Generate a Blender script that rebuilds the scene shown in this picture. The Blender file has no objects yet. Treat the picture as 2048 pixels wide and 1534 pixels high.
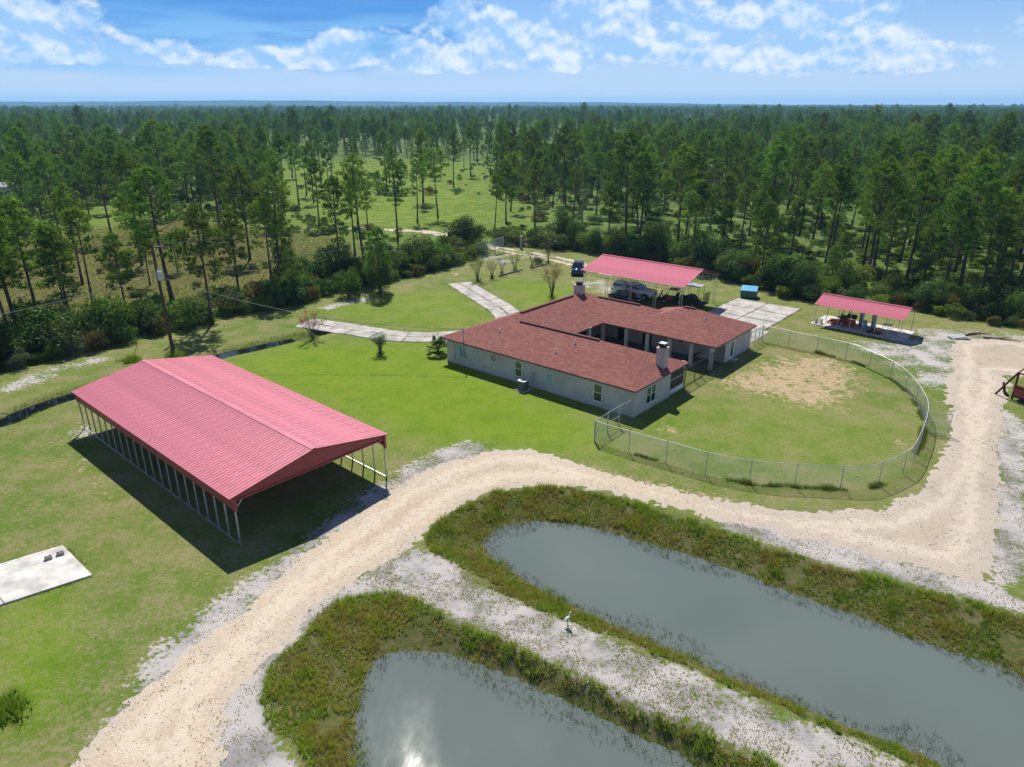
import bpy, bmesh, math, random
import numpy as np
from mathutils import Vector, Matrix

R = math.radians
rng = np.random.default_rng(11)
random.seed(11)

# ------------------------------------------------------------------ camera, sky, sun, exposure
scene = bpy.context.scene
col = scene.collection
CAM_H, FPX, CX, CY, HOR = 25.0, 1425.0, 1024.0, 767.0, 207.0
PITCH = math.atan((CY - HOR) / FPX)
cam_d = bpy.data.cameras.new("camera")
cam_d.sensor_width = 36.0
cam_d.sensor_fit = 'HORIZONTAL'
cam_d.lens = 36.0 * FPX / 2048.0
cam_d.clip_start, cam_d.clip_end = 0.5, 40000.0
cam = bpy.data.objects.new("camera", cam_d)
col.objects.link(cam)
cam.location = (0, 0, CAM_H)
cam.rotation_euler = (math.pi / 2 - PITCH, 0, 0)
scene.camera = cam

SUN_EL, SUN_AZ = R(52.0), R(-9.0)          # azimuth clockwise from +Y
SUN_DIR = Vector((math.sin(SUN_AZ) * math.cos(SUN_EL), math.cos(SUN_AZ) * math.cos(SUN_EL), math.sin(SUN_EL)))
EXPOSURE = 0.55
SKY_STRENGTH = 0.05
sun_d = bpy.data.lights.new("sun", 'SUN')
sun_d.energy = 5.0
sun_d.angle = R(0.53)
sun_d.color = (1.0, 0.95, 0.86)
sun = bpy.data.objects.new("sun", sun_d)
col.objects.link(sun)
sun.location = (0, 0, 60)
sun.rotation_euler = SUN_DIR.to_track_quat('Z', 'Y').to_euler()

vs = scene.view_settings
vs.view_transform = 'Standard'
vs.look = 'None'
vs.gamma = 1.0
vs.use_curve_mapping = False
vs.exposure = EXPOSURE
scene.cycles.max_bounces = 8
scene.cycles.transparent_max_bounces = 16
scene.cycles.diffuse_bounces = 3
scene.cycles.glossy_bounces = 3
scene.cycles.volume_bounces = 0
scene.cycles.use_denoising = True


# ------------------------------------------------------------------ node helpers
class NT:
    def __init__(self, tree):
        self.t = tree
        self.n = tree.nodes
        self.l = tree.links

    def node(self, typ, **kw):
        nd = self.n.new(typ)
        for k, v in kw.items():
            setattr(nd, k, v)
        return nd

    def put(self, sock, v):
        if v is None:
            return
        if hasattr(v, 'is_linked') or isinstance(v, bpy.types.NodeSocket):
            self.l.new(v, sock)
        else:
            if sock.type == 'RGBA' and len(v) == 3:
                v = (*v, 1.0)
            sock.default_value = v

    def math(self, op, a, b=None, c=None, clamp=False):
        nd = self.node('ShaderNodeMath', operation=op, use_clamp=clamp)
        self.put(nd.inputs[0], a)
        self.put(nd.inputs[1], b)
        self.put(nd.inputs[2], c)
        return nd.outputs[0]

    def sstep(self, x, lo, hi):
        nd = self.node('ShaderNodeMapRange', interpolation_type='SMOOTHSTEP')
        self.put(nd.inputs['Value'], x)
        self.put(nd.inputs['From Min'], lo)
        self.put(nd.inputs['From Max'], hi)
        return nd.outputs['Result']

    def mix(self, f, a, b, blend='MIX'):
        nd = self.node('ShaderNodeMix', data_type='RGBA', blend_type=blend)
        self.put(nd.inputs[0], f)
        self.put(nd.inputs[6], a)
        self.put(nd.inputs[7], b)
        return nd.outputs[2]

    def noise(self, vec, scale, detail=4.0, rough=0.55, dist=0.0, out=0):
        nd = self.node('ShaderNodeTexNoise')
        self.put(nd.inputs['Vector'], vec)
        nd.inputs['Scale'].default_value = scale
        nd.inputs['Detail'].default_value = detail
        nd.inputs['Roughness'].default_value = rough
        nd.inputs['Distortion'].default_value = dist
        return nd.outputs[out]

    def attr(self, name):
        nd = self.node('ShaderNodeAttribute', attribute_name=name)
        return nd.outputs['Fac']

    def attrc(self, name):
        nd = self.node('ShaderNodeAttribute', attribute_name=name)
        return nd.outputs['Color']

    def mapping(self, vec, scale=(1, 1, 1), loc=(0, 0, 0), rot=(0, 0, 0)):
        nd = self.node('ShaderNodeMapping')
        self.put(nd.inputs['Vector'], vec)
        nd.inputs['Scale'].default_value = scale
        nd.inputs['Location'].default_value = loc
        nd.inputs['Rotation'].default_value = rot
        return nd.outputs[0]

    def bump(self, h, strength=0.5, dist=0.05):
        nd = self.node('ShaderNodeBump')
        nd.inputs['Strength'].default_value = strength
        nd.inputs['Distance'].default_value = dist
        self.put(nd.inputs['Height'], h)
        return nd.outputs[0]


# ------------------------------------------------------------------ pixel -> place
def pix_ray(x, y):
    u, v = (x - CX) / FPX, -(y - CY) / FPX
    return np.array([u, math.cos(PITCH) + v * math.sin(PITCH), -math.sin(PITCH) + v * math.cos(PITCH)])


def G(x, y, z=0.0):
    r = pix_ray(x, y)
    t = (z - CAM_H) / r[2]
    return np.array([r[0] * t, r[1] * t, z])


def G2(pts, z=0.0):
    return np.array([G(x, y, z)[:2] for x, y in pts])


# ------------------------------------------------------------------ world: daylight sky with cumulus
world = bpy.data.worlds.new("World")
scene.world = world
world.use_nodes = True
W = NT(world.node_tree)
W.n.clear()
w_out = W.node('ShaderNodeOutputWorld')
w_bg = W.node('ShaderNodeBackground')
sky = W.node('ShaderNodeTexSky', sky_type='NISHITA')
sky.sun_disc = False
sky.sun_elevation = SUN_EL
sky.sun_rotation = SUN_AZ
sky.altitude = 0
sky.air_density = 1.0
sky.dust_density = 0.0
sky.ozone_density = 6.0
tc = W.node('ShaderNodeTexCoord')
sep = W.node('ShaderNodeSeparateXYZ')
W.l.new(tc.outputs['Generated'], sep.inputs[0])
DX, DY, DZ = sep.outputs
az = W.math('ARCTAN2', DX, DY)
el = W.math('ARCSINE', DZ)


def pix_azel(x, y):
    r = pix_ray(x, y)
    r = r / np.linalg.norm(r)
    return math.atan2(r[0], r[1]), math.asin(r[2])


cmb = W.node('ShaderNodeCombineXYZ')
W.put(cmb.inputs[0], az)
W.put(cmb.inputs[1], W.math('MULTIPLY', el, 1.25))
pv = cmb.outputs[0]
SKY_TINT = (0.50, 0.80, 1.32)
CLOUD_DARK, CLOUD_LIT = (0.25, 0.43, 0.68), (0.63, 0.68, 0.71)
puff = W.noise(pv, 15.0, 9.0, 0.56, 0.1)
puff_up = W.noise(W.mapping(pv, loc=(0.003, 0.012, 0)), 15.0, 7.0, 0.56, 0.1)
big = W.noise(W.mapping(pv, loc=(3.1, 1.7, 0.4)), 6.0, 3.0, 0.5)
# heaped clouds: (x, y, half width, rise above, drop below) in picture measure, turned into directions
heaps = [(1140, 100, 130, 100, 40), (1100, 95, 80, 70, 45), (1350, 90, 130, 85, 34), (1235, 60, 100, 80, 60),
         (1600, 95, 210, 150, 45), (1760, 75, 105, 85, 60), (1480, 105, 90, 100, 34), (1870, 120, 85, 60, 20),
         (60, 60, 120, 75, 30), (940, 75, 110, 90, 60), (880, 118, 190, 45, 26), (680, 112, 130, 50, 26),
         (290, 106, 180, 28, 16), (110, 110, 120, 26, 16), (560, 122, 170, 26, 14),
         (2350, 100, 200, 110, 40), (-300, 90, 220, 100, 40)]
dens = None
for hx, hy, rw, ru, rd in heaps:
    a0, e0 = pix_azel(hx, hy)
    ra, re, rb = rw / FPX, ru / FPX, rd / FPX
    da = W.math('DIVIDE', W.math('SUBTRACT', az, a0), ra)
    de = W.math('SUBTRACT', el, e0)
    up = W.math('DIVIDE', W.math('MAXIMUM', de, 0.0), re)
    dn = W.math('DIVIDE', W.math('MINIMUM', de, 0.0), rb)
    q = W.math('ADD', W.math('MULTIPLY', da, da), W.math('MULTIPLY', up, up))
    q = W.math('ADD', q, W.math('POWER', W.math('ABSOLUTE', dn), 4.0))
    d = W.math('SUBTRACT', 1.0, q)
    dens = d if dens is None else W.math('MAXIMUM', dens, d)
heap_raw = W.math('MAXIMUM', dens, -0.8)
heap_d = W.math('ADD', W.math('MULTIPLY', heap_raw, 0.95), W.math('MULTIPLY', W.math('SUBTRACT', puff, 0.56), 3.6))
heap_m = W.sstep(heap_d, -0.04, 0.46)
# broad shaded cloud masses, bluish and soft
shade = None
for hx, hy, rw, ru in ((310, 15, 210, 85), (690, 30, 250, 85), (500, 5, 240, 60), (840, 15, 120, 70), (-420, 20, 300, 90), (2900, 20, 300, 90)):
    a0, e0 = pix_azel(hx, hy)
    da = W.math('DIVIDE', W.math('SUBTRACT', az, a0), rw / FPX)
    de = W.math('DIVIDE', W.math('SUBTRACT', el, e0), ru / FPX)
    d = W.math('SUBTRACT', 1.0, W.math('ADD', W.math('MULTIPLY', da, da), W.math('MULTIPLY', de, de)))
    shade = d if shade is None else W.math('MAXIMUM', shade, d)
shade_d = W.math('ADD', W.math('MAXIMUM', shade, -0.8), W.math('MULTIPLY', W.math('SUBTRACT', big, 0.5), 2.6))
shade_m = W.sstep(shade_d, -0.15, 0.85)
# long flat layers under the blue on the western side of the view
lay_v = W.node('ShaderNodeCombineXYZ')
W.put(lay_v.inputs[0], W.math('MULTIPLY', az, 2.2))
W.put(lay_v.inputs[1], W.math('MULTIPLY', el, 20.0))
lay_n = W.noise(lay_v.outputs[0], 2.1, 6.0, 0.55, 0.3)
lay_win = W.math('MULTIPLY', W.sstep(el, 0.018, 0.045), W.math('SUBTRACT', 1.0, W.sstep(el, 0.075, 0.125)))
lay_side = W.math('SUBTRACT', 1.0, W.sstep(az, -0.18, 0.12))
lay_m = W.math('MULTIPLY', W.math('MULTIPLY', W.sstep(lay_n, 0.38, 0.62), lay_win), W.math('MULTIPLY', lay_side, 0.95))
# scattered fair weather clouds over the rest of the dome
zc = W.math('MAXIMUM', DZ, 0.06)
dome = W.node('ShaderNodeCombineXYZ')
W.put(dome.inputs[0], W.math('DIVIDE', DX, zc))
W.put(dome.inputs[1], W.math('DIVIDE', DY, zc))
dome_n = W.noise(dome.outputs[0], 0.9, 8.0, 0.58, 0.2)
dome_m = W.math('MULTIPLY', W.sstep(dome_n, 0.50, 0.64), W.sstep(el, 0.15, 0.26))
# relief: lit crests, shaded flat bases
relief = W.math('ADD', 0.50, W.math('MULTIPLY', W.math('SUBTRACT', puff, puff_up), 8.0))
relief = W.math('SUBTRACT', relief, W.math('MULTIPLY', W.math('MAXIMUM', heap_d, 0.0), 0.36), clamp=True)
cloud_c = W.mix(relief, CLOUD_DARK, CLOUD_LIT)
tinted = W.mix(1.0, sky.outputs[0], SKY_TINT, 'MULTIPLY')
sk = W.node('ShaderNodeVectorMath', operation='SCALE')
W.put(sk.inputs[0], tinted)
sk.inputs['Scale'].default_value = SKY_STRENGTH
humid = W.math('ADD', W.math('MULTIPLY', W.math('SUBTRACT', 1.0, W.sstep(el, 0.0, 0.16)), 0.42), W.math('MULTIPLY', W.math('SUBTRACT', 1.0, W.sstep(el, 0.08, 0.75)), 0.55))
air = W.mix(humid, sk.outputs[0], W.mix(W.sstep(el, 0.0, 0.13), (0.40, 0.51, 0.66), (0.25, 0.43, 0.66)))
final = W.mix(W.math('MULTIPLY', shade_m, 0.92), air, (0.062, 0.225, 0.55))
final = W.mix(W.math('MULTIPLY', lay_m, 0.85), final, (0.19, 0.40, 0.66))
final = W.mix(W.math('MULTIPLY', heap_m, 0.80), final, cloud_c)
final = W.mix(W.math('MULTIPLY', dome_m, 0.85), final, (0.40, 0.46, 0.52))
W.put(w_bg.inputs['Color'], final)
w_bg.inputs['Strength'].default_value = 1.0
W.l.new(w_bg.outputs[0], w_out.inputs['Surface'])
world.cycles.sampling_method = 'MANUAL'
world.cycles.sample_map_resolution = 512


# ------------------------------------------------------------------ materials
def mat(name, rgb, rough=0.7, metal=0.0, spec=0.5, var=0.0, vscale=1.5, bump=0.0, bscale=20.0, coat=0.0, stretch=None):
    m = bpy.data.materials.new(name)
    m.use_nodes = True
    T = NT(m.node_tree)
    b = T.n['Principled BSDF']
    b.inputs['Roughness'].default_value = rough
    b.inputs['Metallic'].default_value = metal
    b.inputs['Specular IOR Level'].default_value = spec
    b.inputs['Coat Weight'].default_value = coat
    tcn = T.node('ShaderNodeTexCoord')
    vec = tcn.outputs['Object']
    if stretch:
        vec = T.mapping(vec, scale=stretch)
    if var > 0:
        n = T.noise(vec, vscale, 6.0, 0.62)
        f = T.sstep(n, 0.3, 0.7)
        dark = tuple(c * (1 - var) for c in rgb)
        light = tuple(min(1, c * (1 + var)) for c in rgb)
        T.put(b.inputs['Base Color'], T.mix(f, dark, light))
    else:
        T.put(b.inputs['Base Color'], rgb)
    if bump > 0:
        n2 = T.noise(vec, bscale, 5.0, 0.6)
        T.put(b.inputs['Normal'], T.bump(n2, bump, 0.02))
    return m


def leaf_mat(name, c1, c2, hue=0.03, trans=0.45, scale=0.6, attr=None, vary=0.25):
    """foliage: two leaf greens mixed by position, shifted from plant to plant, light passing through the blades"""
    m = bpy.data.materials.new(name)
    m.use_nodes = True
    T = NT(m.node_tree)
    T.n.clear()
    out = T.node('ShaderNodeOutputMaterial')
    oi = T.node('ShaderNodeObjectInfo')
    geo = T.node('ShaderNodeNewGeometry')
    n = T.noise(geo.outputs['Position'], scale, 3.0, 0.6)
    c = T.mix(T.sstep(n, 0.35, 0.65), c1, c2)
    if attr:
        c = T.attrc(attr)
    hs = T.node('ShaderNodeHueSaturation')
    T.put(hs.inputs['Hue'], T.math('ADD', 0.5 - hue, T.math('MULTIPLY', oi.outputs['Random'], 2 * hue)))
    T.put(hs.inputs['Value'], T.math('ADD', 1.0 - vary, T.math('MULTIPLY', T.math('FRACT', T.math('MULTIPLY', oi.outputs['Random'], 7.31)), 2.1 * vary)))
    T.put(hs.inputs['Color'], c)
    d = T.node('ShaderNodeBsdfDiffuse')
    t = T.node('ShaderNodeBsdfTranslucent')
    T.l.new(hs.outputs[0], d.inputs['Color'])
    tcol = T.mix(1.0, hs.outputs[0], (1.25, 1.2, 0.55), 'MULTIPLY')
    T.put(t.inputs['Color'], tcol)
    mx = T.node('ShaderNodeMixShader')
    mx.inputs[0].default_value = trans
    T.l.new(d.outputs[0], mx.inputs[1])
    T.l.new(t.outputs[0], mx.inputs[2])
    gl = T.node('ShaderNodeBsdfGlossy')
    gl.inputs['Roughness'].default_value = 0.5
    gl.inputs['Color'].default_value = (0.6, 0.65, 0.6, 1)
    mx2 = T.node('ShaderNodeMixShader')
    mx2.inputs[0].default_value = 0.018
    T.l.new(mx.outputs[0], mx2.inputs[1])
    T.l.new(gl.outputs[0], mx2.inputs[2])
    T.l.new(mx2.outputs[0], out.inputs['Surface'])
    return m


# ------------------------------------------------------------------ mesh building
class MB:
    def __init__(self):
        self.v = []
        self.f = []

    def add(self, vs_, fs_):
        o = len(self.v)
        self.v += [tuple(p) for p in vs_]
        self.f += [tuple(i + o for i in f) for f in fs_]
        return self

    def box(self, x0, x1, y0, y1, z0, z1):
        vs_ = [(x, y, z) for z in (z0, z1) for y in (y0, y1) for x in (x0, x1)]
        return self.add(vs_, [(0, 2, 3, 1), (4, 5, 7, 6), (0, 1, 5, 4), (2, 6, 7, 3), (0, 4, 6, 2), (1, 3, 7, 5)])

    def bar(self, p, q, w, h=None, up=(0, 0, 1)):
        """rectangular bar from p to q"""
        h = h or w
        p, q = Vector(p), Vector(q)
        d = (q - p).normalized()
        up = Vector(up)
        if abs(d.dot(up)) > 0.97:
            up = Vector((1, 0, 0)) if abs(d.x) < 0.9 else Vector((0, 1, 0))
        s = d.cross(up).normalized()
        t = s.cross(d).normalized()
        vs_ = [c + s * (w / 2) * a + t * (h / 2) * b for c in (p, q) for a, b in ((-1, -1), (1, -1), (1, 1), (-1, 1))]
        return self.add(vs_, [(3, 2, 1, 0), (4, 5, 6, 7), (0, 1, 5, 4), (1, 2, 6, 5), (2, 3, 7, 6), (3, 0, 4, 7)])

    def tube(self, pts, rad, seg=8, cap=True):
        """round tube through pts, rad a number or a list"""
        pts = [Vector(p) for p in pts]
        n = len(pts)
        rad = [rad] * n if not hasattr(rad, '__len__') else rad
        vs_, fs_ = [], []
        ref = None
        for i, p in enumerate(pts):
            d = (pts[min(i + 1, n - 1)] - pts[max(i - 1, 0)]).normalized()
            if ref is None:
                ref = Vector((1, 0, 0)) if abs(d.x) < 0.9 else Vector((0, 1, 0))
            s = d.cross(ref).normalized()
            t = s.cross(d).normalized()
            ref = t
            for k in range(seg):
                a = 2 * math.pi * k / seg
                vs_.append(p + (s * math.cos(a) + t * math.sin(a)) * rad[i])
        for i in range(n - 1):
            for k in range(seg):
                a, b = i * seg + k, i * seg + (k + 1) % seg
                fs_.append((a, b, b + seg, a + seg))
        if cap:
            fs_.append(tuple(range(seg - 1, -1, -1)))
            fs_.append(tuple(range((n - 1) * seg, n * seg)))
        return self.add(vs_, fs_)

    def prism(self, poly, z0, z1):
        n = len(poly)
        vs_ = [(p[0], p[1], z0) for p in poly] + [(p[0], p[1], z1) for p in poly]
        fs_ = [tuple(range(n - 1, -1, -1)), tuple(range(n, 2 * n))]
        fs_ += [(i, (i + 1) % n, n + (i + 1) % n, n + i) for i in range(n)]
        return self.add(vs_, fs_)

    def loft(self, rings, cap=True):
        """rings: list of equal length point loops"""
        m = len(rings[0])
        vs_ = [p for r_ in rings for p in r_]
        fs_ = []
        for i in range(len(rings) - 1):
            for k in range(m):
                a, b = i * m + k, i * m + (k + 1) % m
                fs_.append((a, b, b + m, a + m))
        if cap:
            fs_.append(tuple(range(m - 1, -1, -1)))
            fs_.append(tuple(range((len(rings) - 1) * m, len(rings) * m)))
        return self.add(vs_, fs_)

    def xform(self, M):
        self.v = [tuple(M @ Vector(p)) for p in self.v]
        return self


def link_mesh(name, me, m=None, parent=None):
    if m is not None and not me.materials:
        me.materials.append(m)
    o = bpy.data.objects.new(name, me)
    col.objects.link(o)
    if parent is not None:
        o.parent = parent
    return o


def obj(name, mb, m, parent=None, smooth=False, bevel=0.0, recalc=True):
    me = bpy.data.meshes.new(name)
    me.from_pydata(mb.v, [], mb.f)
    if recalc or bevel:
        bm = bmesh.new()
        bm.from_mesh(me)
        bmesh.ops.recalc_face_normals(bm, faces=bm.faces)
        if bevel > 0:
            bmesh.ops.bevel(bm, geom=list(bm.edges), offset=bevel, segments=2, affect='EDGES', clamp_overlap=True)
        bm.to_mesh(me)
        bm.free()
    if smooth:
        me.polygons.foreach_set('use_smooth', [True] * len(me.polygons))
    me.update()
    return link_mesh(name, me, m, parent)


def tag(o, label, cat, group=None, kind=None):
    o['label'] = label
    o['category'] = cat
    if group:
        o['group'] = group
    if kind:
        o['kind'] = kind
    return o


def empty(name, loc=(0, 0, 0), rz=0.0):
    o = bpy.data.objects.new(name, None)
    col.objects.link(o)
    o.location = loc
    o.rotation_euler = (0, 0, rz)
    o.empty_display_size = 0.3
    return o


def copy_tree(o, parent=None):
    c = o.copy()
    col.objects.link(c)
    c.parent = parent
    for ch in list(o.children):
        copy_tree(ch, c)
    return c


def np_mesh(name, verts, faces, m, colors=None, attr='tint'):
    """triangles from numpy arrays, optional colour for each vertex"""
    me = bpy.data.meshes.new(name)
    nv, nf = len(verts), len(faces)
    k = faces.shape[1]
    me.vertices.add(nv)
    me.vertices.foreach_set('co', np.ascontiguousarray(verts, dtype=np.float32).ravel())
    me.loops.add(nf * k)
    me.loops.foreach_set('vertex_index', np.ascontiguousarray(faces, dtype=np.int32).ravel())
    me.polygons.add(nf)
    me.polygons.foreach_set('loop_start', np.arange(0, nf * k, k, dtype=np.int32))
    try:
        me.polygons.foreach_set('loop_total', np.full(nf, k, dtype=np.int32))
    except Exception:
        pass
    if colors is not None:
        a = me.attributes.new(attr, 'FLOAT_COLOR', 'POINT')
        a.data.foreach_set('color', np.ascontiguousarray(np.c_[colors, np.ones(len(colors))], dtype=np.float32).ravel())
    me.update(calc_edges=True)
    if m is not None:
        me.materials.append(m)
    return me


def unit(a):
    return a / np.maximum(np.linalg.norm(a, axis=-1, keepdims=True), 1e-9)


def blades(centers, dirs, n, length, width, spread, lenvar=0.35):
    """n thin triangles out of each centre, fanned about dirs; returns verts, faces, index of the centre"""
    N = len(centers)
    c = np.repeat(centers, n, axis=0)
    d = np.repeat(dirs, n, axis=0) + rng.normal(size=(N * n, 3)) * spread
    d = unit(d)
    L = (np.repeat(np.broadcast_to(length, (N,)), n) * (1 + lenvar * rng.uniform(-1, 1, N * n)))[:, None]
    s = unit(np.cross(d, rng.normal(size=(N * n, 3))))
    wd = np.repeat(np.broadcast_to(width, (N,)), n)[:, None]
    v = np.stack([c - s * wd / 2, c + s * wd / 2, c + d * L], axis=1).reshape(-1, 3)
    f = np.arange(N * n * 3).reshape(-1, 3)
    return v, f, np.repeat(np.arange(N), n * 3)


def leaves(centers, normals, size, jitter=0.7):
    """one leaf spray (diamond of two triangles) at each centre"""
    N = len(centers)
    nrm = unit(normals + rng.normal(size=(N, 3)) * jitter)
    a = unit(np.cross(nrm, rng.normal(size=(N, 3))))
    b = np.cross(nrm, a)
    s = np.broadcast_to(size, (N,))[:, None] * rng.uniform(0.6, 1.3, (N, 1))
    v = np.stack([centers - a * s, centers - b * s * 0.55, centers + a * s, centers + b * s * 0.55], axis=1).reshape(-1, 3)
    k = np.arange(N)[:, None] * 4
    return v, k + np.array([[0, 1, 2, 3]])


# ------------------------------------------------------------------ plane geometry helpers
def seg_dist(P, poly, closed=True):
    P = np.asarray(P, float)
    a = np.asarray(poly, float)
    b = np.roll(a, -1, axis=0)
    if not closed:
        a, b = a[:-1], b[:-1]
    best = np.full(len(P), 1e18)
    for p, q in zip(a, b):
        d = q - p
        t = np.clip(((P - p) @ d) / max(d @ d, 1e-12), 0, 1)
        e = P - p - t[:, None] * d
        best = np.minimum(best, np.einsum('ij,ij->i', e, e))
    return np.sqrt(best)


def inside(P, poly):
    P = np.asarray(P, float)
    a = np.asarray(poly, float)
    b = np.roll(a, -1, axis=0)
    r = np.zeros(len(P), bool)
    for (x0, y0), (x1, y1) in zip(a, b):
        c = ((y0 > P[:, 1]) != (y1 > P[:, 1]))
        if y0 == y1:
            continue
        r ^= c & (P[:, 0] < (x1 - x0) * (P[:, 1] - y0) / (y1 - y0) + x0)
    return r


def sdf(P, poly):
    """positive inside"""
    d = seg_dist(P, poly)
    return np.where(inside(P, poly), d, -d)


def catmull(pts, n=8, closed=False):
    pts = np.asarray(pts, float)
    N = len(pts)
    out = []
    rngi = range(N if closed else N - 1)
    for i in rngi:
        if closed:
            p0, p1, p2, p3 = pts[i - 1], pts[i], pts[(i + 1) % N], pts[(i + 2) % N]
        else:
            p0, p1, p2, p3 = pts[max(i - 1, 0)], pts[i], pts[i + 1], pts[min(i + 2, N - 1)]
        for k in range(n):
            t = k / n
            out.append(0.5 * ((2 * p1) + (-p0 + p2) * t + (2 * p0 - 5 * p1 + 4 * p2 - p3) * t * t + (-p0 + 3 * p1 - 3 * p2 + p3) * t ** 3))
    if not closed:
        out.append(pts[-1])
    return np.array(out)


def smooth01(x, lo, hi):
    t = np.clip((x - lo) / (hi - lo), 0, 1)
    return t * t * (3 - 2 * t)


def vnoise(P, scale, seed=0):
    """cheap smooth value noise in the plane"""
    r = np.random.default_rng(seed)
    tab = r.uniform(-1, 1, (256, 256))
    q = np.asarray(P, float) / scale + 1000.0
    i = np.floor(q).astype(int)
    f = q - i
    f = f * f * (3 - 2 * f)
    x0, y0 = i[:, 0] % 256, i[:, 1] % 256
    x1, y1 = (x0 + 1) % 256, (y0 + 1) % 256
    return (tab[x0, y0] * (1 - f[:, 0]) * (1 - f[:, 1]) + tab[x1, y0] * f[:, 0] * (1 - f[:, 1]) +
            tab[x0, y1] * (1 - f[:, 0]) * f[:, 1] + tab[x1, y1] * f[:, 0] * f[:, 1])


# ------------------------------------------------------------------ the land: outlines read off the photograph, laid on the ground
WZ = -0.75                                            # pond level
pondA_out = G2([(848, 1092), (862, 1058), (905, 1018), (965, 990), (1040, 975), (1130, 974), (1200, 984), (1280, 1008), (1400, 1044),
                (1500, 1078), (1600, 1108), (1750, 1148), (1900, 1188), (2048, 1228)])
pondA_out = np.vstack([pondA_out, [[30.0, 29.5], [36.0, 24.0], [34.0, 16.0], [26.0, 13.0], [20.0, 16.0]],
                       G2([(1830, 1534), (1700, 1478), (1500, 1393), (1300, 1308), (1130, 1240), (1000, 1188), (905, 1128)])])
pondA_in = G2([(964, 1092), (974, 1066), (1010, 1048), (1060, 1042), (1120, 1045), (1200, 1058), (1300, 1085), (1400, 1115), (1500, 1150),
               (1600, 1190), (1700, 1225), (1800, 1263), (1900, 1300), (2048, 1350)], WZ)
pondA_in = np.vstack([pondA_in, [[26.0, 23.5], [32.0, 20.0], [30.0, 16.5], [25.0, 15.0], [20.0, 17.6]],
                      G2([(1880, 1534), (1800, 1500), (1700, 1458), (1600, 1418), (1500, 1374), (1400, 1330), (1300, 1288), (1180, 1232),
                          (1080, 1180), (1000, 1130)], WZ)])
pondB_out = G2([(522, 1400), (536, 1335), (590, 1278), (650, 1215), (735, 1180), (825, 1194), (920, 1240), (1050, 1300), (1200, 1370),
                (1350, 1438), (1500, 1500), (1560, 1534)])
pondB_out = np.vstack([pondB_out, [[14.0, 15.5], [18.0, 9.0], [10.0, 2.0], [-4.0, 4.0], [-9.0, 14.0]], G2([(600, 1534), (545, 1470)])])
pondB_in = G2([(704, 1534), (706, 1440), (728, 1352), (760, 1312), (800, 1298), (860, 1300), (920, 1310), (1000, 1340), (1100, 1380),
               (1200, 1428), (1300, 1478), (1400, 1530)], WZ)
pondB_in = np.vstack([pondB_in, [[11.0, 15.0], [13.0, 9.0], [8.0, 5.0], [-2.0, 6.5], [-5.5, 13.0]]])
pondA_out, pondA_in = catmull(pondA_out, 3, True), catmull(pondA_in, 3, True)
pondB_out, pondB_in = catmull(pondB_out, 3, True), catmull(pondB_in, 3, True)

ditch = np.vstack([[[-72.0, 45.0], [-58.0, 51.0]], G2([(-30, 852), (50, 826), (150, 792)], -0.3), G2([(430, 716), (500, 700), (585, 680), (640, 667)], -0.3)])
ditch = catmull(ditch, 6)
ditch_water = [catmull(np.vstack([[[-62.0, 49.5]], G2([(-30, 852), (50, 826), (150, 792), (230, 766)], -0.3)]), 6),
               catmull(G2([(380, 730), (430, 716), (500, 700), (588, 680)], -0.3), 6)]


def ground_z(P):
    P = np.asarray(P, float).reshape(-1, 2)
    z = np.zeros(len(P))
    for po, pi_ in ((pondA_out, pondA_in), (pondB_out, pondB_in)):
        so, si = sdf(P, po), sdf(P, pi_)
        t = np.clip(so / np.maximum(so - np.minimum(si, 0), 1e-3), 0, 1)
        bank = WZ * (t ** 1.3)
        deep = WZ - 0.9 * smooth01(si, 0, 2.5)
        z = np.where(so > 0, np.where(si > 0, deep, bank), z)
    dd = seg_dist(P, ditch, False)
    z = np.minimum(z, -0.55 * (1 - smooth01(dd, 0.25, 1.9)))
    return z


# gravel track
track_poly = np.vstack([G2([(90, 1575), (130, 1534), (250, 1405), (400, 1290), (480, 1222), (560, 1150), (650, 1072), (780, 982), (900, 922), (985, 900),
                (1080, 905), (1160, 930), (1300, 968), (1450, 1000), (1600, 1020), (1720, 1022), (1800, 1000), (1868, 940), (1900, 860),
                (1893, 790), (1900, 730), (1905, 690), (1960, 678), (2048, 684)]), [[66, 70], [66, 62], [50, 65.5]],
                        G2([(2020, 760), (2006, 830), (2000, 900), (2000, 1000), (1985, 1100), (1962, 1158), (1850, 1138),
                (1700, 1098), (1550, 1066), (1400, 1030), (1290, 1000), (1180, 978), (1080, 970), (1000, 980), (930, 1006), (872, 1047), (835, 1085),
                (760, 1132), (690, 1178), (640, 1212), (560, 1292), (500, 1352), (462, 1405), (450, 1460), (440, 1534), (430, 1580)])])
track_poly = catmull(track_poly, 3, True)

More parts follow.
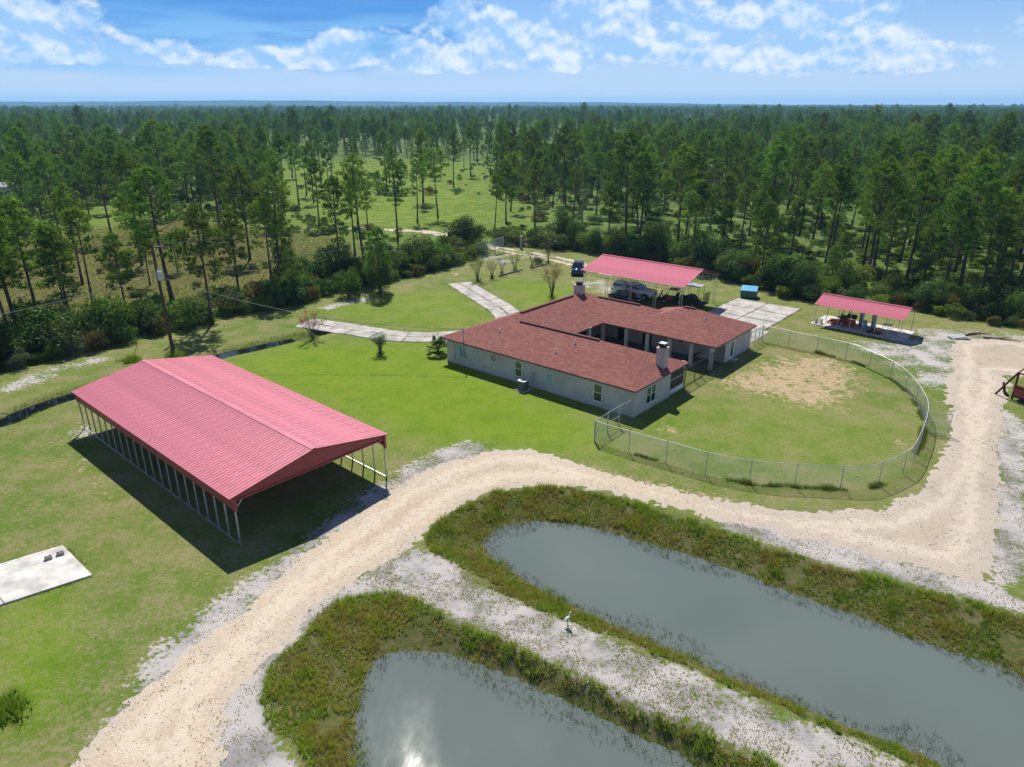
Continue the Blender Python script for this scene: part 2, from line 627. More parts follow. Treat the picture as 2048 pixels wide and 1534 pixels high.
# bare and sandy ground
sand_polys = [  # (outline, edge softness, amount)
    (G2([(700, 1180), (790, 1098), (850, 1100), (905, 1130), (1000, 1190), (1130, 1242), (1300, 1310), (1500, 1395), (1700, 1480), (1830, 1540),
         (1560, 1540), (1500, 1500), (1350, 1438), (1200, 1370), (1050, 1300), (920, 1240), (825, 1190), (735, 1178)]), 0.9, 0.80),
    (G2([(170, 1534), (260, 1400), (330, 1290), (420, 1215), (560, 1115), (700, 1010), (820, 930), (920, 885), (985, 885), (985, 905), (900, 930),
         (780, 990), (650, 1080), (560, 1160), (480, 1232), (400, 1300), (250, 1420)]), 1.3, 0.78),
    (G2([(430, 1560), (445, 1460), (455, 1400), (500, 1340), (560, 1285), (640, 1205), (720, 1165), (735, 1180), (650, 1216), (590, 1280), (536, 1340), (520, 1400),
         (545, 1475), (600, 1560)]), 0.6, 0.95),
    (G2([(1700, 690), (1760, 680), (1840, 662), (1910, 660), (2048, 672), (2048, 700), (1930, 700), (1905, 760), (1880, 780), (1840, 760), (1790, 720)]), 3.0, 0.66),
    (G2([(1985, 830), (2010, 820), (2048, 850), (2048, 1160), (2000, 1170), (1985, 1100), (2000, 960)]), 0.8, 0.85),
    (G2([(1400, 1018), (1550, 1058), (1700, 1098), (1850, 1138), (1975, 1165), (2048, 1200), (2048, 1225), (1900, 1188), (1750, 1148), (1600, 1108), (1450, 1060)]), 0.5, 0.85),
    (G2([(960, 508), (1060, 516), (1010, 528), (950, 522)]), 2.4, 0.5),
    (G2([(1140, 560), (1200, 556), (1300, 580), (1260, 592), (1180, 580)]), 2.5, 0.5),
    (G2([(640, 615), (700, 600), (745, 593), (730, 605), (680, 612), (650, 622)]), 1.2, 0.68),
    (G2([(0, 775), (60, 748), (150, 725), (205, 712), (215, 720), (140, 742), (60, 772), (0, 790)]), 1.6, 0.52),
    (G2([(130, 860), (180, 850), (190, 875), (150, 885)]), 1.2, 0.45),
    (G2([(525, 615), (550, 612), (548, 620), (528, 622)]), 0.5, 0.7),
]
soil_polys = [
    (G2([(1500, 740), (1560, 720), (1640, 708), (1700, 740), (1705, 780), (1660, 815), (1590, 810), (1545, 790), (1480, 778), (1440, 765)]), 4.5, 0.95),
    (G2([(1300, 850), (1360, 850), (1360, 868), (1310, 870)]), 1.5, 0.62),
    (G2([(1780, 880), (1825, 878), (1825, 895), (1790, 895)]), 1.2, 0.6),
    (G2([(895, 548), (930, 545), (925, 556), (898, 556)]), 1.0, 0.7),
    (G2([(140, 930), (170, 920), (260, 1000), (230, 1010)]), 2.0, 0.52),
    (G2([(1160, 925), (1300, 962), (1480, 1000), (1440, 1006), (1290, 985), (1180, 950)]), 1.2, 0.72),
    (G2([(1890, 640), (1700, 640), (1700, 690), (1880, 690)]), 4.0, 0.4),
]
lush_poly = G2([(440, 730), (600, 690), (880, 690), (1190, 850), (1180, 890), (960, 890), (800, 860), (640, 800)])
lush_polys = [(lush_poly, 6.0, 1.0), (G2([(640, 625), (760, 595), (900, 580), (990, 640), (880, 660), (760, 650)]), 5.0, 0.65),
              (G2([(1010, 560), (1150, 580), (1120, 620), (1050, 620)]), 5.0, 0.7), (G2([(0, 1230), (90, 1180), (160, 1250), (90, 1420), (0, 1450)]), 2.0, 0.55),
              (G2([(1230, 850), (1330, 800), (1560, 800), (1780, 850), (1750, 940), (1500, 930)]), 6.0, 0.35)]

# where the woods begin: far edge of the mown grass
edge_pts = np.vstack([[[-140.0, 20.0], [-90.0, 44.0]], G2([(0, 752), (145, 719), (212, 698), (348, 670), (454, 640), (620, 606), (677, 589), (809, 563), (926, 531), (953, 516), (1000, 497)]),
                      G2([(1045, 494), (1150, 503), (1210, 512), (1320, 530), (1440, 558), (1519, 580), (1629, 606), (1822, 626), (1917, 643), (2048, 663)]), [[75.0, 76.0], [120.0, 60.0], [220.0, 20.0]]])


def edge_y(x):
    return np.interp(x, edge_pts[:, 0], edge_pts[:, 1])


def field(P, polys, base=0.0):
    a = np.full(len(P), base)
    for poly, soft, amt in polys:
        a = np.maximum(a, amt * smooth01(sdf(P, poly), -soft, soft * 0.6))
    return a


def axis(lo, hi, step, far, grow=1.28):
    a = list(np.arange(lo, hi + step * 0.5, step))
    s, x = step, a[-1]
    while x < far:
        s *= grow
        x += s
        a.append(x)
    s, x = step, a[0]
    while x > -far:
        s *= grow
        x -= s
        a.insert(0, x)
    return np.array(a)


gx = axis(-48, 58, 0.42, 9000)
gy = axis(10, 96, 0.42, 9000, 1.22)
XX, YY = np.meshgrid(gx, gy)
GP = np.c_[XX.ravel(), YY.ravel()]
near = (GP[:, 0] > -150) & (GP[:, 0] < 150) & (GP[:, 1] > -20) & (GP[:, 1] < 320)
gz = np.zeros(len(GP))
gz[near] = ground_z(GP[near])
nx, ny = len(gx), len(gy)
idx = np.arange(nx * ny).reshape(ny, nx)
gf = np.stack([idx[:-1, :-1], idx[:-1, 1:], idx[1:, 1:], idx[1:, :-1]], axis=-1).reshape(-1, 4)
g_me = np_mesh('ground', np.c_[GP, gz], gf, None)


def vattr(me, name, data):
    a = me.attributes.new(name, 'FLOAT', 'POINT')
    a.data.foreach_set('value', np.ascontiguousarray(data, dtype=np.float32))


def near_field(fn):
    out = np.zeros(len(GP))
    out[near] = fn(GP[near])
    return out


marsh_poly = G2([(40, 480), (330, 440), (660, 470), (650, 560), (450, 600), (200, 625), (0, 640), (-200, 640), (-200, 520)])
mead_poly = G2([(520, 330), (700, 318), (960, 325), (1040, 420), (990, 462), (880, 470), (700, 460), (600, 430)])
mead2_poly = G2([(110, 440), (230, 400), (330, 425), (200, 470)])
vattr(g_me, 'sand', near_field(lambda P: field(P, sand_polys)))
vattr(g_me, 'soil', near_field(lambda P: field(P, soil_polys)))
vattr(g_me, 'lush', near_field(lambda P: field(P, lush_polys)))
wild = smooth01(GP[:, 1] - edge_y(GP[:, 0]), -0.5, 2.5)
vattr(g_me, 'wild', wild)
vattr(g_me, 'marsh', near_field(lambda P: field(P, [(marsh_poly, 14, 1.0)])))
vattr(g_me, 'meadow', near_field(lambda P: field(P, [(mead_poly, 26, 1.0), (mead2_poly, 10, 0.8)])))
vattr(g_me, 'bank', near_field(lambda P: np.maximum(smooth01(sdf(P, pondA_out), -0.2, 0.5), smooth01(sdf(P, pondB_out), -0.2, 0.5))))
vattr(g_me, 'ditch', near_field(lambda P: 1 - smooth01(seg_dist(P, ditch, False), 0.4, 1.8)))

gm = bpy.data.materials.new('land')
gm.use_nodes = True
T = NT(gm.node_tree)
B = T.n['Principled BSDF']
B.inputs['Roughness'].default_value = 0.95
B.inputs['Specular IOR Level'].default_value = 0.08
geo = T.node('ShaderNodeNewGeometry')
pos = geo.outputs['Position']
n_big = T.noise(pos, 0.055, 5.0, 0.6)
n_mid = T.noise(pos, 0.35, 6.0, 0.65)
n_fine = T.noise(pos, 3.2, 6.0, 0.7)
n_pat = T.noise(pos, 1.1, 5.0, 0.68)
n_tip = T.noise(T.mapping(pos, loc=(7.3, 3.1, 0)), 8.0, 5.0, 0.72)
n_grain = T.noise(pos, 14.0, 4.0, 0.7)
n_str = T.noise(T.mapping(pos, scale=(1.0, 0.28, 1), rot=(0, 0, R(-40))), 0.9, 4.0, 0.6)
# mown grass
lawn = T.mix(T.sstep(T.math('ADD', T.math('MULTIPLY', n_big, 0.6), T.math('MULTIPLY', n_mid, 0.45)), 0.42, 0.64), (0.090, 0.150, 0.018), (0.178, 0.188, 0.060))
lawn = T.mix(T.math('MULTIPLY', T.sstep(n_str, 0.42, 0.7), 0.35), lawn, (0.19, 0.17, 0.075))
lush_f = T.math('MULTIPLY', T.attr('lush'), T.sstep(T.math('ADD', n_mid, T.math('MULTIPLY', n_str, 0.4)), 0.42, 0.78))
lawn = T.mix(T.math('MULTIPLY', T.attr('lush'), 0.75), lawn, (0.105, 0.195, 0.004))
lawn = T.mix(T.math('MULTIPLY', lush_f, 0.6), lawn, (0.155, 0.235, 0.006))
lawn = T.mix(T.math('MULTIPLY', T.sstep(n_pat, 0.5, 0.72), 0.55), lawn, T.mix(0.55, lawn, (0.20, 0.185, 0.075)))
lawn = T.mix(T.math('MULTIPLY', T.sstep(T.math('SUBTRACT', 1.0, n_pat), 0.5, 0.68), 0.5), lawn, T.mix(0.5, lawn, (0.05, 0.105, 0.01)))
thatch = T.math('MULTIPLY', T.sstep(T.math('ADD', n_fine, T.math('MULTIPLY', n_mid, 0.6)), 0.74, 0.96), T.math('SUBTRACT', 0.75, T.math('MULTIPLY', T.attr('lush'), 0.65)))
lawn = T.mix(thatch, lawn, (0.24, 0.2, 0.115))
lawn = T.mix(T.math('MULTIPLY', T.sstep(n_grain, 0.42, 0.7), 0.75), lawn, T.mix(0.55, lawn, (0.02, 0.045, 0.004)))
lawn = T.mix(T.math('MULTIPLY', T.sstep(n_tip, 0.5, 0.72), 0.5), lawn, T.mix(0.45, lawn, (0.30, 0.29, 0.09)))
# rough ground under the pines
wildc = T.mix(T.sstep(n_mid, 0.35, 0.7), (0.045, 0.082, 0.016), (0.10, 0.145, 0.030))
wildc = T.mix(T.math('MULTIPLY', T.sstep(n_big, 0.5, 0.7), 0.6), wildc, (0.15, 0.19, 0.04))
wildc = T.mix(T.math('MULTIPLY', T.attr('marsh'), T.sstep(n_mid, 0.25, 0.5)), wildc, T.mix(T.sstep(n_fine, 0.35, 0.65), (0.09, 0.10, 0.024), (0.13, 0.115, 0.036)))
wildc = T.mix(T.attr('meadow'), wildc, T.mix(T.sstep(n_mid, 0.35, 0.65), (0.085, 0.155, 0.012), (0.15, 0.19, 0.03)))
base = T.mix(T.sstep(T.math('ADD', T.attr('wild'), T.math('MULTIPLY', T.math('SUBTRACT', n_mid, 0.5), 0.6)), 0.4, 0.6), lawn, wildc)
# bare soil, sand, banks
soil_f = T.sstep(T.math('ADD', T.attr('soil'), T.math('MULTIPLY', T.math('SUBTRACT', T.math('ADD', n_fine, T.math('ADD', T.math('MULTIPLY', T.math('SUBTRACT', n_str, 0.5), 0.5), T.math('MULTIPLY', T.math('SUBTRACT', n_pat, 0.5), 1.1))), 0.5), 2.0)), 0.55, 1.0)
soil_c = T.mix(T.sstep(n_fine, 0.35, 0.7), (0.39, 0.265, 0.17), (0.48, 0.36, 0.255))
base = T.mix(T.math('MULTIPLY', T.math('MULTIPLY', soil_f, T.sstep(T.attr('soil'), 0.03, 0.25)), 0.75), base, soil_c)
sand_f = T.sstep(T.math('ADD', T.attr('sand'), T.math('MULTIPLY', T.math('SUBTRACT', T.math('ADD', T.math('MULTIPLY', n_fine, 1.1), T.math('MULTIPLY', n_mid, 0.7)), 0.9), 2.4)), 0.40, 0.68)
sand_c = T.mix(T.sstep(n_mid, 0.36, 0.6), (0.20, 0.19, 0.19), (0.385, 0.36, 0.345))
sand_c = T.mix(T.math('MULTIPLY', T.sstep(n_grain, 0.45, 0.7), 0.4), sand_c, (0.24, 0.22, 0.2))
sand_f = T.math('MULTIPLY', sand_f, T.sstep(T.attr('sand'), 0.03, 0.22))
base = T.mix(sand_f, base, sand_c)
bank_c = T.mix(T.sstep(n_fine, 0.4, 0.65), (0.06, 0.075, 0.018), (0.12, 0.10, 0.05))
base = T.mix(T.math('MULTIPLY', T.attr('bank'), 0.92), base, bank_c)
base = T.mix(T.math('MULTIPLY', T.attr('ditch'), 0.7), base, T.mix(T.sstep(n_fine, 0.4, 0.6), (0.03, 0.035, 0.015), (0.1, 0.13, 0.02)))
T.put(B.inputs['Base Color'], base)
hgt = T.math('ADD', T.math('MULTIPLY', n_fine, 0.5), T.math('MULTIPLY', n_grain, 0.5))
T.put(B.inputs['Normal'], T.bump(hgt, 0.75, 0.09))
g_me.materials.append(gm)
ground = link_mesh('ground', g_me)
tag(ground, 'mown grass, sand and rough land running out to the horizon', 'ground', kind='structure')


# ------------------------------------------------------------------ gravel track, lifted a little above the land, sinking under it at ragged edges
def sheet(name, poly, step, m, lift=0.035, rag=0.35, slope=0.06, zfun=ground_z, seed=3):
    lo, hi = poly.min(0) - 1, poly.max(0) + 1
    xs, ys = np.arange(lo[0], hi[0], step), np.arange(lo[1], hi[1], step)
    X, Y = np.meshgrid(xs, ys)
    P = np.c_[X.ravel(), Y.ravel()]
    d = sdf(P, poly) + rag * 0.5 * vnoise(P, 2.2, seed) + rag * 0.35 * vnoise(P, 0.7, seed + 2) + rag * 0.75 * vnoise(P, 0.27, seed + 1)
    z = zfun(P) + np.clip(d * slope, -0.05, lift)
    keep = d > -0.7
    ii = np.arange(len(P)).reshape(len(ys), len(xs))
    q = np.stack([ii[:-1, :-1], ii[:-1, 1:], ii[1:, 1:], ii[1:, :-1]], axis=-1).reshape(-1, 4)
    q = q[keep[q].all(1)]
    used = np.unique(q)
    remap = np.zeros(len(P), int)
    remap[used] = np.arange(len(used))
    me = np_mesh(name, np.c_[P, z][used], remap[q], m)
    vattr(me, 'edge', d[used])
    vattr(me, 'worn', smooth01(P[used, 0] + 4 * vnoise(P[used], 6.0, seed + 5), 6, 18))
    return link_mesh(name, me)


gravel = bpy.data.materials.new('tan gravel')
gravel.use_nodes = True
T = NT(gravel.node_tree)
B = T.n['Principled BSDF']
B.inputs['Roughness'].default_value = 0.95
B.inputs['Specular IOR Level'].default_value = 0.1
pos = T.node('ShaderNodeNewGeometry').outputs['Position']
vor = T.node('ShaderNodeTexVoronoi')
T.put(vor.inputs['Vector'], pos)
vor.inputs['Scale'].default_value = 13.0
n1 = T.noise(pos, 0.22, 5.0, 0.6)
n2 = T.noise(pos, 2.2, 6.0, 0.65)
n3 = T.noise(pos, 9.0, 3.0, 0.6)
c = T.mix(T.sstep(n2, 0.35, 0.7), (0.43, 0.355, 0.262), (0.365, 0.30, 0.222))
c = T.mix(T.math('MULTIPLY', T.sstep(n1, 0.45, 0.7), 0.7), c, (0.37, 0.315, 0.26))
vs_col = T.node('ShaderNodeSeparateColor')
T.l.new(vor.outputs['Color'], vs_col.inputs[0])
c = T.mix(T.math('MULTIPLY', T.sstep(vs_col.outputs[0], 0.55, 1.0), 0.35), c, (0.36, 0.29, 0.22))
c = T.mix(T.math('MULTIPLY', T.sstep(vs_col.outputs[1], 0.6, 1.0), 0.35), c, (0.58, 0.52, 0.43))
c = T.mix(T.math('MULTIPLY', T.sstep(T.math('ADD', n3, T.math('MULTIPLY', n2, 0.5)), 0.84, 1.0), 0.2), c, (0.25, 0.21, 0.14))
worn = T.attr('worn')
c = T.mix(T.math('MULTIPLY', worn, 0.6), c, T.mix(T.sstep(n2, 0.4, 0.65), (0.32, 0.275, 0.24), (0.40, 0.345, 0.29)))
c = T.mix(T.math('MULTIPLY', T.math('MULTIPLY', worn, T.sstep(T.math('ADD', T.math('MULTIPLY', n2, 0.6), T.math('MULTIPLY', n1, 0.6)), 0.6, 0.78)), 0.55), c, (0.24, 0.215, 0.12))
ed_n = T.math('ADD', T.attr('edge'), T.math('MULTIPLY', T.math('SUBTRACT', n2, 0.5), 0.8))
rut = T.math('MULTIPLY', T.sstep(ed_n, 0.9, 1.5), T.math('SUBTRACT', 1.0, T.sstep(ed_n, 1.7, 2.4)))
c = T.mix(T.math('MULTIPLY', rut, 0.45), c, (0.53, 0.46, 0.37))
c = T.mix(T.math('MULTIPLY', T.sstep(ed_n, 2.3, 2.9), 0.4), c, (0.32, 0.265, 0.19))
c = T.mix(T.math('MULTIPLY', T.math('SUBTRACT', 1.0, T.sstep(ed_n, 0.0, 0.6)), 0.5), c, (0.36, 0.33, 0.30))
T.put(B.inputs['Base Color'], c)
T.put(B.inputs['Normal'], T.bump(T.math('ADD', vor.outputs['Distance'], n3), 0.28, 0.03))
track = sheet('gravel_track', track_poly, 0.24, gravel, lift=0.03, rag=0.55)
tag(track, 'tan gravel track curving from the red carport round the fenced yard', 'track', kind='structure')

# two worn wheel lines from the gate to the parked cars
dirt = mat('pale dirt', (0.40, 0.34, 0.28), 0.95, spec=0.1, var=0.3, vscale=0.8, bump=0.4, bscale=6)
tw = catmull(np.vstack([G2([(700, 455), (800, 460), (870, 466), (1000, 498), (1060, 508), (1120, 520), (1180, 536), (1230, 548)])]), 8)


def ribbon(center, w):
    d = np.gradient(center, axis=0)
    nrm = unit(np.c_[-d[:, 1], d[:, 0]])
    return np.vstack([center + nrm * w / 2, (center - nrm * w / 2)[::-1]])


lane = sheet('dirt_lane', ribbon(tw, 2.9), 0.4, dirt, lift=0.025, rag=1.1, slope=0.05, seed=21)
tag(lane, 'pale dirt lane coming through the open gate to the parked cars', 'lane', kind='structure')
mid_grass = mat('verge grass', (0.10, 0.14, 0.03), 0.95, spec=0.05, var=0.4, vscale=1.2, bump=0.5, bscale=10)
verge = sheet('lane_grass_strip', ribbon(tw[24:46], 0.8), 0.25, mid_grass, lift=0.012, rag=0.6, slope=0.05, zfun=lambda P: ground_z(P) + 0.03, seed=31)
tag(verge, 'grass strip between the wheel lines of the dirt lane', 'grass', kind='structure')


# ------------------------------------------------------------------ water
def water_mat(name, rgb, rough, wave, wscale=2.0):
    m = bpy.data.materials.new(name)
    m.use_nodes = True
    T = NT(m.node_tree)
    b = T.n['Principled BSDF']
    p = T.node('ShaderNodeNewGeometry').outputs['Position']
    n = T.noise(p, 0.16, 3.0, 0.5)
    T.put(b.inputs['Base Color'], T.mix(n, tuple(c * 0.88 for c in rgb), tuple(c * 1.1 for c in rgb)))
    b.inputs['Roughness'].default_value = rough
    b.inputs['IOR'].default_value = 1.333
    wv = T.noise(T.mapping(p, scale=(1, 0.45, 1), rot=(0, 0, R(25))), wscale, 4.0, 0.55)
    gust = T.sstep(T.noise(T.mapping(p, scale=(1, 0.5, 1), rot=(0, 0, R(30))), 0.22, 4.0, 0.6), 0.42, 0.66)
    T.put(b.inputs['Roughness'], T.math('ADD', rough, T.math('MULTIPLY', gust, 0.06)))
    T.put(b.inputs['Normal'], T.bump(T.math('MULTIPLY', wv, T.math('ADD', 0.35, gust)), wave, 0.05))
    return m


murky = water_mat('murky pond water', (0.100, 0.123, 0.112), 0.03, 0.08, 1.3)
ditchw = water_mat('dark ditch water', (0.006, 0.008, 0.008), 0.03, 0.05)


def flat(name, poly, z, m):
    mb = MB()
    mb.add([(p[0], p[1], z) for p in poly], [tuple(range(len(poly)))])
    o = obj(name, mb, m, recalc=False)
    bm = bmesh.new()
    bm.from_mesh(o.data)
    bmesh.ops.triangulate(bm, faces=bm.faces)
    bm.normal_update()
    for f in bm.faces:
        if f.normal.z < 0:
            f.normal_flip()
    bm.to_mesh(o.data)
    bm.free()
    return o


def grow(poly, d):
    c = np.asarray(poly, float)
    t = np.roll(c, -1, 0) - np.roll(c, 1, 0)
    n = unit(np.c_[t[:, 1], -t[:, 0]])
    area = 0.5 * np.sum(c[:, 0] * np.roll(c[:, 1], -1) - np.roll(c[:, 0], -1) * c[:, 1])
    return c + n * d * (1 if area > 0 else -1)


tag(flat('pond_water', grow(pondA_in, 0.35), WZ, murky), 'long murky grey green pond with reedy banks below the fenced yard', 'pond', kind='structure')
tag(flat('pond_water', grow(pondB_in, 0.35), WZ, murky), 'murky pond ringed by tall olive grass beside the gravel track', 'pond', kind='structure')
for dwl, lab in zip(ditch_water, ('dark still water in the ditch beyond the far end of the red carport', 'dark ditch water beside the flowering shrub and drive')):
    dn = len(dwl)
    wv_ = (1.0 + 1.9 * np.sin(np.linspace(0.12, 3.02, dn)) + 0.5 * vnoise(dwl, 2.0, 71))[:, None]
    gd = np.gradient(dwl, axis=0)
    nd_ = unit(np.c_[-gd[:, 1], gd[:, 0]])
    tag(flat('ditch_water', np.vstack([dwl + nd_ * wv_ * 0.5, (dwl - nd_ * wv_ * 0.5)[::-1]]), -0.30, ditchw), lab, 'ditch', kind='structure')


# ------------------------------------------------------------------ shared materials
def ribbed(name, rgb, rough=0.38, var=0.12):
    return mat(name, rgb, rough, spec=0.5, var=var, vscale=0.5, bump=0.04, bscale=2.0)


M = dict(
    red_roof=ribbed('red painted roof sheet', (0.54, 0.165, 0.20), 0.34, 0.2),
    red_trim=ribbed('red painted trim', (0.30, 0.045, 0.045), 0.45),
    pink_roof=mat('weathered red roof sheet', (0.46, 0.125, 0.175), 0.75, spec=0.12, var=0.14, vscale=0.5),
    galv=mat('galvanised steel', (0.50, 0.52, 0.54), 0.42, metal=0.75, var=0.2, vscale=3),
    stucco=mat('pale stucco', (0.50, 0.455, 0.41), 0.92, spec=0.2, var=0.10, vscale=0.7, bump=0.25, bscale=35),
    stucco_in=mat('porch stucco', (0.42, 0.36, 0.31), 0.92, spec=0.2, var=0.12, vscale=0.7, bump=0.2, bscale=35),
    chimney=mat('chimney stucco', (0.50, 0.40, 0.37), 0.92, spec=0.2, var=0.15, vscale=1.5, bump=0.3, bscale=30),
    trimw=mat('white window trim', (0.72, 0.72, 0.70), 0.5, var=0.06),
    sill=mat('stone sill', (0.48, 0.45, 0.41), 0.9, var=0.15, vscale=3),
    fascia=mat('brown eave board', (0.13, 0.075, 0.065), 0.7, var=0.15),
    dark=mat('black metal', (0.012, 0.012, 0.013), 0.5, var=0.2),
    blackp=mat('black plastic', (0.02, 0.02, 0.021), 0.55),
    conc=mat('old concrete', (0.35, 0.33, 0.305), 0.92, spec=0.15, var=0.28, vscale=0.6, bump=0.35, bscale=12),
    concw=mat('bleached concrete', (0.46, 0.44, 0.41), 0.9, spec=0.15, var=0.26, vscale=0.9, bump=0.3, bscale=10),
    porch=mat('porch slab', (0.20, 0.14, 0.12), 0.85, var=0.2, vscale=1.5),
    block=mat('concrete block', (0.36, 0.33, 0.29), 0.95, var=0.15, vscale=6, bump=0.4, bscale=40),
    wood=mat('weathered pole wood', (0.105, 0.062, 0.038), 0.9, spec=0.15, var=0.35, vscale=3, bump=0.5, bscale=8, stretch=(6, 6, 0.5)),
    tyre=mat('tyre rubber', (0.015, 0.015, 0.016), 0.85),
    rim=mat('wheel rim', (0.45, 0.46, 0.47), 0.3, metal=0.8),
    glass=mat('dark car glass', (0.010, 0.013, 0.016), 0.04, spec=0.8, coat=0.4),
    white=mat('white vehicle paint', (0.74, 0.76, 0.78), 0.22, var=0.03, coat=0.6),
    blackc=mat('black vehicle paint', (0.012, 0.013, 0.017), 0.15, coat=0.8),
    bluec=mat('dark blue vehicle paint', (0.008, 0.018, 0.04), 0.15, coat=0.8),
    lamp=mat('headlamp glass', (0.55, 0.57, 0.58), 0.1, coat=0.5),
    tail=mat('red lamp glass', (0.35, 0.012, 0.010), 0.2, coat=0.5),
    red=mat('red paint', (0.42, 0.035, 0.02), 0.4, var=0.15),
    orange=mat('orange red paint', (0.50, 0.09, 0.03), 0.45, var=0.15),
    green=mat('green skip paint', (0.018, 0.10, 0.06), 0.55, var=0.25, vscale=2),
    bluelid=mat('blue plastic lid', (0.05, 0.30, 0.48), 0.4, var=0.1),
    bluebox=mat('pale blue box', (0.20, 0.42, 0.52), 0.5, var=0.08),
    grey=mat('grey enamel', (0.30, 0.31, 0.32), 0.5, var=0.1),
    rust=mat('rusty steel', (0.115, 0.035, 0.024), 0.9, spec=0.2, var=0.45, vscale=3, bump=0.3, bscale=25),
    lilac=mat('faded roofing sheet', (0.33, 0.24, 0.29), 0.55, var=0.2, vscale=1.2),
    yellow=mat('yellow plastic sleeve', (0.62, 0.40, 0.03), 0.5),
    copper=mat('white plastic', (0.70, 0.70, 0.68), 0.5),
    tank=mat('grey blue tank', (0.27, 0.31, 0.35), 0.5, var=0.15),
    skin=mat('skin', (0.34, 0.20, 0.14), 0.6),
    shirt=mat('white shirt', (0.62, 0.62, 0.63), 0.9),
    jeans=mat('dark trousers', (0.03, 0.04, 0.06), 0.9),
    hair=mat('dark hair', (0.01, 0.008, 0.007), 0.7),
    feather=mat('white feathers', (0.80, 0.80, 0.78), 0.9, var=0.04, vscale=20),
    beak=mat('orange beak', (0.62, 0.22, 0.05), 0.5),
    legk=mat('dark bird legs', (0.03, 0.03, 0.025), 0.7),
    wire=mat('wire', (0.16, 0.16, 0.16), 0.5, metal=0.4),
    screen=mat('insect screen', (0.03, 0.03, 0.03), 0.7),
)

# window glass: upper sash shows a drawn blind behind clear glass, lower sash an insect screen
M['pane'] = mat('window glass', (0.025, 0.032, 0.03), 0.05, spec=0.7)
M['blind'] = mat('blind behind glass', (0.11, 0.125, 0.075), 0.25, spec=0.6, var=0.08)
M['bluepane'] = mat('glass block', (0.22, 0.36, 0.42), 0.15, spec=0.6, var=0.2, vscale=6)

# asphalt shingles: UV in metres along the eave and up the slope
sh = bpy.data.materials.new('red brown shingles')
sh.use_nodes = True
T = NT(sh.node_tree)
B = T.n['Principled BSDF']
B.inputs['Roughness'].default_value = 0.9
B.inputs['Specular IOR Level'].default_value = 0.25
uvn = T.node('ShaderNodeUVMap')
br = T.node('ShaderNodeTexBrick')
br.offset = 0.5
T.l.new(uvn.outputs[0], br.inputs['Vector'])
br.inputs['Color1'].default_value = (0.165, 0.060, 0.048, 1)
br.inputs['Color2'].default_value = (0.285, 0.110, 0.085, 1)
br.inputs['Mortar'].default_value = (0.075, 0.027, 0.024, 1)
br.inputs['Scale'].default_value = 1.0
br.inputs['Mortar Size'].default_value = 0.012
br.inputs['Brick Width'].default_value = 0.42
br.inputs['Row Height'].default_value = 0.165
br.inputs['Bias'].default_value = -0.1
pos = T.node('ShaderNodeNewGeometry').outputs['Position']
n1 = T.noise(pos, 0.5, 5.0, 0.6)
n2 = T.noise(pos, 9.0, 4.0, 0.6)
c = T.mix(T.math('MULTIPLY', T.sstep(n1, 0.35, 0.7), 0.2), br.outputs['Color'], (0.20, 0.075, 0.072))
c = T.mix(T.math('MULTIPLY', n2, 0.2), c, (0.29, 0.10, 0.09))
T.put(B.inputs['Base Color'], c)
T.put(B.inputs['Normal'], T.bump(T.math('ADD', T.math('SUBTRACT', 1.0, br.outputs['Fac']), T.math('MULTIPLY', n2, 0.3)), 0.6, 0.03))
M['shingle'] = sh


def face_uv(o):
    me = o.data
    uvl = me.uv_layers.new(name='UVMap')
    for p in me.polygons:
        n = p.normal
        al = Vector((0, 0, 1)).cross(n)
        al = al.normalized() if al.length > 1e-4 else Vector((1, 0, 0))
        up = n.cross(al)
        for li in p.loop_indices:
            co = me.vertices[me.loops[li].vertex_index].co
            uvl.data[li].uv = (co.dot(al), co.dot(up))


# ------------------------------------------------------------------ the house, local x across the wings (v), local y along them (u)
HA = np.array([10.3345, 55.5598])
H_ROT = R(49.67)
house = empty('house', (HA[0], HA[1], 0), H_ROT)
tag(house, 'pale stucco courtyard house with red brown shingle roof and two chimneys', 'house')
HV = np.array([math.cos(H_ROT), math.sin(H_ROT)])
HU = np.array([-math.sin(H_ROT), math.cos(H_ROT)])


def hpt(u, v):
    return HA + HU * u + HV * v


def hb(mb, u0, u1, v0, v1, z0, z1):
    return mb.box(v0, v1, u0, u1, z0, z1)


WH = 2.62
walls = MB()
hb(walls, 0, 22.4, 0, 6.3, 0, WH)                 # front wing rooms
hb(walls, 15.6, 22.397, 6.303, 17.9, 0, WH)        # link wing
hb(walls, 0.1, 10.5, 17.9, 24.35, 0, WH)           # rear wing
hb(walls, 10.5, 22.0, 17.901, 22.3, 0, WH - 0.002)
wall = obj('wall', walls, M['stucco'], house)
pm = MB()
hb(pm, 12.9, 15.6, 6.3, 17.9, -0.2, 0.06)
hb(pm, 0.05, 12.9, 15.0, 17.9, -0.2, 0.06)
hb(pm, 0.0, 12.9, 6.3, 9.1, -0.2, 0.06)
obj('porch_floor', pm, M['porch'], house)
for cu, cv in [(0.28, 15.2), (2.5, 15.2), (4.95, 15.2), (7.6, 15.2), (10.2, 15.2), (13.2, 15.2), (13.2, 12.4), (13.2, 9.0), (10.4, 9.0), (7.8, 9.0), (5.2, 9.0), (2.6, 9.0), (0.25, 9.0)]:
    c_ = MB()
    hb(c_, cu - 0.16, cu + 0.16, cv - 0.16, cv + 0.16, 0.06, WH)
    hb(c_, cu - 0.21, cu + 0.21, cv - 0.21, cv + 0.21, 0.06, 0.22)
    hb(c_, cu - 0.21, cu + 0.21, cv - 0.21, cv + 0.21, WH - 0.14, WH - 0.002)
    obj('column', c_, M['stucco'], house)

# roof: hipped volumes of equal pitch that run into one another
SL = 0.40
EZ = 2.60


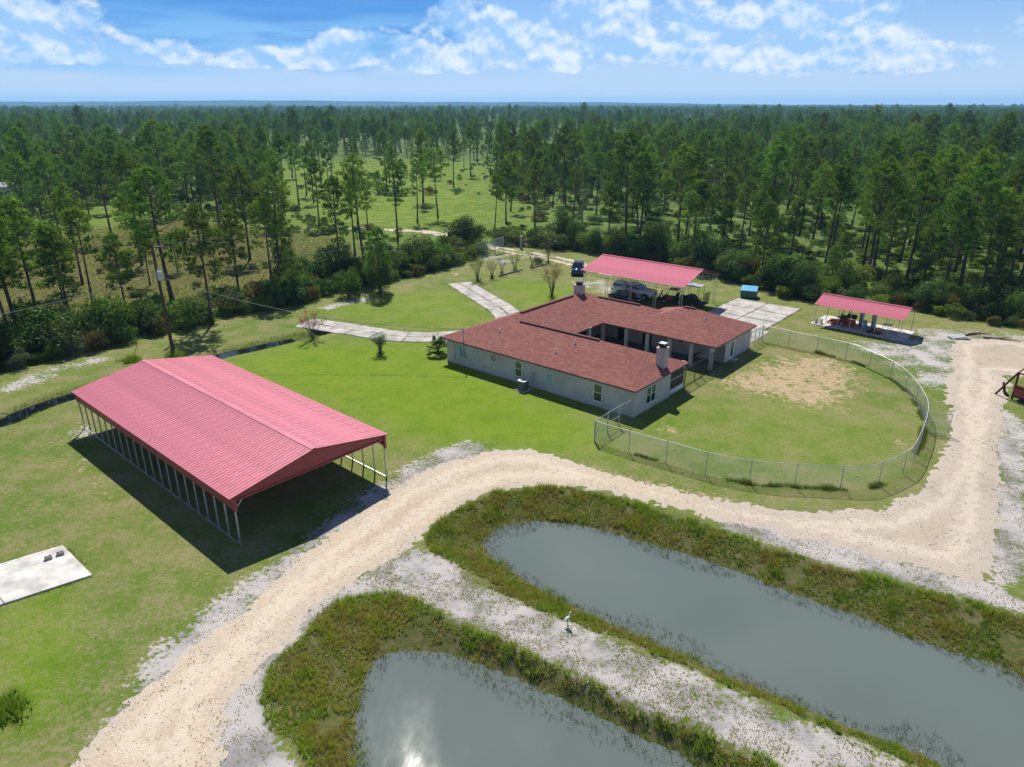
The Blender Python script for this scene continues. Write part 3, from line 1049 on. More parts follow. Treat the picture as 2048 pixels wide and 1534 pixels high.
def hip(mb, u0, u1, v0, v1, dz=0.0, end0=True, end1=True):
    w, l = v1 - v0, u1 - u0
    base = EZ + dz
    if l >= w:
        h = w / 2
        ra = (u0 + (h if end0 else 0), (v0 + v1) / 2)
        rb_ = (u1 - (h if end1 else 0), (v0 + v1) / 2)
    else:
        h = l / 2
        ra = ((u0 + u1) / 2, v0 + (h if end0 else 0))
        rb_ = ((u0 + u1) / 2, v1 - (h if end1 else 0))
    zr = base + SL * h
    e = [(v0, u0, base), (v0, u1, base), (v1, u1, base), (v1, u0, base)]
    lo = [(p[0], p[1], base - 0.13) for p in e]
    top = [(ra[1], ra[0], zr), (rb_[1], rb_[0], zr)]
    if l >= w:
        fs = [(0, 4, 5, 1), (1, 5, 2), (2, 5, 4, 3), (3, 4, 0)]
    else:
        fs = [(0, 4, 1), (2, 5, 3), (0, 3, 5, 4), (1, 4, 5, 2)]
    o = len(mb.v)
    mb.add(e + top, fs)
    return e, lo


roof_mb, eave_mb = MB(), MB()
wings = [(-0.28, 23.0, -0.32, 9.15, 0.0), (13.0, 22.99, -0.31, 23.2, -0.004), (6.5, 22.98, 14.85, 22.75, -0.008), (-0.28, 11.0, 14.845, 24.85, 0.003)]
for w_ in wings:
    e, lo = hip(roof_mb, *w_[:4], dz=w_[4])
    hb(eave_mb, w_[0] + 0.015, w_[1] - 0.015, w_[2] + 0.015, w_[3] - 0.015, EZ + w_[4] - 0.15, EZ + w_[4] - 0.006)
roof = obj('roof', roof_mb, M['shingle'], house)
face_uv(roof)
obj('eave', eave_mb, M['fascia'], house)
# ridge vents and ridge caps
zf = EZ + SL * 4.735


def ridge_strip(name, u0, v0, u1, v1, z, w, h, m):
    mb_ = MB().bar((v0, u0, z), (v1, u1, z), w, h)
    return obj(name, mb_, m, roof)


ridge_strip('ridge_vent', 6.6, 4.415, 16.2, 4.415, zf + 0.03, 0.32, 0.10, M['shingle'])
zl = EZ + SL * 4.995
ridge_strip('ridge_vent', 17.995, 6.6, 17.995, 15.9, zl + 0.03, 0.32, 0.10, M['shingle'])
ridge_strip('ridge_vent', 10.8, 18.8, 16.3, 18.8, EZ + SL * 3.95 + 0.03, 0.32, 0.10, M['shingle'])
ridge_strip('ridge_vent', 4.7, 19.85, 6.0, 19.85, EZ + SL * 5.0 + 0.03, 0.32, 0.10, M['shingle'])


def roofz(u, v):
    z = 0
    for u0, u1, v0, v1, dz in wings:
        if u0 < u < u1 and v0 < v < v1:
            z = max(z, EZ + dz + SL * min(u - u0, u1 - u, v - v0, v1 - v))
    return z


# plumbing vents
for vu, vv in [(17.2, 2.4), (8.6, 3.3), (9.6, 1.6), (13.4, 5.2), (3.2, 19.2)]:
    z0 = roofz(vu, vv)
    vb = MB().tube([(vv, vu, z0 - 0.1), (vv, vu, z0 + 0.34)], 0.05, 8)
    vb.tube([(vv, vu, z0 - 0.02), (vv, vu, z0 + 0.09)], [0.17, 0.06], 8)
    obj('vent_pipe', vb, M['galv'], roof)


def chimney(u, v, s, zt, capm):
    z0 = roofz(u, v) - 0.9
    cb = MB()
    hb(cb, u - s / 2, u + s / 2, v - s / 2, v + s / 2, z0, zt)
    hb(cb, u - s / 2 - 0.05, u + s / 2 + 0.05, v - s / 2 - 0.05, v + s / 2 + 0.05, zt - 0.16, zt - 0.002)
    ch = obj('chimney', cb, M['chimney'], roof)
    k = MB()
    a = s * 0.33
    hb(k, u - a, u + a, v - a, v + a, zt, zt + 0.12)
    for du in (-1, 1):
        for dv in (-1, 1):
            k.bar((v + dv * a * 0.9, u + du * a * 0.9, zt + 0.1), (v + dv * a * 0.9, u + du * a * 0.9, zt + 0.36), 0.05)
    hb(k, u - a * 0.75, u + a * 0.75, v - a * 0.75, v + a * 0.75, zt + 0.12, zt + 0.3)
    obj('spark_arrestor', k, M['dark'], ch)
    lid = MB()
    hb(lid, u - a * 1.2, u + a * 1.2, v - a * 1.2, v + a * 1.2, zt + 0.36, zt + 0.41)
    obj('chimney_lid', lid, capm, ch)


chimney(0.75, 5.75, 0.78, 4.75, M['galv'])
chimney(18.2, 17.5, 0.92, 5.55, M['dark'])


# windows. plane 'v': in the wall facing -v; plane 'u': in the wall facing -u
def window(plane, at, c0, c1, z0, z1, parts=1):
    def bx(mb, a0, a1, d0, d1, zz0, zz1):
        if plane == 'v':
            return hb(mb, a0, a1, at - d1, at - d0, zz0, zz1)
        return hb(mb, at - d1, at - d0, a0, a1, zz0, zz1)
    fr = MB()
    t = 0.06
    bx(fr, c0 - t, c0, -0.05, 0.05, z0 - t, z1 + t)
    bx(fr, c1, c1 + t, -0.05, 0.05, z0 - t, z1 + t)
    bx(fr, c0, c1, -0.05, 0.05, z1, z1 + t)
    bx(fr, c0, c1, -0.05, 0.05, z0 - t, z0)
    zm = (z0 + z1) / 2
    bx(fr, c0, c1, -0.05, 0.042, zm - 0.025, zm + 0.025)
    step = (c1 - c0) / parts
    for k in range(1, parts):
        bx(fr, c0 + k * step - 0.04, c0 + k * step + 0.04, -0.05, 0.046, z0, z1)
    wn = obj('window', fr, M['trimw'], house)
    for k in range(parts):
        a, b = c0 + k * step + 0.002, c0 + (k + 1) * step - 0.002
        p1, p2 = MB(), MB()
        bx(p1, a, b, -0.05, 0.014, zm, z1 - 0.002)
        bx(p2, a, b, -0.05, 0.010, z0 + 0.002, zm - 0.002)
        obj('pane', p1, M['blind'], wn)
        obj('pane', p2, M['pane'], wn)
    s_ = MB()
    bx(s_, c0 - 0.2, c1 + 0.2, -0.05, 0.09, z0 - 0.2, z0 - t - 0.004)
    obj('sill', s_, M['sill'], wn)
    for e0, e1 in ((c0 - 0.2, c0 - t - 0.004), (c1 + t + 0.004, c1 + 0.2)):
        br_ = MB()
        bx(br_, e0, e1, -0.05, 0.025, z0 - 0.2 + 0.15, z1 + 0.2)
        obj('surround', br_, M['stucco'], wn)
    return wn


window('v', 0, 12.35, 13.1, 0.72, 2.12)
window('v', 0, 3.25, 4.05, 0.62, 2.12)
window('u', 0, 2.05, 3.55, 0.62, 2.12, parts=2)
# glass block window
gbk = MB()
hb(gbk, 8.7, 9.4, -0.02, 0.05, 0.95, 1.85)
gw = obj('glass_block_window', gbk, M['trimw'], house)
for i in range(3):
    for j in range(4):
        q_ = MB()
        hb(q_, 8.735 + i * 0.215, 8.735 + i * 0.215 + 0.19, -0.05, 0.04, 0.985 + j * 0.21, 0.985 + j * 0.21 + 0.185)
        obj('glass_block', q_, M['bluepane'], gw, bevel=0.012)
sb = MB()
hb(sb, 8.5, 9.6, -0.07, 0.05, 0.78, 0.9)
obj('sill', sb, M['sill'], gw)
# round windows
for ru, pm_ in ((18.4, M['trimw']), (15.95, M['pane'])):
    rings = []
    for (rr, dd) in ((0.42, 0.0), (0.42, -0.05), (0.30, -0.05), (0.30, 0.0)):
        rings.append([(dd, ru + rr * math.cos(a), 1.78 + rr * math.sin(a)) for a in np.linspace(0, 2 * math.pi, 24, endpoint=False)])
    rw = obj('round_window', MB().loft(rings, cap=False), M['stucco'], house)
    disc = MB().add([(-0.012, ru + 0.3 * math.cos(a), 1.78 + 0.3 * math.sin(a)) for a in np.linspace(0, 2 * math.pi, 24, endpoint=False)], [tuple(range(24))])
    obj('pane', disc, M['bluepane'] if pm_ is M['trimw'] else M['pane'], rw)
    cr = MB().bar((-0.03, ru - 0.3, 1.78), (-0.03, ru + 0.3, 1.78), 0.04).bar((-0.034, ru, 1.48), (-0.034, ru, 2.08), 0.04)
    obj('glazing_bar', cr, M['trimw'], rw)
# meters and mast
bxm = MB()
hb(bxm, 20.35, 20.75, -0.16, 0.02, 0.95, 1.95)
obj('breaker_box', bxm, M['bluebox'], house)
bxm = MB()
hb(bxm, 19.75, 20.1, -0.15, 0.02, 0.95, 1.6)
bxm.tube([(-0.2, 19.92, 1.35), (-0.14, 19.92, 1.35)], 0.1, 12)
obj('electric_meter', bxm, M['grey'], house)
bxm = MB().tube([(-0.08, 19.92, 1.5), (-0.08, 19.92, 4.0), (-0.2, 19.95, 4.12), (-0.32, 19.98, 4.02)], [0.045, 0.045, 0.05, 0.09], 8)
obj('service_mast', bxm, M['grey'], house)
obj('conduit', MB().bar((-0.03, 21.2, 0.5), (-0.03, 21.2, 2.5), 0.05), M['grey'], house)
pj = MB().bar((-0.03, 10.9, 0.3), (-0.03, 10.9, 1.35), 0.05)
hb(pj, 10.72, 10.95, -0.12, 0.02, 1.3, 1.55)
obj('disconnect_switch', pj, M['grey'], house)
pj = MB()
hb(pj, 17.0, 17.14, -0.08, 0.02, 0.55, 0.7)
obj('dryer_vent', pj, M['grey'], house)
# door, coach lights and steps on the end wall of the rear wing
dm = MB()
hb(dm, 0.03, 0.14, 19.15, 19.25, 0, 2.08)
hb(dm, 0.03, 0.14, 19.85, 19.95, 0, 2.08)
hb(dm, 0.031, 0.14, 19.25, 19.85, 1.98, 2.08)
hb(dm, 0.06, 0.14, 19.25, 19.85, 0.0, 0.35)
dr = obj('door', dm, M['trimw'], house)
dg = MB()
hb(dg, 0.075, 0.14, 19.25, 19.85, 0.35, 1.98)
obj('glass_panel', dg, M['pane'], dr)
ar = MB().tube([(19.55 + 0.42 * math.cos(a), 0.08, 2.12 + 0.3 * math.sin(a)) for a in np.linspace(0, math.pi, 9)], 0.035, 6)
obj('arch_trim', ar, M['trimw'], dr)
# openings under the porches
for (u0, u1, v_) in ((8.6, 9.7, 17.9), (11.8, 12.9, 17.9)):
    f_ = MB()
    hb(f_, u0, u1, v_ - 0.06, v_ + 0.02, 0.06, 2.2)
    d_ = obj('porch_door', f_, M['dark'], house)
    p_ = MB()
    hb(p_, u0 + 0.12, u1 - 0.12, v_ - 0.075, v_, 0.5, 2.05)
    obj('glass_panel', p_, M['pane'], d_)
for (v0, v1) in ((7.4, 9.2), (10.2, 12.0), (13.6, 15.4)):
    f_ = MB()
    hb(f_, 15.54, 15.62, v0, v1, 0.06, 2.2)
    d_ = obj('porch_door', f_, M['dark'], house)
    p_ = MB()
    hb(p_, 15.52, 15.6, v0 + 0.12, v1 - 0.12, 0.3, 2.05)
    obj('glass_panel', p_, M['pane'], d_)
wq = MB()
hb(wq, 4.75, 5.45, 17.86, 17.92, 1.2, 2.2)
ww = obj('window', wq, M['trimw'], house)
wq = MB()
hb(wq, 4.82, 5.38, 17.845, 17.9, 1.27, 2.13)
obj('pane', wq, M['pane'], ww)
# screened end of the front porch
scr = MB()
scr.bar((6.35, 0.05, 0.55), (8.85, 0.05, 0.55), 0.05)
scr.bar((6.35, 0.05, 1.5), (8.85, 0.05, 1.5), 0.04)
hb(scr, 0.02, 0.08, 6.32, 8.9, 0.06, 0.5)
obj('porch_screen_frame', scr, M['trimw'], house)
scr = MB()
hb(scr, 0.045, 0.055, 6.35, 8.86, 0.52, 2.45)
obj('porch_screen', scr, M['screen'], house)
# plinth stain line: the slab edge under the walls
pl = MB()
hb(pl, -0.03, 22.43, -0.03, 6.33, -0.2, 0.09)
hb(pl, 0.07, 10.53, 17.88, 24.38, -0.2, 0.088)
hb(pl, 10.54, 22.03, 17.885, 22.33, -0.2, 0.087)
hb(pl, 15.63, 22.426, 6.335, 17.87, -0.2, 0.086)
obj('foundation', pl, M['conc'], house)

# air conditioner on its pad
ap = hpt(11.25, -1.1)
ac = empty('air_conditioner', (ap[0], ap[1], 0.06), H_ROT)
tag(ac, 'round-cornered grey air conditioner standing on a pad against the house wall', 'air conditioner')
rr_ = [(0.42 * math.copysign(abs(math.cos(a)) ** 0.5, math.cos(a)), 0.42 * math.copysign(abs(math.sin(a)) ** 0.5, math.sin(a))) for a in np.linspace(0, 2 * math.pi, 20, endpoint=False)]
obj('cabinet', MB().prism(rr_, 0, 0.86), mat('dark louvre grey', (0.035, 0.045, 0.06), 0.5), ac)
obj('top_cover', MB().prism([(x * 1.03, y * 1.03) for x, y in rr_], 0.86, 0.93), M['copper'], ac)
fg = MB()
for r_ in (0.09, 0.17, 0.25, 0.32):
    fg.tube([(r_ * math.cos(a), r_ * math.sin(a), 0.945) for a in np.linspace(0, 2 * math.pi, 17)], 0.012, 5)
obj('fan_grille', fg, M['dark'], ac)
for k in range(7):
    obj('louvre', MB().prism([(x * 1.012, y * 1.012) for x, y in rr_], 0.08 + k * 0.11, 0.1 + k * 0.11), M['grey'], ac)
tag(obj('equipment_pad', MB().prism([tuple(ap + HV * a + HU * b) for a, b in ((-0.62, -0.62), (0.62, -0.62), (0.62, 0.62), (-0.62, 0.62))], -0.05, 0.06), M['conc']),
    'small square concrete pad under the air conditioner', 'pad')
stp = hpt(-0.25, 19.5)
tag(obj('door_step', MB().prism([tuple(stp + HV * a + HU * b) for a, b in ((-0.55, -0.3), (0.55, -0.3), (0.55, 0.3), (-0.55, 0.3))], -0.02, 0.13), M['conc'], bevel=0.01),
    'low concrete step below the glass door of the house', 'step')
# leaning folded parasol under the porch
fp_ = empty('folded_parasol', (*hpt(3.6, 16.3), 0.06), H_ROT)
tag(fp_, 'dark folded patio parasol leaning under the courtyard porch', 'parasol')
obj('pole', MB().tube([(0, 0, 0), (0.5, -1.5, 1.1)], 0.025, 8), M['dark'], fp_)
obj('canopy', MB().tube([(0.17, -0.5, 0.37), (0.3, -0.9, 0.66), (0.48, -1.45, 1.06)], [0.16, 0.12, 0.04], 8), M['blackp'], fp_)


# ------------------------------------------------------------------ ribbed sheet roofs
def rib_panel(width, slope_from, slope_to, pitch=0.2286, hr=0.026):
    """sheet panel: along local y for width, running from slope_from (x, z) at the ridge to slope_to (x, z) at the eave"""
    ys = []
    n = int(round(width / pitch))
    p = width / n
    for k in range(n):
        ys += [(k * p, 0), (k * p + p * 0.70, 0), (k * p + p * 0.78, hr), (k * p + p * 0.92, hr)]
    ys.append((width + 0.004, 0))
    mb_ = MB()
    vs_, fs_ = [], []
    dx, dz = slope_to[0] - slope_from[0], slope_to[1] - slope_from[1]
    L_ = math.hypot(dx, dz)
    nx_, nz_ = -dz / L_, dx / L_
    if nz_ < 0:
        nx_, nz_ = -nx_, -nz_
    for (y, h) in ys:
        for t in (0.0, 1.0):
            vs_.append((slope_from[0] + dx * t + nx_ * h, y, slope_from[1] + dz * t + nz_ * h))
    for k in range(len(ys) - 1):
        fs_.append((2 * k, 2 * k + 2, 2 * k + 3, 2 * k + 1))
    mb_.add(vs_, fs_)
    return mb_


def panel_roof(root, y0, y1, ridge, eaves, m, name='roof_panel', pw=0.914, pitch=0.2286):
    n = int(round((y1 - y0) / pw))
    w_ = (y1 - y0) / n
    for ev in eaves:
        me = None
        for k in range(n):
            if me is None:
                o = obj(name, rib_panel(w_, ridge, ev, pitch), m, root)
                me = o.data
            else:
                o = link_mesh(name, me, None, root)
            o.location = (0, y0 + k * w_, 0.0015 * (k % 2))
    return w_


# --- the large carport
CA = np.array([-16.517, 36.772])
C_ROT = R(48.39)
car1 = empty('carport', (CA[0], CA[1], 0), C_ROT)
tag(car1, 'large open carport with red ribbed metal roof beside the gravel track', 'carport')
CW, CL = 11.28, 25.1
EW, RZ, CE = 0.32, 4.46, 3.36
panel_roof(car1, -0.16, CL + 0.16, (CW / 2, RZ), [(-EW, CE), (CW + EW, CE)], M['red_roof'], pitch=0.305)
rc = MB()
for s in (-1, 1):
    rc.bar((CW / 2 + s * 0.09, -0.17, RZ + 0.018), (CW / 2 + s * 0.09, CL + 0.17, RZ + 0.018), 0.2, 0.012, up=(s * 0.19, 0, 1))
obj('ridge_cap', rc, M['red_roof'], car1)
FZ = 2.42
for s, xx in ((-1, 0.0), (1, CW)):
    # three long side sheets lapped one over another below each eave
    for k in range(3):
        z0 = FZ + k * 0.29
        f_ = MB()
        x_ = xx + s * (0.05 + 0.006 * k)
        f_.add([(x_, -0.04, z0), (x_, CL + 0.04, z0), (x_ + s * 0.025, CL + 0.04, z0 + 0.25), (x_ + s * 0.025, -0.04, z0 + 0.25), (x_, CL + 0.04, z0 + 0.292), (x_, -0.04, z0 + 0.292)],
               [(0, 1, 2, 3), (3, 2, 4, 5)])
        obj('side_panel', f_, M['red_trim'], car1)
slp = (RZ - CE) / (CW / 2 + EW)
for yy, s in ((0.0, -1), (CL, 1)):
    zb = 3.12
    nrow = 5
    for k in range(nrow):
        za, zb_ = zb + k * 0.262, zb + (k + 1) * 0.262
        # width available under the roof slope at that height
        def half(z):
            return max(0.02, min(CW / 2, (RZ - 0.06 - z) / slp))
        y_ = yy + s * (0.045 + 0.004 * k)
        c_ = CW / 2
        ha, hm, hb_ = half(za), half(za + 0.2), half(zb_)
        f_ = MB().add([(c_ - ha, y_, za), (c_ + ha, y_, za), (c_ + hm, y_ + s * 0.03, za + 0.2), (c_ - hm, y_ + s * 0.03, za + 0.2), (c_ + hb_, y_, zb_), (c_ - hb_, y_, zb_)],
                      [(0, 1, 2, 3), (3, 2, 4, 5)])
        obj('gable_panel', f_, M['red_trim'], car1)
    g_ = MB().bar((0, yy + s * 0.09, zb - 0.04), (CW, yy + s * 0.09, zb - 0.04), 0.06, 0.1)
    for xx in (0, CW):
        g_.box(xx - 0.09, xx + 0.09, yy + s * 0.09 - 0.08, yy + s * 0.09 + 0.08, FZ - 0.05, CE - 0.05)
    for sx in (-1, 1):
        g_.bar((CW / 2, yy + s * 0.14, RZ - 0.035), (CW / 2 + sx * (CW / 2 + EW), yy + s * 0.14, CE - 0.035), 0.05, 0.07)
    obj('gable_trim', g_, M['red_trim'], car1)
NB = 19
leg_me = MB().box(-0.04, 0.04, -0.04, 0.04, 0, CE - 0.1)
leg0 = None
for xx in (0.0, CW):
    for k in range(NB + 1):
        y_ = k * CL / NB
        if leg0 is None:
            lo_ = obj('leg', leg_me, M['galv'], car1)
            leg0 = lo_.data
        else:
            lo_ = link_mesh('leg', leg0, None, car1)
        lo_.location = (xx, y_, 0.0)
    obj('base_rail', MB().box(xx - 0.035, xx + 0.035, -0.06, CL + 0.06, 0.0, 0.075), M['galv'], car1)
    obj('top_rail', MB().box(xx - 0.035, xx + 0.035, 0.0, CL, CE - 0.1, CE - 0.03), M['galv'], car1)
tr_me = None
for k in range(NB + 1):
    y_ = k * CL / NB
    if tr_me is None:
        t_ = MB()
        for s in (-1, 1):
            t_.bar((CW / 2, 0, RZ - 0.12), (CW / 2 + s * CW / 2, 0, CE - 0.06), 0.06)
            t_.bar((CW / 2 + s * CW / 2, 0, CE - 0.9), (CW / 2 + s * (CW / 2 - 1.0), 0, CE + 0.08), 0.05)
        t_.bar((CW / 2 - 2.4, 0, CE + 0.34), (CW / 2 + 2.4, 0, CE + 0.34), 0.05)
        o = obj('roof_bow', t_, M['galv'], car1)
        tr_me = o.data
    else:
        o = link_mesh('roof_bow', tr_me, None, car1)
    o.location = (0, y_, 0)

# --- the carport behind the house, with welded lattice beams
C2 = np.array([26.9127, 92.6312])
car2 = empty('carport', (C2[0], C2[1], 0), H_ROT)
tag(car2, 'carport behind the house with pinkish ribbed roof over parked vehicles', 'carport')
VX0, VX1, UY0, UY1, EZ2, RZ2 = -9.6, 0.7, -0.25, 14.95, 4.12, 5.45
panel_roof(car2, UY0, UY1, ((VX0 + VX1) / 2, RZ2), [(VX0, EZ2), (VX1, EZ2)], M['pink_roof'], pitch=0.305)
obj('ridge_cap', MB().bar(((VX0 + VX1) / 2, UY0 - 0.01, RZ2 + 0.03), ((VX0 + VX1) / 2, UY1 + 0.01, RZ2 + 0.03), 0.34, 0.02), M['pink_roof'], car2)
ed = MB()
for y_ in (UY0, UY1):
    ed.bar((VX0, y_, EZ2 - 0.03), ((VX0 + VX1) / 2, y_, RZ2 - 0.03), 0.03, 0.08)
    ed.bar((VX1, y_, EZ2 - 0.03), ((VX0 + VX1) / 2, y_, RZ2 - 0.03), 0.03, 0.08)
obj('edge_trim', ed, M['red_trim'], car2)
post_me = None
for xx in (VX0 + 0.35, VX1 - 0.35):
    for k in range(5):
        y_ = UY0 + 0.35 + k * (UY1 - UY0 - 0.7) / 4
        if post_me is None:
            p_ = MB()
            for dy in (-0.15, 0.15):
                p_.tube([(0, dy, 0), (0, dy, EZ2 - 0.15)], 0.035, 8)
            for z in (0.05, 3.4):
                p_.bar((0, -0.15, z), (0, 0.15, z), 0.04)
            o = obj('post', p_, M['galv'], car2)
            post_me = o.data
        else:
            o = link_mesh('post', post_me, None, car2)
        o.location = (xx, y_, 0)
    lb = MB()
    for z in (EZ2 - 0.62, EZ2 - 0.22):
        lb.tube([(xx, UY0 + 0.2, z), (xx, UY1 - 0.2, z)], 0.028, 6)
    n_ = 22
    for k in range(n_ + 1):
        y_ = UY0 + 0.2 + k * (UY1 - UY0 - 0.4) / n_
        lb.tube([(xx, y_, EZ2 - 0.62), (xx, y_, EZ2 - 0.22)], 0.022, 6)
    for k in range(0, n_ + 1, 4):
        y_ = UY0 + 0.2 + k * (UY1 - UY0 - 0.4) / n_
        lb.tube([(xx, y_, EZ2 - 0.22), (xx, y_, EZ2 + 0.05)], 0.022, 6)
    obj('lattice_beam', lb, M['galv'], car2)
for y_ in (UY0 + 0.35, (UY0 + UY1) / 2, UY1 - 0.35):
    t_ = MB()
    xm = (VX0 + VX1) / 2
    t_.tube([(VX0 + 0.35, y_, EZ2 - 0.6), (VX1 - 0.35, y_, EZ2 - 0.6)], 0.028, 6)
    for s, xe in ((-1, VX0 + 0.35), (1, VX1 - 0.35)):
        t_.tube([(xe, y_, EZ2 - 0.2), (xm, y_, RZ2 - 0.12)], 0.028, 6)
    for k in range(1, 9):
        x_ = VX0 + 0.35 + k * (VX1 - VX0 - 0.7) / 9
        zt_ = EZ2 - 0.2 + (RZ2 - 0.12 - EZ2 + 0.2) * (1 - abs(x_ - xm) / (xm - VX0 - 0.35))
        t_.tube([(x_, y_, EZ2 - 0.6), (x_, y_, zt_)], 0.02, 6)
    obj('truss', t_, M['galv'], car2)

# --- the small open shed on its slab
S_O = np.array([36.85, 83.50])
S_ROT = R(46.6)
shed = empty('open_shed', (S_O[0], S_O[1], 0), S_ROT)
tag(shed, 'small open shed with pink ribbed roof on thin posts over a concrete slab', 'shed')
panel_roof(shed, -9.75, 0.25, (2.15, 3.38), [(-0.25, 2.46), (4.55, 2.46)], M['pink_roof'], pitch=0.305)
obj('ridge_cap', MB().bar((2.15, -9.76, 3.40), (2.15, 0.26, 3.40), 0.3, 0.02), M['pink_roof'], shed)
ed = MB()
for y_ in (-9.75, 0.25):
    ed.bar((-0.25, y_, 2.44), (2.15, y_, 3.35), 0.03, 0.07)
    ed.bar((4.55, y_, 2.44), (2.15, y_, 3.35), 0.03, 0.07)
obj('edge_trim', ed, M['red_trim'], shed)
pme = None
for xx in (0.05, 4.25):
    for k in range(8):
        y_ = 0.1 - k * 9.7 / 7
        if pme is None:
            o = obj('post', MB().box(-0.03, 0.03, -0.03, 0.03, 0.0, 2.42), M['galv'], shed)
            pme = o.data
        else:
            o = link_mesh('post', pme, None, shed)
        o.location = (xx, y_, 0)
    obj('eave_rail', MB().box(xx - 0.03, xx + 0.03, -9.68, 0.18, 2.42, 2.47), M['galv'], shed)
for k in range(8):
    y_ = 0.1 - k * 9.7 / 7
    obj('rafter', MB().bar((0.05, y_, 2.47), (2.15, y_, 3.30), 0.05).bar((4.25, y_, 2.47), (2.15, y_, 3.30), 0.05), M['galv'], shed)


def spt(x, y):
    c_, s_ = math.cos(S_ROT), math.sin(S_ROT)
    return (S_O[0] + x * c_ - y * s_, S_O[1] + x * s_ + y * c_)


slab = empty('shed_slab', (S_O[0], S_O[1], 0), S_ROT)
tag(slab, 'pale concrete slab under the small open shed', 'slab', kind='structure')
for k in range(3):
    obj('slab_panel', MB().box(-0.35, 4.75, 0.45 - (k + 1) * 3.5 + 0.02, 0.45 - k * 3.5, -0.05, 0.07), M['concw'], slab, bevel=0.015)


# ------------------------------------------------------------------ drive and pads in concrete
def slab_strip(name, center, width, plen, m, label, cat='drive', gap=0.09, th=0.06):
    root = empty(name, (0, 0, 0))
    tag(root, label, cat, kind='structure')
    d = np.r_[0, np.cumsum(np.linalg.norm(np.diff(center, axis=0), axis=1))]
    n = max(1, int(round(d[-1] / plen)))
    L_ = d[-1] / n
    for k in range(n):
        a, b = k * L_ + gap / 2, (k + 1) * L_ - gap / 2
        s_ = np.linspace(a, b, 4)
        c_ = np.c_[np.interp(s_, d, center[:, 0]), np.interp(s_, d, center[:, 1])]
        t_ = np.c_[np.interp(s_ + 0.3, d, center[:, 0]), np.interp(s_ + 0.3, d, center[:, 1])] - np.c_[np.interp(s_ - 0.3, d, center[:, 0]), np.interp(s_ - 0.3, d, center[:, 1])]
        nn = unit(np.c_[-t_[:, 1], t_[:, 0]])
        for h0, h1 in ((-0.5, -0.012), (0.012, 0.5)):
            poly = np.vstack([c_ + nn * width * h0, (c_ + nn * width * h1)[::-1]]) + rng.normal(size=(8, 2)) * 0.05
            obj('slab', MB().prism([tuple(p) for p in poly], -0.06, th + rng.uniform(-0.012, 0.012)), m, root, bevel=0.01)
    return root


drive_c = catmull(G2([(918, 566), (962, 593), (1003, 618), (1020, 640), (985, 660), (900, 673), (800, 673), (720, 662), (640, 650), (605, 646)]), 8)
slab_strip('concrete_drive', drive_c, 3.7, 3.6, M['conc'], 'curved concrete slab drive sweeping round the front of the house')
# apron beside the house, in large slabs
apron = empty('concrete_apron', (HA[0], HA[1], 0), H_ROT)
tag(apron, 'cracked concrete slab apron behind the house by the carport', 'pavement', kind='structure')
for i in range(3):
    for j in range(2):
        v0, v1 = 31.8 + i * 4.1, 31.8 + (i + 1) * 4.1 - 0.1
        u0, u1 = 1.5 + j * 4.4, 1.5 + (j + 1) * 4.4 - 0.1
        obj('slab', MB().box(v0, v1, u0, u1, -0.06, 0.055 + rng.uniform(-0.01, 0.01)), M['conc'], apron, bevel=0.012)
for i in range(2):
    obj('slab', MB().box(24.9 + i * 3.45, 24.9 + (i + 1) * 3.45 - 0.1, 0.7, 5.2, -0.06, 0.05 + 0.008 * i), M['conc'], apron, bevel=0.012)
# slab with two blocks by the big carport
pc = G2([(127, 1092), (186, 1152)])
pdir = unit((G2([(0, 1130)]) - pc[:1]))[0]
pad = empty('concrete_pad', (0, 0, 0))
tag(pad, 'bright bleached concrete pad lying in the grass near the red carport', 'pad', kind='structure')
pw = pc[1] - pc[0]
for k in range(2):
    a0, a1 = k * 4.2 + 0.02, (k + 1) * 4.2 - 0.02
    pp = [pc[0] + pdir * a0, pc[0] + pdir * a1, pc[0] + pdir * a1 + pw, pc[0] + pdir * a0 + pw]
    obj('pad_slab', MB().prism([tuple(p) for p in pp], -0.08, 0.10), M['concw'], pad, bevel=0.02)
for (bx_, by_), rz_, lab in (((97, 1118), 0.75, 'grey hollow concrete block lying skewed on the bleached pad, further from its corner'), ((121, 1109), 0.62, 'grey hollow concrete block lying on the pad corner nearest the carport')):
    p = G(bx_, by_, 0.1)
    bl = MB()
    bl.box(-0.2, 0.2, -0.1, -0.07, 0, 0.19).box(-0.2, 0.2, 0.07, 0.1, 0, 0.19)
    for xx in (-0.2, -0.016, 0.168):
        bl.box(xx, xx + 0.032, -0.069, 0.069, 0, 0.188)
    b_ = obj('concrete_block', bl, M['block'])
    b_.location = (p[0], p[1], 0.1)
    b_.rotation_euler = (0, 0, rz_)
    tag(b_, lab, 'block')


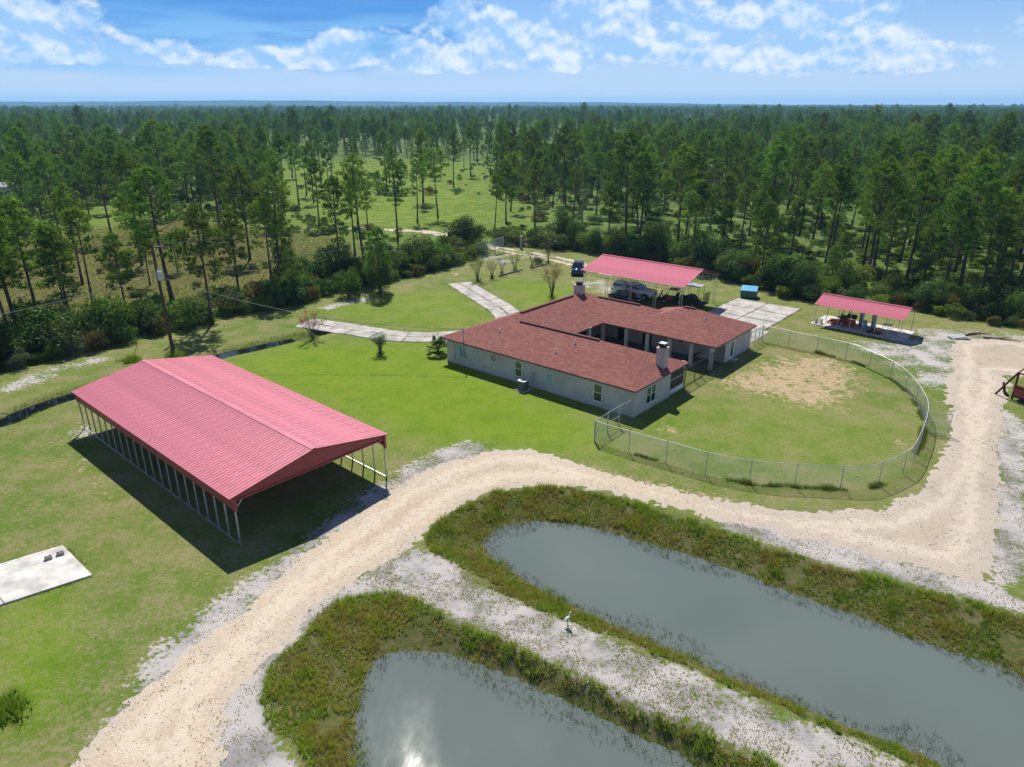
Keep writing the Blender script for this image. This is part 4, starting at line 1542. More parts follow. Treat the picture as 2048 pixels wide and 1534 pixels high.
# ------------------------------------------------------------------ chain link fences
def chain_fence(name, label, path, h, m, postgap=None, posts=None, pitch=0.075, wire=0.0045, rail=0.022, post_r=0.03, group=None, mid=None):
    """path: points in the plane; wires of the mesh are real, crossing diagonals"""
    root = empty(name, (float(path[0][0]), float(path[0][1]), 0))
    tag(root, label, 'fence', group)
    path = np.asarray(path, float) - np.asarray(path[0], float)
    d = np.r_[0, np.cumsum(np.linalg.norm(np.diff(path, axis=0), axis=1))]

    def at(s):
        return np.c_[np.interp(s, d, path[:, 0]), np.interp(s, d, path[:, 1])]
    if posts is None:
        posts = np.linspace(0, d[-1], max(2, int(round(d[-1] / postgap)) + 1))
    pm_ = None
    for p in at(np.asarray(posts)):
        if pm_ is None:
            mb_ = MB().tube([(0, 0, -0.05), (0, 0, h + 0.02)], post_r, 8)
            mb_.tube([(0, 0, h + 0.02), (0, 0, h + 0.06)], [post_r * 1.2, post_r * 0.4], 8)
            o = obj('post', mb_, m, root)
            pm_ = o.data
        else:
            o = link_mesh('post', pm_, None, root)
        o.location = (p[0], p[1], 0)
    rr = at(np.linspace(0, d[-1], max(2, int(d[-1] / 0.8))))
    obj('top_rail', MB().tube([(x, y, h) for x, y in rr], rail, 6), m, root)
    if mid:
        obj('bottom_rail', MB().tube([(x, y, mid) for x, y in rr], rail, 6), m, root)
    # mesh wires
    k = h / 1.0
    s0 = np.arange(-h, d[-1], pitch)
    V_, F_ = [], []
    n = 0
    for sgn in (1, -1):
        a = s0 if sgn == 1 else s0 + h
        b = a + sgn * h
        za, zb = np.zeros(len(a)) + 0.03, np.full(len(a), h - 0.01)
        # clip to the fence length
        for s_a, s_b in zip(a, b):
            t0, t1 = 0.0, 1.0
            ds = s_b - s_a
            lo_t, hi_t = sorted(((0 - s_a) / ds, (d[-1] - s_a) / ds))
            t0, t1 = max(t0, lo_t), min(t1, hi_t)
            if t1 - t0 < 0.02:
                continue
            pts_ = []
            for t in np.linspace(t0, t1, 3):
                q = at(np.array([s_a + ds * t]))[0]
                pts_.append((q[0], q[1], 0.03 + (h - 0.04) * t))
            V_.append(pts_)
    V_ = np.array(V_)
    N = len(V_)
    off = np.array([[0, 0, wire * 0.7], [wire * 0.6, wire * 0.6, -wire * 0.5], [-wire * 0.6, -wire * 0.6, -wire * 0.5]])
    vv = (V_[:, :, None, :] + off[None, None]).reshape(-1, 3)
    base_ = np.arange(N)[:, None, None] * 9 + np.array([0, 3])[None, :, None]
    q = np.array([[0, 1, 4, 3], [1, 2, 5, 4], [2, 0, 3, 5]])
    ff = (base_[..., None] + q[None, None]).reshape(-1, 4)
    me = np_mesh('chain_link', vv, ff, m)
    cl = link_mesh('chain_link', me, None, root)
    cl['kind'] = 'stuff'
    return root


M['fence'] = mat('galvanised fence', (0.42, 0.45, 0.46), 0.5, metal=0.35, var=0.1)
FH = 1.83
rail_px = [(1190, 842), (1264, 863), (1345, 885), (1436, 909), (1535, 924), (1631, 929), (1717, 933), (1754, 928), (1787, 916), (1824, 896), (1843, 863), (1856, 825),
           (1854, 796), (1828, 755), (1791, 725), (1739, 701), (1698, 686), (1587, 663), (1527, 651)]
rail_pts = np.array([G(x, y, FH)[:2] for x, y in rail_px])
yard_path = catmull(rail_pts, 4)
chain_fence('chain_link_fence', 'long curved chain link fence round the yard behind the house', yard_path, FH, M['fence'], postgap=3.05)
g0 = rail_pts[0]
gA = np.array([G(1213.9, 866.8)[:2], G(1236.7, 852.2)[:2]])
wf_ = chain_fence('chain_link_fence', 'short chain link run from the yard corner to the house wall with a walk gate', np.array([g0 + [0.03, 0.05], gA[0], gA[1], hpt(-0.06, -0.06)]), FH, M['fence'],
            posts=[0.05, float(np.linalg.norm(gA[0] - g0)), float(np.linalg.norm(gA[0] - g0) + np.linalg.norm(gA[1] - gA[0]))], post_r=0.05)
ga0, ga1 = gA[0] - g0 - [0.03, 0.05], gA[1] - g0 - [0.03, 0.05]
obj('gate_bar', MB().tube([(*ga0, 0.9), (*ga1, 0.9)], 0.022, 6), M['fence'], wf_)
gB = rail_pts[-1]
chain_fence('chain_link_fence', 'short chain link run closing the yard at the end wall by the concrete apron', np.array([gB + [0.05, 0.02], G(1511, 690)[:2], hpt(0.1, 24.5)]), FH, M['fence'], postgap=1.1, post_r=0.035)
# open yard gate swung outward
gt = [G(1857, 821, FH)[:2], G(1906, 829, FH)[:2]]
yg = empty('yard_gate', (gt[0][0], gt[0][1], 0), math.atan2(gt[1][1] - gt[0][1], gt[1][0] - gt[0][0]))
tag(yg, 'chain link gate swung open outward from the curved fence onto the track', 'gate')
gl_ = float(np.linalg.norm(gt[1] - gt[0]))
fr_ = MB()
for z in (0.12, 0.95, FH - 0.02):
    fr_.tube([(0.06, 0, z), (gl_, 0, z)], 0.022, 6)
for x in (0.06, gl_):
    fr_.tube([(x, 0, 0.1), (x, 0, FH)], 0.022, 6)
obj('gate_frame', fr_, M['fence'], yg)
ms = MB()
for k in range(int((gl_ + FH) / 0.075)):
    s = k * 0.075
    for a, b in (((s, 0.12), (s - 1.7, 1.82)), ((s - 1.7, 0.12), (s, 1.82))):
        p, q = np.array(a), np.array(b)
        t0, t1 = sorted(((0.06 - p[0]) / (q[0] - p[0]), (gl_ - p[0]) / (q[0] - p[0])))
        t0, t1 = max(0, t0), min(1, t1)
        if t1 - t0 > 0.02:
            pa, pb = p + (q - p) * t0, p + (q - p) * t1
            ms.bar((pa[0], 0, pa[1]), (pb[0], 0, pb[1]), 0.004)
o = obj('chain_link', ms, M['fence'], yg)
o['kind'] = 'stuff'
# black fence across the courtyard mouth
bf = [hpt(0.05, v) for v in (6.4, 9.3, 11.3, 12.7, 17.7)]
bfd = [0] + list(np.cumsum([float(np.linalg.norm(bf[i + 1] - bf[i])) for i in range(4)]))
chain_fence('black_fence', 'black chain link fence closing the courtyard between the house wings', np.array(bf), 1.85, M['dark'], posts=bfd, pitch=0.09, wire=0.006, post_r=0.045, rail=0.035, mid=0.08)

# far entrance: panels and tall posts
e0, e1, e2 = G(953, 516)[:2], G(990, 508)[:2], G(1007, 503)[:2]
chain_fence('entrance_fence', 'tall chain link panel among the shrubs beside the entrance gate', np.array([e0, e1]), 2.5, M['fence'], postgap=2.0, pitch=0.07, wire=0.006, post_r=0.045)
gg = empty('entrance_gate', (e1[0], e1[1], 0), math.atan2(*(e2 - e1)[::-1]))
tag(gg, 'tall grey entrance gate with blue grey mesh top, folded open by the dirt lane', 'gate')
gw_ = float(np.linalg.norm(e2 - e1))
fr_ = MB()
for z in (0.15, 1.3, 2.6):
    fr_.tube([(0.1, 0, z), (gw_, 0, z)], 0.035, 6)
for x in (0.1, gw_ * 0.5, gw_):
    fr_.tube([(x, 0, 0.0), (x, 0, 2.75)], 0.045, 6)
obj('gate_frame', fr_, M['fence'], gg)
ms = MB()
for k in range(40):
    x = 0.1 + k * (gw_ - 0.1) / 39
    ms.bar((x, 0, 1.3), (x, 0, 2.6), 0.02)
o = obj('gate_bars', ms, M['tank'], gg)
o['kind'] = 'stuff'
q = G(1042, 497)
ob = empty('gate_pillar', (q[0], q[1], 0))
tag(ob, 'weathered grey gate pillar half hidden in shrubs across the lane', 'pillar')
obj('shaft', MB().box(-0.22, 0.22, -0.22, 0.22, 0, 2.2), M['grey'], ob, bevel=0.02)
obj('cap', MB().box(-0.28, 0.28, -0.28, 0.28, 2.2, 2.32), M['conc'], ob, bevel=0.02)


# ------------------------------------------------------------------ poles and wires
p1 = G(348, 712)
pole = empty('utility_pole', (p1[0], p1[1], 0))
tag(pole, 'brown wooden utility pole with a grey transformer behind the red carport', 'utility pole')
obj('pole', MB().tube([(0, 0, -0.2), (-0.1, 0, 6), (-0.22, 0, 11.9)], [0.19, 0.16, 0.13], 10), M['wood'], pole)
tf = MB().tube([(0.2, -0.32, 8.3), (0.2, -0.32, 9.15)], 0.24, 12)
tf.tube([(0.2, -0.32, 9.15), (0.2, -0.32, 9.24)], [0.24, 0.12], 12)
for dx in (-0.12, 0.12):
    tf.tube([(0.2 + dx, -0.32, 9.2), (0.2 + dx, -0.32, 9.5)], [0.05, 0.035], 6)
obj('transformer', tf, mat('pale grey tank', (0.5, 0.53, 0.56), 0.4, var=0.08), pole)
ca = MB().bar((-0.22, 0, 11.6), (0.9, 0.3, 11.62), 0.07, 0.09)
ca.bar((-0.2, 0, 8.7), (0.25, -0.1, 8.7), 0.06)
ca.tube([(0.8, 0.27, 11.65), (0.8, 0.27, 11.85)], [0.06, 0.04], 6)
ca.tube([(-0.25, 0, 11.9), (-0.25, 0, 12.05)], [0.05, 0.03], 6)
obj('cross_arm', ca, M['grey'], pole)
p2 = G(1163, 482)
pole2 = empty('utility_pole', (p2[0], p2[1], 0))
tag(pole2, 'thin grey utility pole standing among the pines past the entrance lane', 'utility pole')
obj('pole', MB().tube([(0, 0, -0.2), (0, 0, 9.6)], [0.17, 0.12], 10), mat('grey pole wood', (0.22, 0.2, 0.18), 0.9, var=0.2), pole2)
obj('insulator', MB().tube([(0, 0, 9.6), (0, 0, 9.8)], [0.05, 0.03], 6).tube([(0.12, -0.1, 7.6), (0.12, -0.1, 7.8)], [0.1, 0.07], 6), M['copper'], pole2)


def wire(name, a, b, sag, r, label, m=None):
    pts = []
    for t in np.linspace(0, 1, 25):
        p = np.asarray(a) * (1 - t) + np.asarray(b) * t
        pts.append((p[0], p[1], p[2] - sag * 4 * t * (1 - t)))
    o = obj(name, MB().tube(pts, r, 5), m or M['wire'])
    tag(o, label, 'cable')
    return o


top1 = np.array([p1[0] - 0.22, p1[1], 0])
mast = np.array([*hpt(19.98, -0.32), 4.05])
wire('power_cable', top1 + [0.02, 0, 11.85], np.array([p2[0], p2[1], 9.75]), 1.0, 0.022, 'thin power line strung from the top of the wooden pole to the grey pole')
wire('power_cable', top1 + [0.1, -0.1, 8.75], np.array([p2[0] + 0.1, p2[1], 7.7]), 1.1, 0.022, 'lower power line strung from the transformer to the grey pole')
wire('service_cable', top1 + [0.25, -0.15, 8.6], mast, 1.3, 0.028, 'thick service cable sagging from the transformer to the house mast')
wire('service_cable', top1 + [-0.05, -0.12, 8.7], np.array([-64.0, 44.0, 8.2]), 1.3, 0.035, 'thick twisted cable sagging from the wooden pole away past the ditch')
# yellow guy wire marker
q0 = G(266, 722)
gy_ = empty('guy_wire', (q0[0], q0[1], 0))
tag(gy_, 'yellow guy wire sleeve leaning up out of the weeds by the ditch', 'guy wire')
dv = np.array([top1[0] - q0[0], top1[1] - q0[1], 9.5])
dv = dv / np.linalg.norm(dv)
obj('sleeve', MB().tube([(0, 0, 0), tuple(dv * 2.3)], 0.045, 8), M['yellow'], gy_)
obj('cable', MB().tube([tuple(dv * 2.3), (top1[0] - q0[0], top1[1] - q0[1], 9.5)], 0.012, 5), M['wire'], gy_)


# ------------------------------------------------------------------ vehicles
def side_loft(profile, wfun):
    """profile: closed list of (x, z) seen from the side; wfun(x, z) half width"""
    n = len(profile)
    mb_ = MB()
    vs_ = [(x, -wfun(x, z), z) for x, z in profile] + [(x, wfun(x, z), z) for x, z in profile]
    fs_ = [tuple(range(n)), tuple(range(2 * n - 1, n - 1, -1))]
    fs_ += [(i, n + i, n + (i + 1) % n, (i + 1) % n) for i in range(n)]
    return mb_.add(vs_, fs_)


def wheel(parent, x, y, r, w):
    s = 1 if y > 0 else -1
    t_ = MB().tube([(0, -w / 2, 0), (0, -w / 2 + 0.04, 0), (0, w / 2 - 0.04, 0), (0, w / 2, 0)], [r * 0.9, r, r, r * 0.9], 18)
    wo = obj('wheel', t_, M['tyre'], parent)
    wo.location = (x, y, r)
    ri = MB().tube([(0, s * w / 2 * 0.9, 0), (0, s * (w / 2 + 0.012), 0)], r * 0.62, 14)
    for k in range(5):
        a = 2 * math.pi * k / 5
        ri.bar((0, s * (w / 2 + 0.02), 0), (r * 0.58 * math.cos(a), s * (w / 2 + 0.02), r * 0.58 * math.sin(a)), 0.05, 0.03, up=(0, 1, 0))
    obj('rim', ri, M['rim'], wo)


def car(name, label, cat, loc, rz, paint, L=4.6, Wd=1.82, kind='sedan', group=None):
    root = empty(name, loc, rz)
    tag(root, label, cat, group)
    h = L / 2
    if kind == 'suv':
        low = [(-h, 0.35), (-h + 0.03, 0.95), (-h + 0.15, 1.08), (h - 1.35, 1.08), (h - 0.25, 0.98), (h - 0.02, 0.8), (h, 0.4), (h - 0.15, 0.26), (-h + 0.15, 0.26)]
        top = [(-h + 0.12, 1.07), (-h + 0.45, 1.62), (-h + 1.0, 1.72), (h - 2.3, 1.70), (h - 1.35, 1.07)]
    else:
        low = [(-h, 0.4), (-h + 0.04, 0.85), (-h + 0.3, 0.98), (-h + 1.0, 0.99), (h - 1.45, 0.95), (h - 0.4, 0.8), (h - 0.03, 0.62), (h, 0.38), (h - 0.15, 0.2), (-h + 0.15, 0.24)]
        top = [(-h + 0.75, 0.97), (-h + 1.45, 1.38), (-h + 2.1, 1.45), (h - 2.2, 1.42), (h - 1.35, 0.95)]
    hw = Wd / 2
    obj('body', side_loft(low, lambda x, z: hw * (0.94 if z < 0.3 else 1.0) * (1 - 0.13 * max(0, abs(x) / h - 0.75) / 0.25)), paint, root, bevel=0.05, smooth=True)
    zt = max(z for _, z in top)
    zb = min(z for _, z in top)
    gh = obj('greenhouse', side_loft(top, lambda x, z: hw * (0.92 - 0.2 * (z - zb) / (zt - zb))), M['glass'], root, bevel=0.03)
    rf = [p for p in top if p[1] > zt - 0.25]
    rp = [(x, z + 0.012) for x, z in rf] + [(x, z - 0.03) for x, z in reversed(rf)]
    obj('roof_skin', side_loft(rp, lambda x, z: hw * 0.735), paint, root, bevel=0.01)
    for s in (-1, 1):
        for i in (0, 1, 3):
            (xa, za), (xb, zb_) = top[i], top[(i + 1) % len(top)]
            wa = hw * (0.92 - 0.2 * (za - zb) / (zt - zb))
            wb = hw * (0.92 - 0.2 * (zb_ - zb) / (zt - zb))
            obj('pillar', MB().bar((xa, s * wa, za), (xb, s * wb, zb_), 0.07, 0.05), paint, root)
        xm_ = (top[1][0] + top[3][0]) / 2
        obj('pillar', MB().bar((xm_, s * hw * 0.925, zb), (xm_, s * hw * 0.735, zt - 0.02), 0.09, 0.04), paint, root)
        obj('headlamp', MB().box(h - 0.22, h - 0.02, s * hw * 0.72 - 0.14, s * hw * 0.72 + 0.14, 0.6, 0.74), M['lamp'], root, bevel=0.02)
        obj('tail_lamp', MB().box(-h - 0.01, -h + 0.16, s * hw * 0.76 - 0.14, s * hw * 0.76 + 0.14, 0.72, 0.9), M['tail'], root, bevel=0.02)
        obj('mirror', MB().box(top[-1][0] - 0.45, top[-1][0] - 0.28, s * hw * 1.06 - 0.08, s * hw * 1.06 + 0.08, zb + 0.02, zb + 0.16), paint, root, bevel=0.03)
        for x in (-h * 0.62, h * 0.64):
            wheel(root, x, s * (hw - 0.1), 0.33, 0.22)
    obj('grille', MB().box(h - 0.05, h + 0.012, -0.55, 0.55, 0.34, 0.52), M['blackp'], root)
    return root


q = G(1158, 553)
car('parked_car', 'shiny dark blue car parked alone on the dirt lane by the carport', 'car', (q[0], q[1] + 2.3, 0), R(-100), M['bluec'], L=4.7, kind='suv')
q = G(1252, 603)
car('parked_car', 'black car parked under the carport in front of the white pickup', 'car', (q[0], q[1], 0), R(-34), M['blackc'], L=4.7)

# white pickup with canopy
q = G(1268, 594)
pk = empty('pickup_truck', (q[0], q[1], 0), R(-33))
tag(pk, 'white crew cab pickup truck with a bed canopy under the carport', 'pickup truck')
low = [(-3.05, 0.62), (-3.05, 1.3), (-1.25, 1.33), (1.35, 1.33), (1.6, 1.32), (2.85, 1.22), (3.02, 1.05), (3.05, 0.6), (2.8, 0.45), (-2.8, 0.5)]
obj('body', side_loft(low, lambda x, z: 1.0 * (1 - 0.08 * max(0, abs(x) - 2.4) / 0.6)), M['white'], pk, bevel=0.06, smooth=True)
cab = [(-1.2, 1.32), (-1.1, 1.88), (-0.85, 1.96), (0.55, 1.96), (1.45, 1.32)]
obj('cab', side_loft(cab, lambda x, z: 0.95 - 0.2 * (z - 1.32) / 0.64), M['white'], pk, bevel=0.05)
obj('windscreen', MB().add([(0.72, -0.72, 1.88), (0.72, 0.72, 1.88), (1.46, 0.86, 1.36), (1.46, -0.86, 1.36)], [(0, 1, 2, 3)]).xform(Matrix.Translation((0.03, 0, 0.03))), M['glass'], pk)
for s in (-1, 1):
    for x0, x1, t0, t1 in ((-1.0, -0.2, -0.95, -0.2), (-0.1, 1.05, -0.1, 0.55)):
        obj('side_window', MB().add([(x0, s * 0.96, 1.38), (x1, s * 0.96, 1.38), (t1, s * 0.80, 1.86), (t0, s * 0.80, 1.86)], [(0, 1, 2, 3)]), M['glass'], pk)
can = [(-3.0, 1.32), (-2.95, 1.85), (-2.7, 1.97), (-1.35, 1.97), (-1.24, 1.32)]
cn = obj('bed_canopy', side_loft(can, lambda x, z: 0.95 - 0.17 * (z - 1.32) / 0.65), M['white'], pk, bevel=0.05)
for s in (-1, 1):
    obj('canopy_window', MB().add([(-2.8, s * 0.945, 1.45), (-1.45, s * 0.945, 1.45), (-1.5, s * 0.845, 1.82), (-2.72, s * 0.845, 1.82)], [(0, 1, 2, 3)]), M['glass'], cn)
rk = MB()
for s in (-1, 1):
    rk.tube([(-2.8, s * 0.7, 2.08), (0.3, s * 0.68, 2.08)], 0.025, 6)
for x in (-2.7, -1.7, -0.7, 0.2):
    rk.tube([(x, -0.72, 2.08), (x, 0.72, 2.08)], 0.025, 6)
    for s in (-1, 1):
        rk.tube([(x, s * 0.68, 1.9), (x, s * 0.69, 2.08)], 0.02, 6)
obj('roof_rack', rk, M['galv'], pk)
for s in (-1, 1):
    obj('tail_lamp', MB().box(-3.08, -2.98, s * 0.9 - 0.09, s * 0.9 + 0.09, 0.85, 1.22), M['tail'], pk)
    obj('headlamp', MB().box(2.92, 3.07, s * 0.74 - 0.16, s * 0.74 + 0.16, 0.86, 1.08), M['lamp'], pk, bevel=0.02)
    obj('wheel_arch', MB().tube([(x_ + 0.5 * math.cos(a), s * 0.995, 0.42 + 0.5 * math.sin(a)) for x_ in (-1.85,) for a in np.linspace(0, math.pi, 9)], 0.05, 6)
        .tube([(1.95 + 0.5 * math.cos(a), s * 0.995, 0.42 + 0.5 * math.sin(a)) for a in np.linspace(0, math.pi, 9)], 0.05, 6), M['blackp'], pk)
    obj('mirror', MB().box(1.0, 1.15, s * 1.12 - 0.1, s * 1.12 + 0.1, 1.35, 1.6), M['blackp'], pk, bevel=0.03)
    for x in (-1.85, 1.95):
        wheel(pk, x, s * 0.9, 0.42, 0.27)
obj('grille', MB().box(3.0, 3.08, -0.55, 0.55, 0.72, 1.08), M['blackp'], pk)
obj('bumper', MB().box(2.95, 3.16, -0.98, 0.98, 0.5, 0.7).box(-3.18, -3.02, -0.95, 0.95, 0.55, 0.72), M['galv'], pk, bevel=0.03)

# side by side utility vehicle
q = G(1346, 606)
ut = empty('utility_vehicle', (q[0], q[1], 0), R(150))
tag(ut, 'black four wheeled utility buggy with roll cage and red panels under the carport', 'buggy')
obj('chassis', side_loft([(-1.45, 0.45), (-1.45, 0.8), (-0.5, 0.85), (0.5, 0.8), (1.2, 0.98), (1.5, 0.8), (1.5, 0.45)], lambda x, z: 0.62), M['blackp'], ut, bevel=0.04)
obj('roof', side_loft([(-0.7, 1.86), (0.55, 1.9), (0.6, 1.96), (-0.7, 1.94)], lambda x, z: 0.66), M['blackp'], ut, bevel=0.02)
cg = MB()
for s in (-1, 1):
    cg.tube([(1.05, s * 0.62, 0.9), (0.55, s * 0.62, 1.88), (-0.65, s * 0.62, 1.88), (-0.75, s * 0.62, 0.8)], 0.035, 6)
    cg.tube([(-0.1, s * 0.62, 1.88), (-0.1, s * 0.62, 0.8)], 0.03, 6)
obj('roll_cage', cg, M['dark'], ut)
obj('seat', MB().box(-0.6, -0.05, -0.55, 0.55, 0.8, 1.0).box(-0.68, -0.5, -0.55, 0.55, 1.0, 1.5), M['blackp'], ut, bevel=0.04)
obj('cargo_box', MB().box(-1.55, -0.8, -0.62, 0.62, 0.86, 0.9).box(-1.55, -0.8, -0.62, -0.58, 0.9, 1.15).box(-1.55, -0.8, 0.58, 0.62, 0.9, 1.15).box(-1.55, -1.5, -0.58, 0.58, 0.9, 1.15), M['dark'], ut)
for s in (-1, 1):
    obj('door_panel', MB().box(-0.1, 0.85, s * 0.65 - 0.02, s * 0.65 + 0.02, 0.5, 0.85), M['red'], ut)
    for x in (-1.05, 1.05):
        wheel(ut, x, s * 0.66, 0.34, 0.28)

# low red cart
q = G(1362, 604)
rc_ = empty('red_cart', (q[0], q[1] - 0.3, 0), R(-40))
tag(rc_, 'low red metal cart standing by the buggy under the carport edge', 'cart')
obj('bed', MB().box(-1.0, 1.0, -0.45, 0.45, 0.38, 0.44).box(-1.0, 1.0, -0.45, -0.41, 0.44, 0.62).box(-1.0, 1.0, 0.41, 0.45, 0.44, 0.62), M['orange'], rc_)
for s in (-1, 1):
    for x in (-0.7, 0.7):
        wheel(rc_, x, s * 0.5, 0.22, 0.12)

# utility trailer with ramp gate
q = G(1393, 612)
tl = empty('utility_trailer', (q[0], q[1], 0), R(-40))
tag(tl, 'black utility trailer with upright mesh ramp gate beside the buggy', 'trailer')
obj('deck', MB().box(-1.8, 1.2, -0.8, 0.8, 0.5, 0.58), M['dark'], tl)
rl = MB()
for s in (-1, 1):
    rl.bar((-1.8, s * 0.8, 0.95), (1.2, s * 0.8, 0.95), 0.05)
    for x in (-1.8, -0.8, 0.2, 1.2):
        rl.bar((x, s * 0.8, 0.55), (x, s * 0.8, 0.95), 0.05)
rl.bar((-1.8, -0.8, 0.95), (-1.8, 0.8, 0.95), 0.05)
obj('side_rail', rl, M['dark'], tl)
rg = MB()
for z in (0.55, 1.3, 2.0):
    rg.bar((1.22 + (z - 0.55) * 0.1, -0.8, z), (1.22 + (z - 0.55) * 0.1, 0.8, z), 0.05)
for k in range(9):
    y_ = -0.8 + k * 0.2
    rg.bar((1.22, y_, 0.55), (1.36, y_, 2.0), 0.04)
obj('ramp_gate', rg, M['dark'], tl)
obj('drawbar', MB().bar((-1.8, -0.5, 0.5), (-2.9, 0, 0.48), 0.08).bar((-1.8, 0.5, 0.5), (-2.9, 0, 0.48), 0.08).tube([(-2.9, 0, 0.0), (-2.9, 0, 0.6)], 0.03, 6), M['dark'], tl)
for s in (-1, 1):
    wheel(tl, -0.2, s * 0.92, 0.33, 0.18)
    obj('mudguard', MB().box(-0.6, 0.2, s * 0.92 - 0.13, s * 0.92 + 0.13, 0.70, 0.73), M['dark'], tl)
# covered load on the trailer
q2 = (q[0] - 0.55, q[1] + 0.45)
ld = empty('black_engine_cover', (q2[0], q2[1], 0.58), R(-40))
tag(ld, 'bulky black covered machine standing on the utility trailer', 'covered machine')
obj('cover', side_loft([(-0.9, 0), (-0.85, 0.55), (-0.5, 0.85), (0.2, 0.9), (0.6, 0.55), (0.7, 0)], lambda x, z: 0.55 - 0.12 * z), M['blackp'], ld, bevel=0.06)
obj('strap', MB().bar((-0.2, -0.56, 0.02), (-0.2, -0.44, 0.92), 0.05, 0.02).bar((-0.2, 0.56, 0.02), (-0.2, 0.44, 0.92), 0.05, 0.02), M['grey'], ld)
# grey canopy on posts
q = G(1386, 600)
cp = empty('shade_canopy', (q[0], q[1], 0), R(-40))
tag(cp, 'grey flat shade canopy on four thin posts next to the carport', 'canopy')
obj('top', MB().box(-2.0, 1.2, -0.9, 0.9, 2.05, 2.12), M['tank'], cp, bevel=0.02)
for x in (-1.9, 1.1):
    for y_ in (-0.82, 0.82):
        obj('post', MB().tube([(x, y_, 0), (x, y_, 2.06)], 0.03, 6), M['dark'], cp)

# dumpster
dm_p = G(1497, 594)
dp = empty('dumpster', (dm_p[0], dm_p[1], 0), R(-22))
tag(dp, 'dark green steel dumpster with a blue lid standing at the wood edge', 'dumpster')
obj('bin', side_loft([(-0.95, 0.15), (-0.95, 1.35), (0.95, 1.05), (0.95, 0.15)], lambda x, z: 1.05), M['green'], dp, bevel=0.02).rotation_euler = (0, 0, R(-90))
lidm = MB().add([(-1.07, 1.0, 1.40), (1.07, 1.0, 1.40), (1.07, -0.98, 1.09), (-1.07, -0.98, 1.09), (-1.07, 1.0, 1.36), (1.07, 1.0, 1.36), (1.07, -0.98, 1.05), (-1.07, -0.98, 1.05)],
                [(0, 1, 2, 3), (7, 6, 5, 4), (0, 4, 5, 1), (1, 5, 6, 2), (2, 6, 7, 3), (3, 7, 4, 0)])
lid_ = obj('lid', lidm, M['bluelid'], dp)
for x in (-0.55, 0.0, 0.55):
    obj('lid_rib', MB().bar((x, 0.98, 1.415), (x, -0.96, 1.11), 0.06, 0.03), M['bluelid'], lid_)
for s in (-1, 1):
    obj('fork_pocket', MB().bar((s * 1.1, 0.8, 0.75), (s * 1.1, -0.8, 0.75), 0.1, 0.18), M['green'], dp)
    obj('skid', MB().box(s * 0.8 - 0.08, s * 0.8 + 0.08, -0.9, 0.9, 0, 0.15), M['dark'], dp)


# ------------------------------------------------------------------ a person bending at the pickup's front
def skin_body(name, verts, edges, radii, m, parent, root_i=0):
    me = bpy.data.meshes.new(name)
    me.from_pydata(verts, edges, [])
    me.materials.append(m)
    o = link_mesh(name, me, None, parent)
    o.modifiers.new('skin', 'SKIN')
    if not me.skin_vertices:
        bpy.context.view_layer.update()
    sv = me.skin_vertices[0].data if me.skin_vertices else None
    if sv is None:
        bpy.context.view_layer.objects.active = o
        bpy.ops.mesh.customdata_skin_add()
        sv = me.skin_vertices[0].data
    for i, r in enumerate(radii):
        sv[i].radius = (r, r) if not hasattr(r, '__len__') else r
        sv[i].use_root = (i == root_i)
    ss = o.modifiers.new('sub', 'SUBSURF')
    ss.levels = ss.render_levels = 2
    return o


q = G(1318, 606)
per = empty('person', (q[0], q[1], 0), R(20))
tag(per, 'person in a white shirt and dark trousers bending beside the pickup', 'person')
pv_ = [(0, 0, 0.92), (0.1, 0, 1.15), (0.27, 0, 1.35), (0.33, 0, 1.46), (0.4, 0, 1.56), (0.42, 0, 1.66),
       (0, 0.1, 0.88), (0.02, 0.12, 0.48), (-0.02, 0.12, 0.09), (0.14, 0.13, 0.04),
       (0, -0.1, 0.88), (0.1, -0.12, 0.48), (0.02, -0.12, 0.09), (0.18, -0.13, 0.04),
       (0.26, 0.18, 1.34), (0.36, 0.24, 1.08), (0.55, 0.2, 0.94), (0.63, 0.19, 0.9),
       (0.26, -0.18, 1.34), (0.38, -0.24, 1.08), (0.57, -0.2, 0.95), (0.65, -0.19, 0.91)]
pe_ = [(0, 1), (1, 2), (2, 3), (3, 4), (4, 5), (0, 6), (6, 7), (7, 8), (8, 9), (0, 10), (10, 11), (11, 12), (12, 13), (2, 14), (14, 15), (15, 16), (16, 17), (2, 18), (18, 19), (19, 20), (20, 21)]
pr_ = [0.14, 0.13, 0.14, 0.06, 0.09, 0.08, 0.095, 0.07, 0.045, 0.04, 0.095, 0.07, 0.045, 0.04, 0.065, 0.048, 0.035, 0.03, 0.065, 0.048, 0.035, 0.03]
skin_body('body', pv_, pe_, pr_, M['skin'], per)
skin_body('shirt', [(0.0, 0, 0.98), (0.1, 0, 1.15), (0.27, 0, 1.36), (0.26, 0.18, 1.34), (0.33, 0.22, 1.18), (0.26, -0.18, 1.34), (0.34, -0.22, 1.18)],
          [(0, 1), (1, 2), (2, 3), (3, 4), (2, 5), (5, 6)], [0.165, 0.155, 0.165, 0.085, 0.07, 0.085, 0.07], M['shirt'], per)
skin_body('trousers', [(0, 0, 0.93), (0, 0.1, 0.86), (0.02, 0.12, 0.48), (-0.02, 0.12, 0.12), (0, -0.1, 0.86), (0.1, -0.12, 0.48), (0.02, -0.12, 0.12)],
          [(0, 1), (1, 2), (2, 3), (0, 4), (4, 5), (5, 6)], [0.155, 0.115, 0.088, 0.065, 0.115, 0.088, 0.065], M['jeans'], per)
bm = bmesh.new()
bmesh.ops.create_icosphere(bm, subdivisions=2, radius=0.115)
for v in bm.verts:
    v.co.z *= 1.05
    if v.co.x > 0.04 and v.co.z < 0.03:
        v.co *= 0.75
me = bpy.data.meshes.new('hair')
bm.to_mesh(me)
bm.free()
hr_ = link_mesh('hair', me, M['hair'], per)
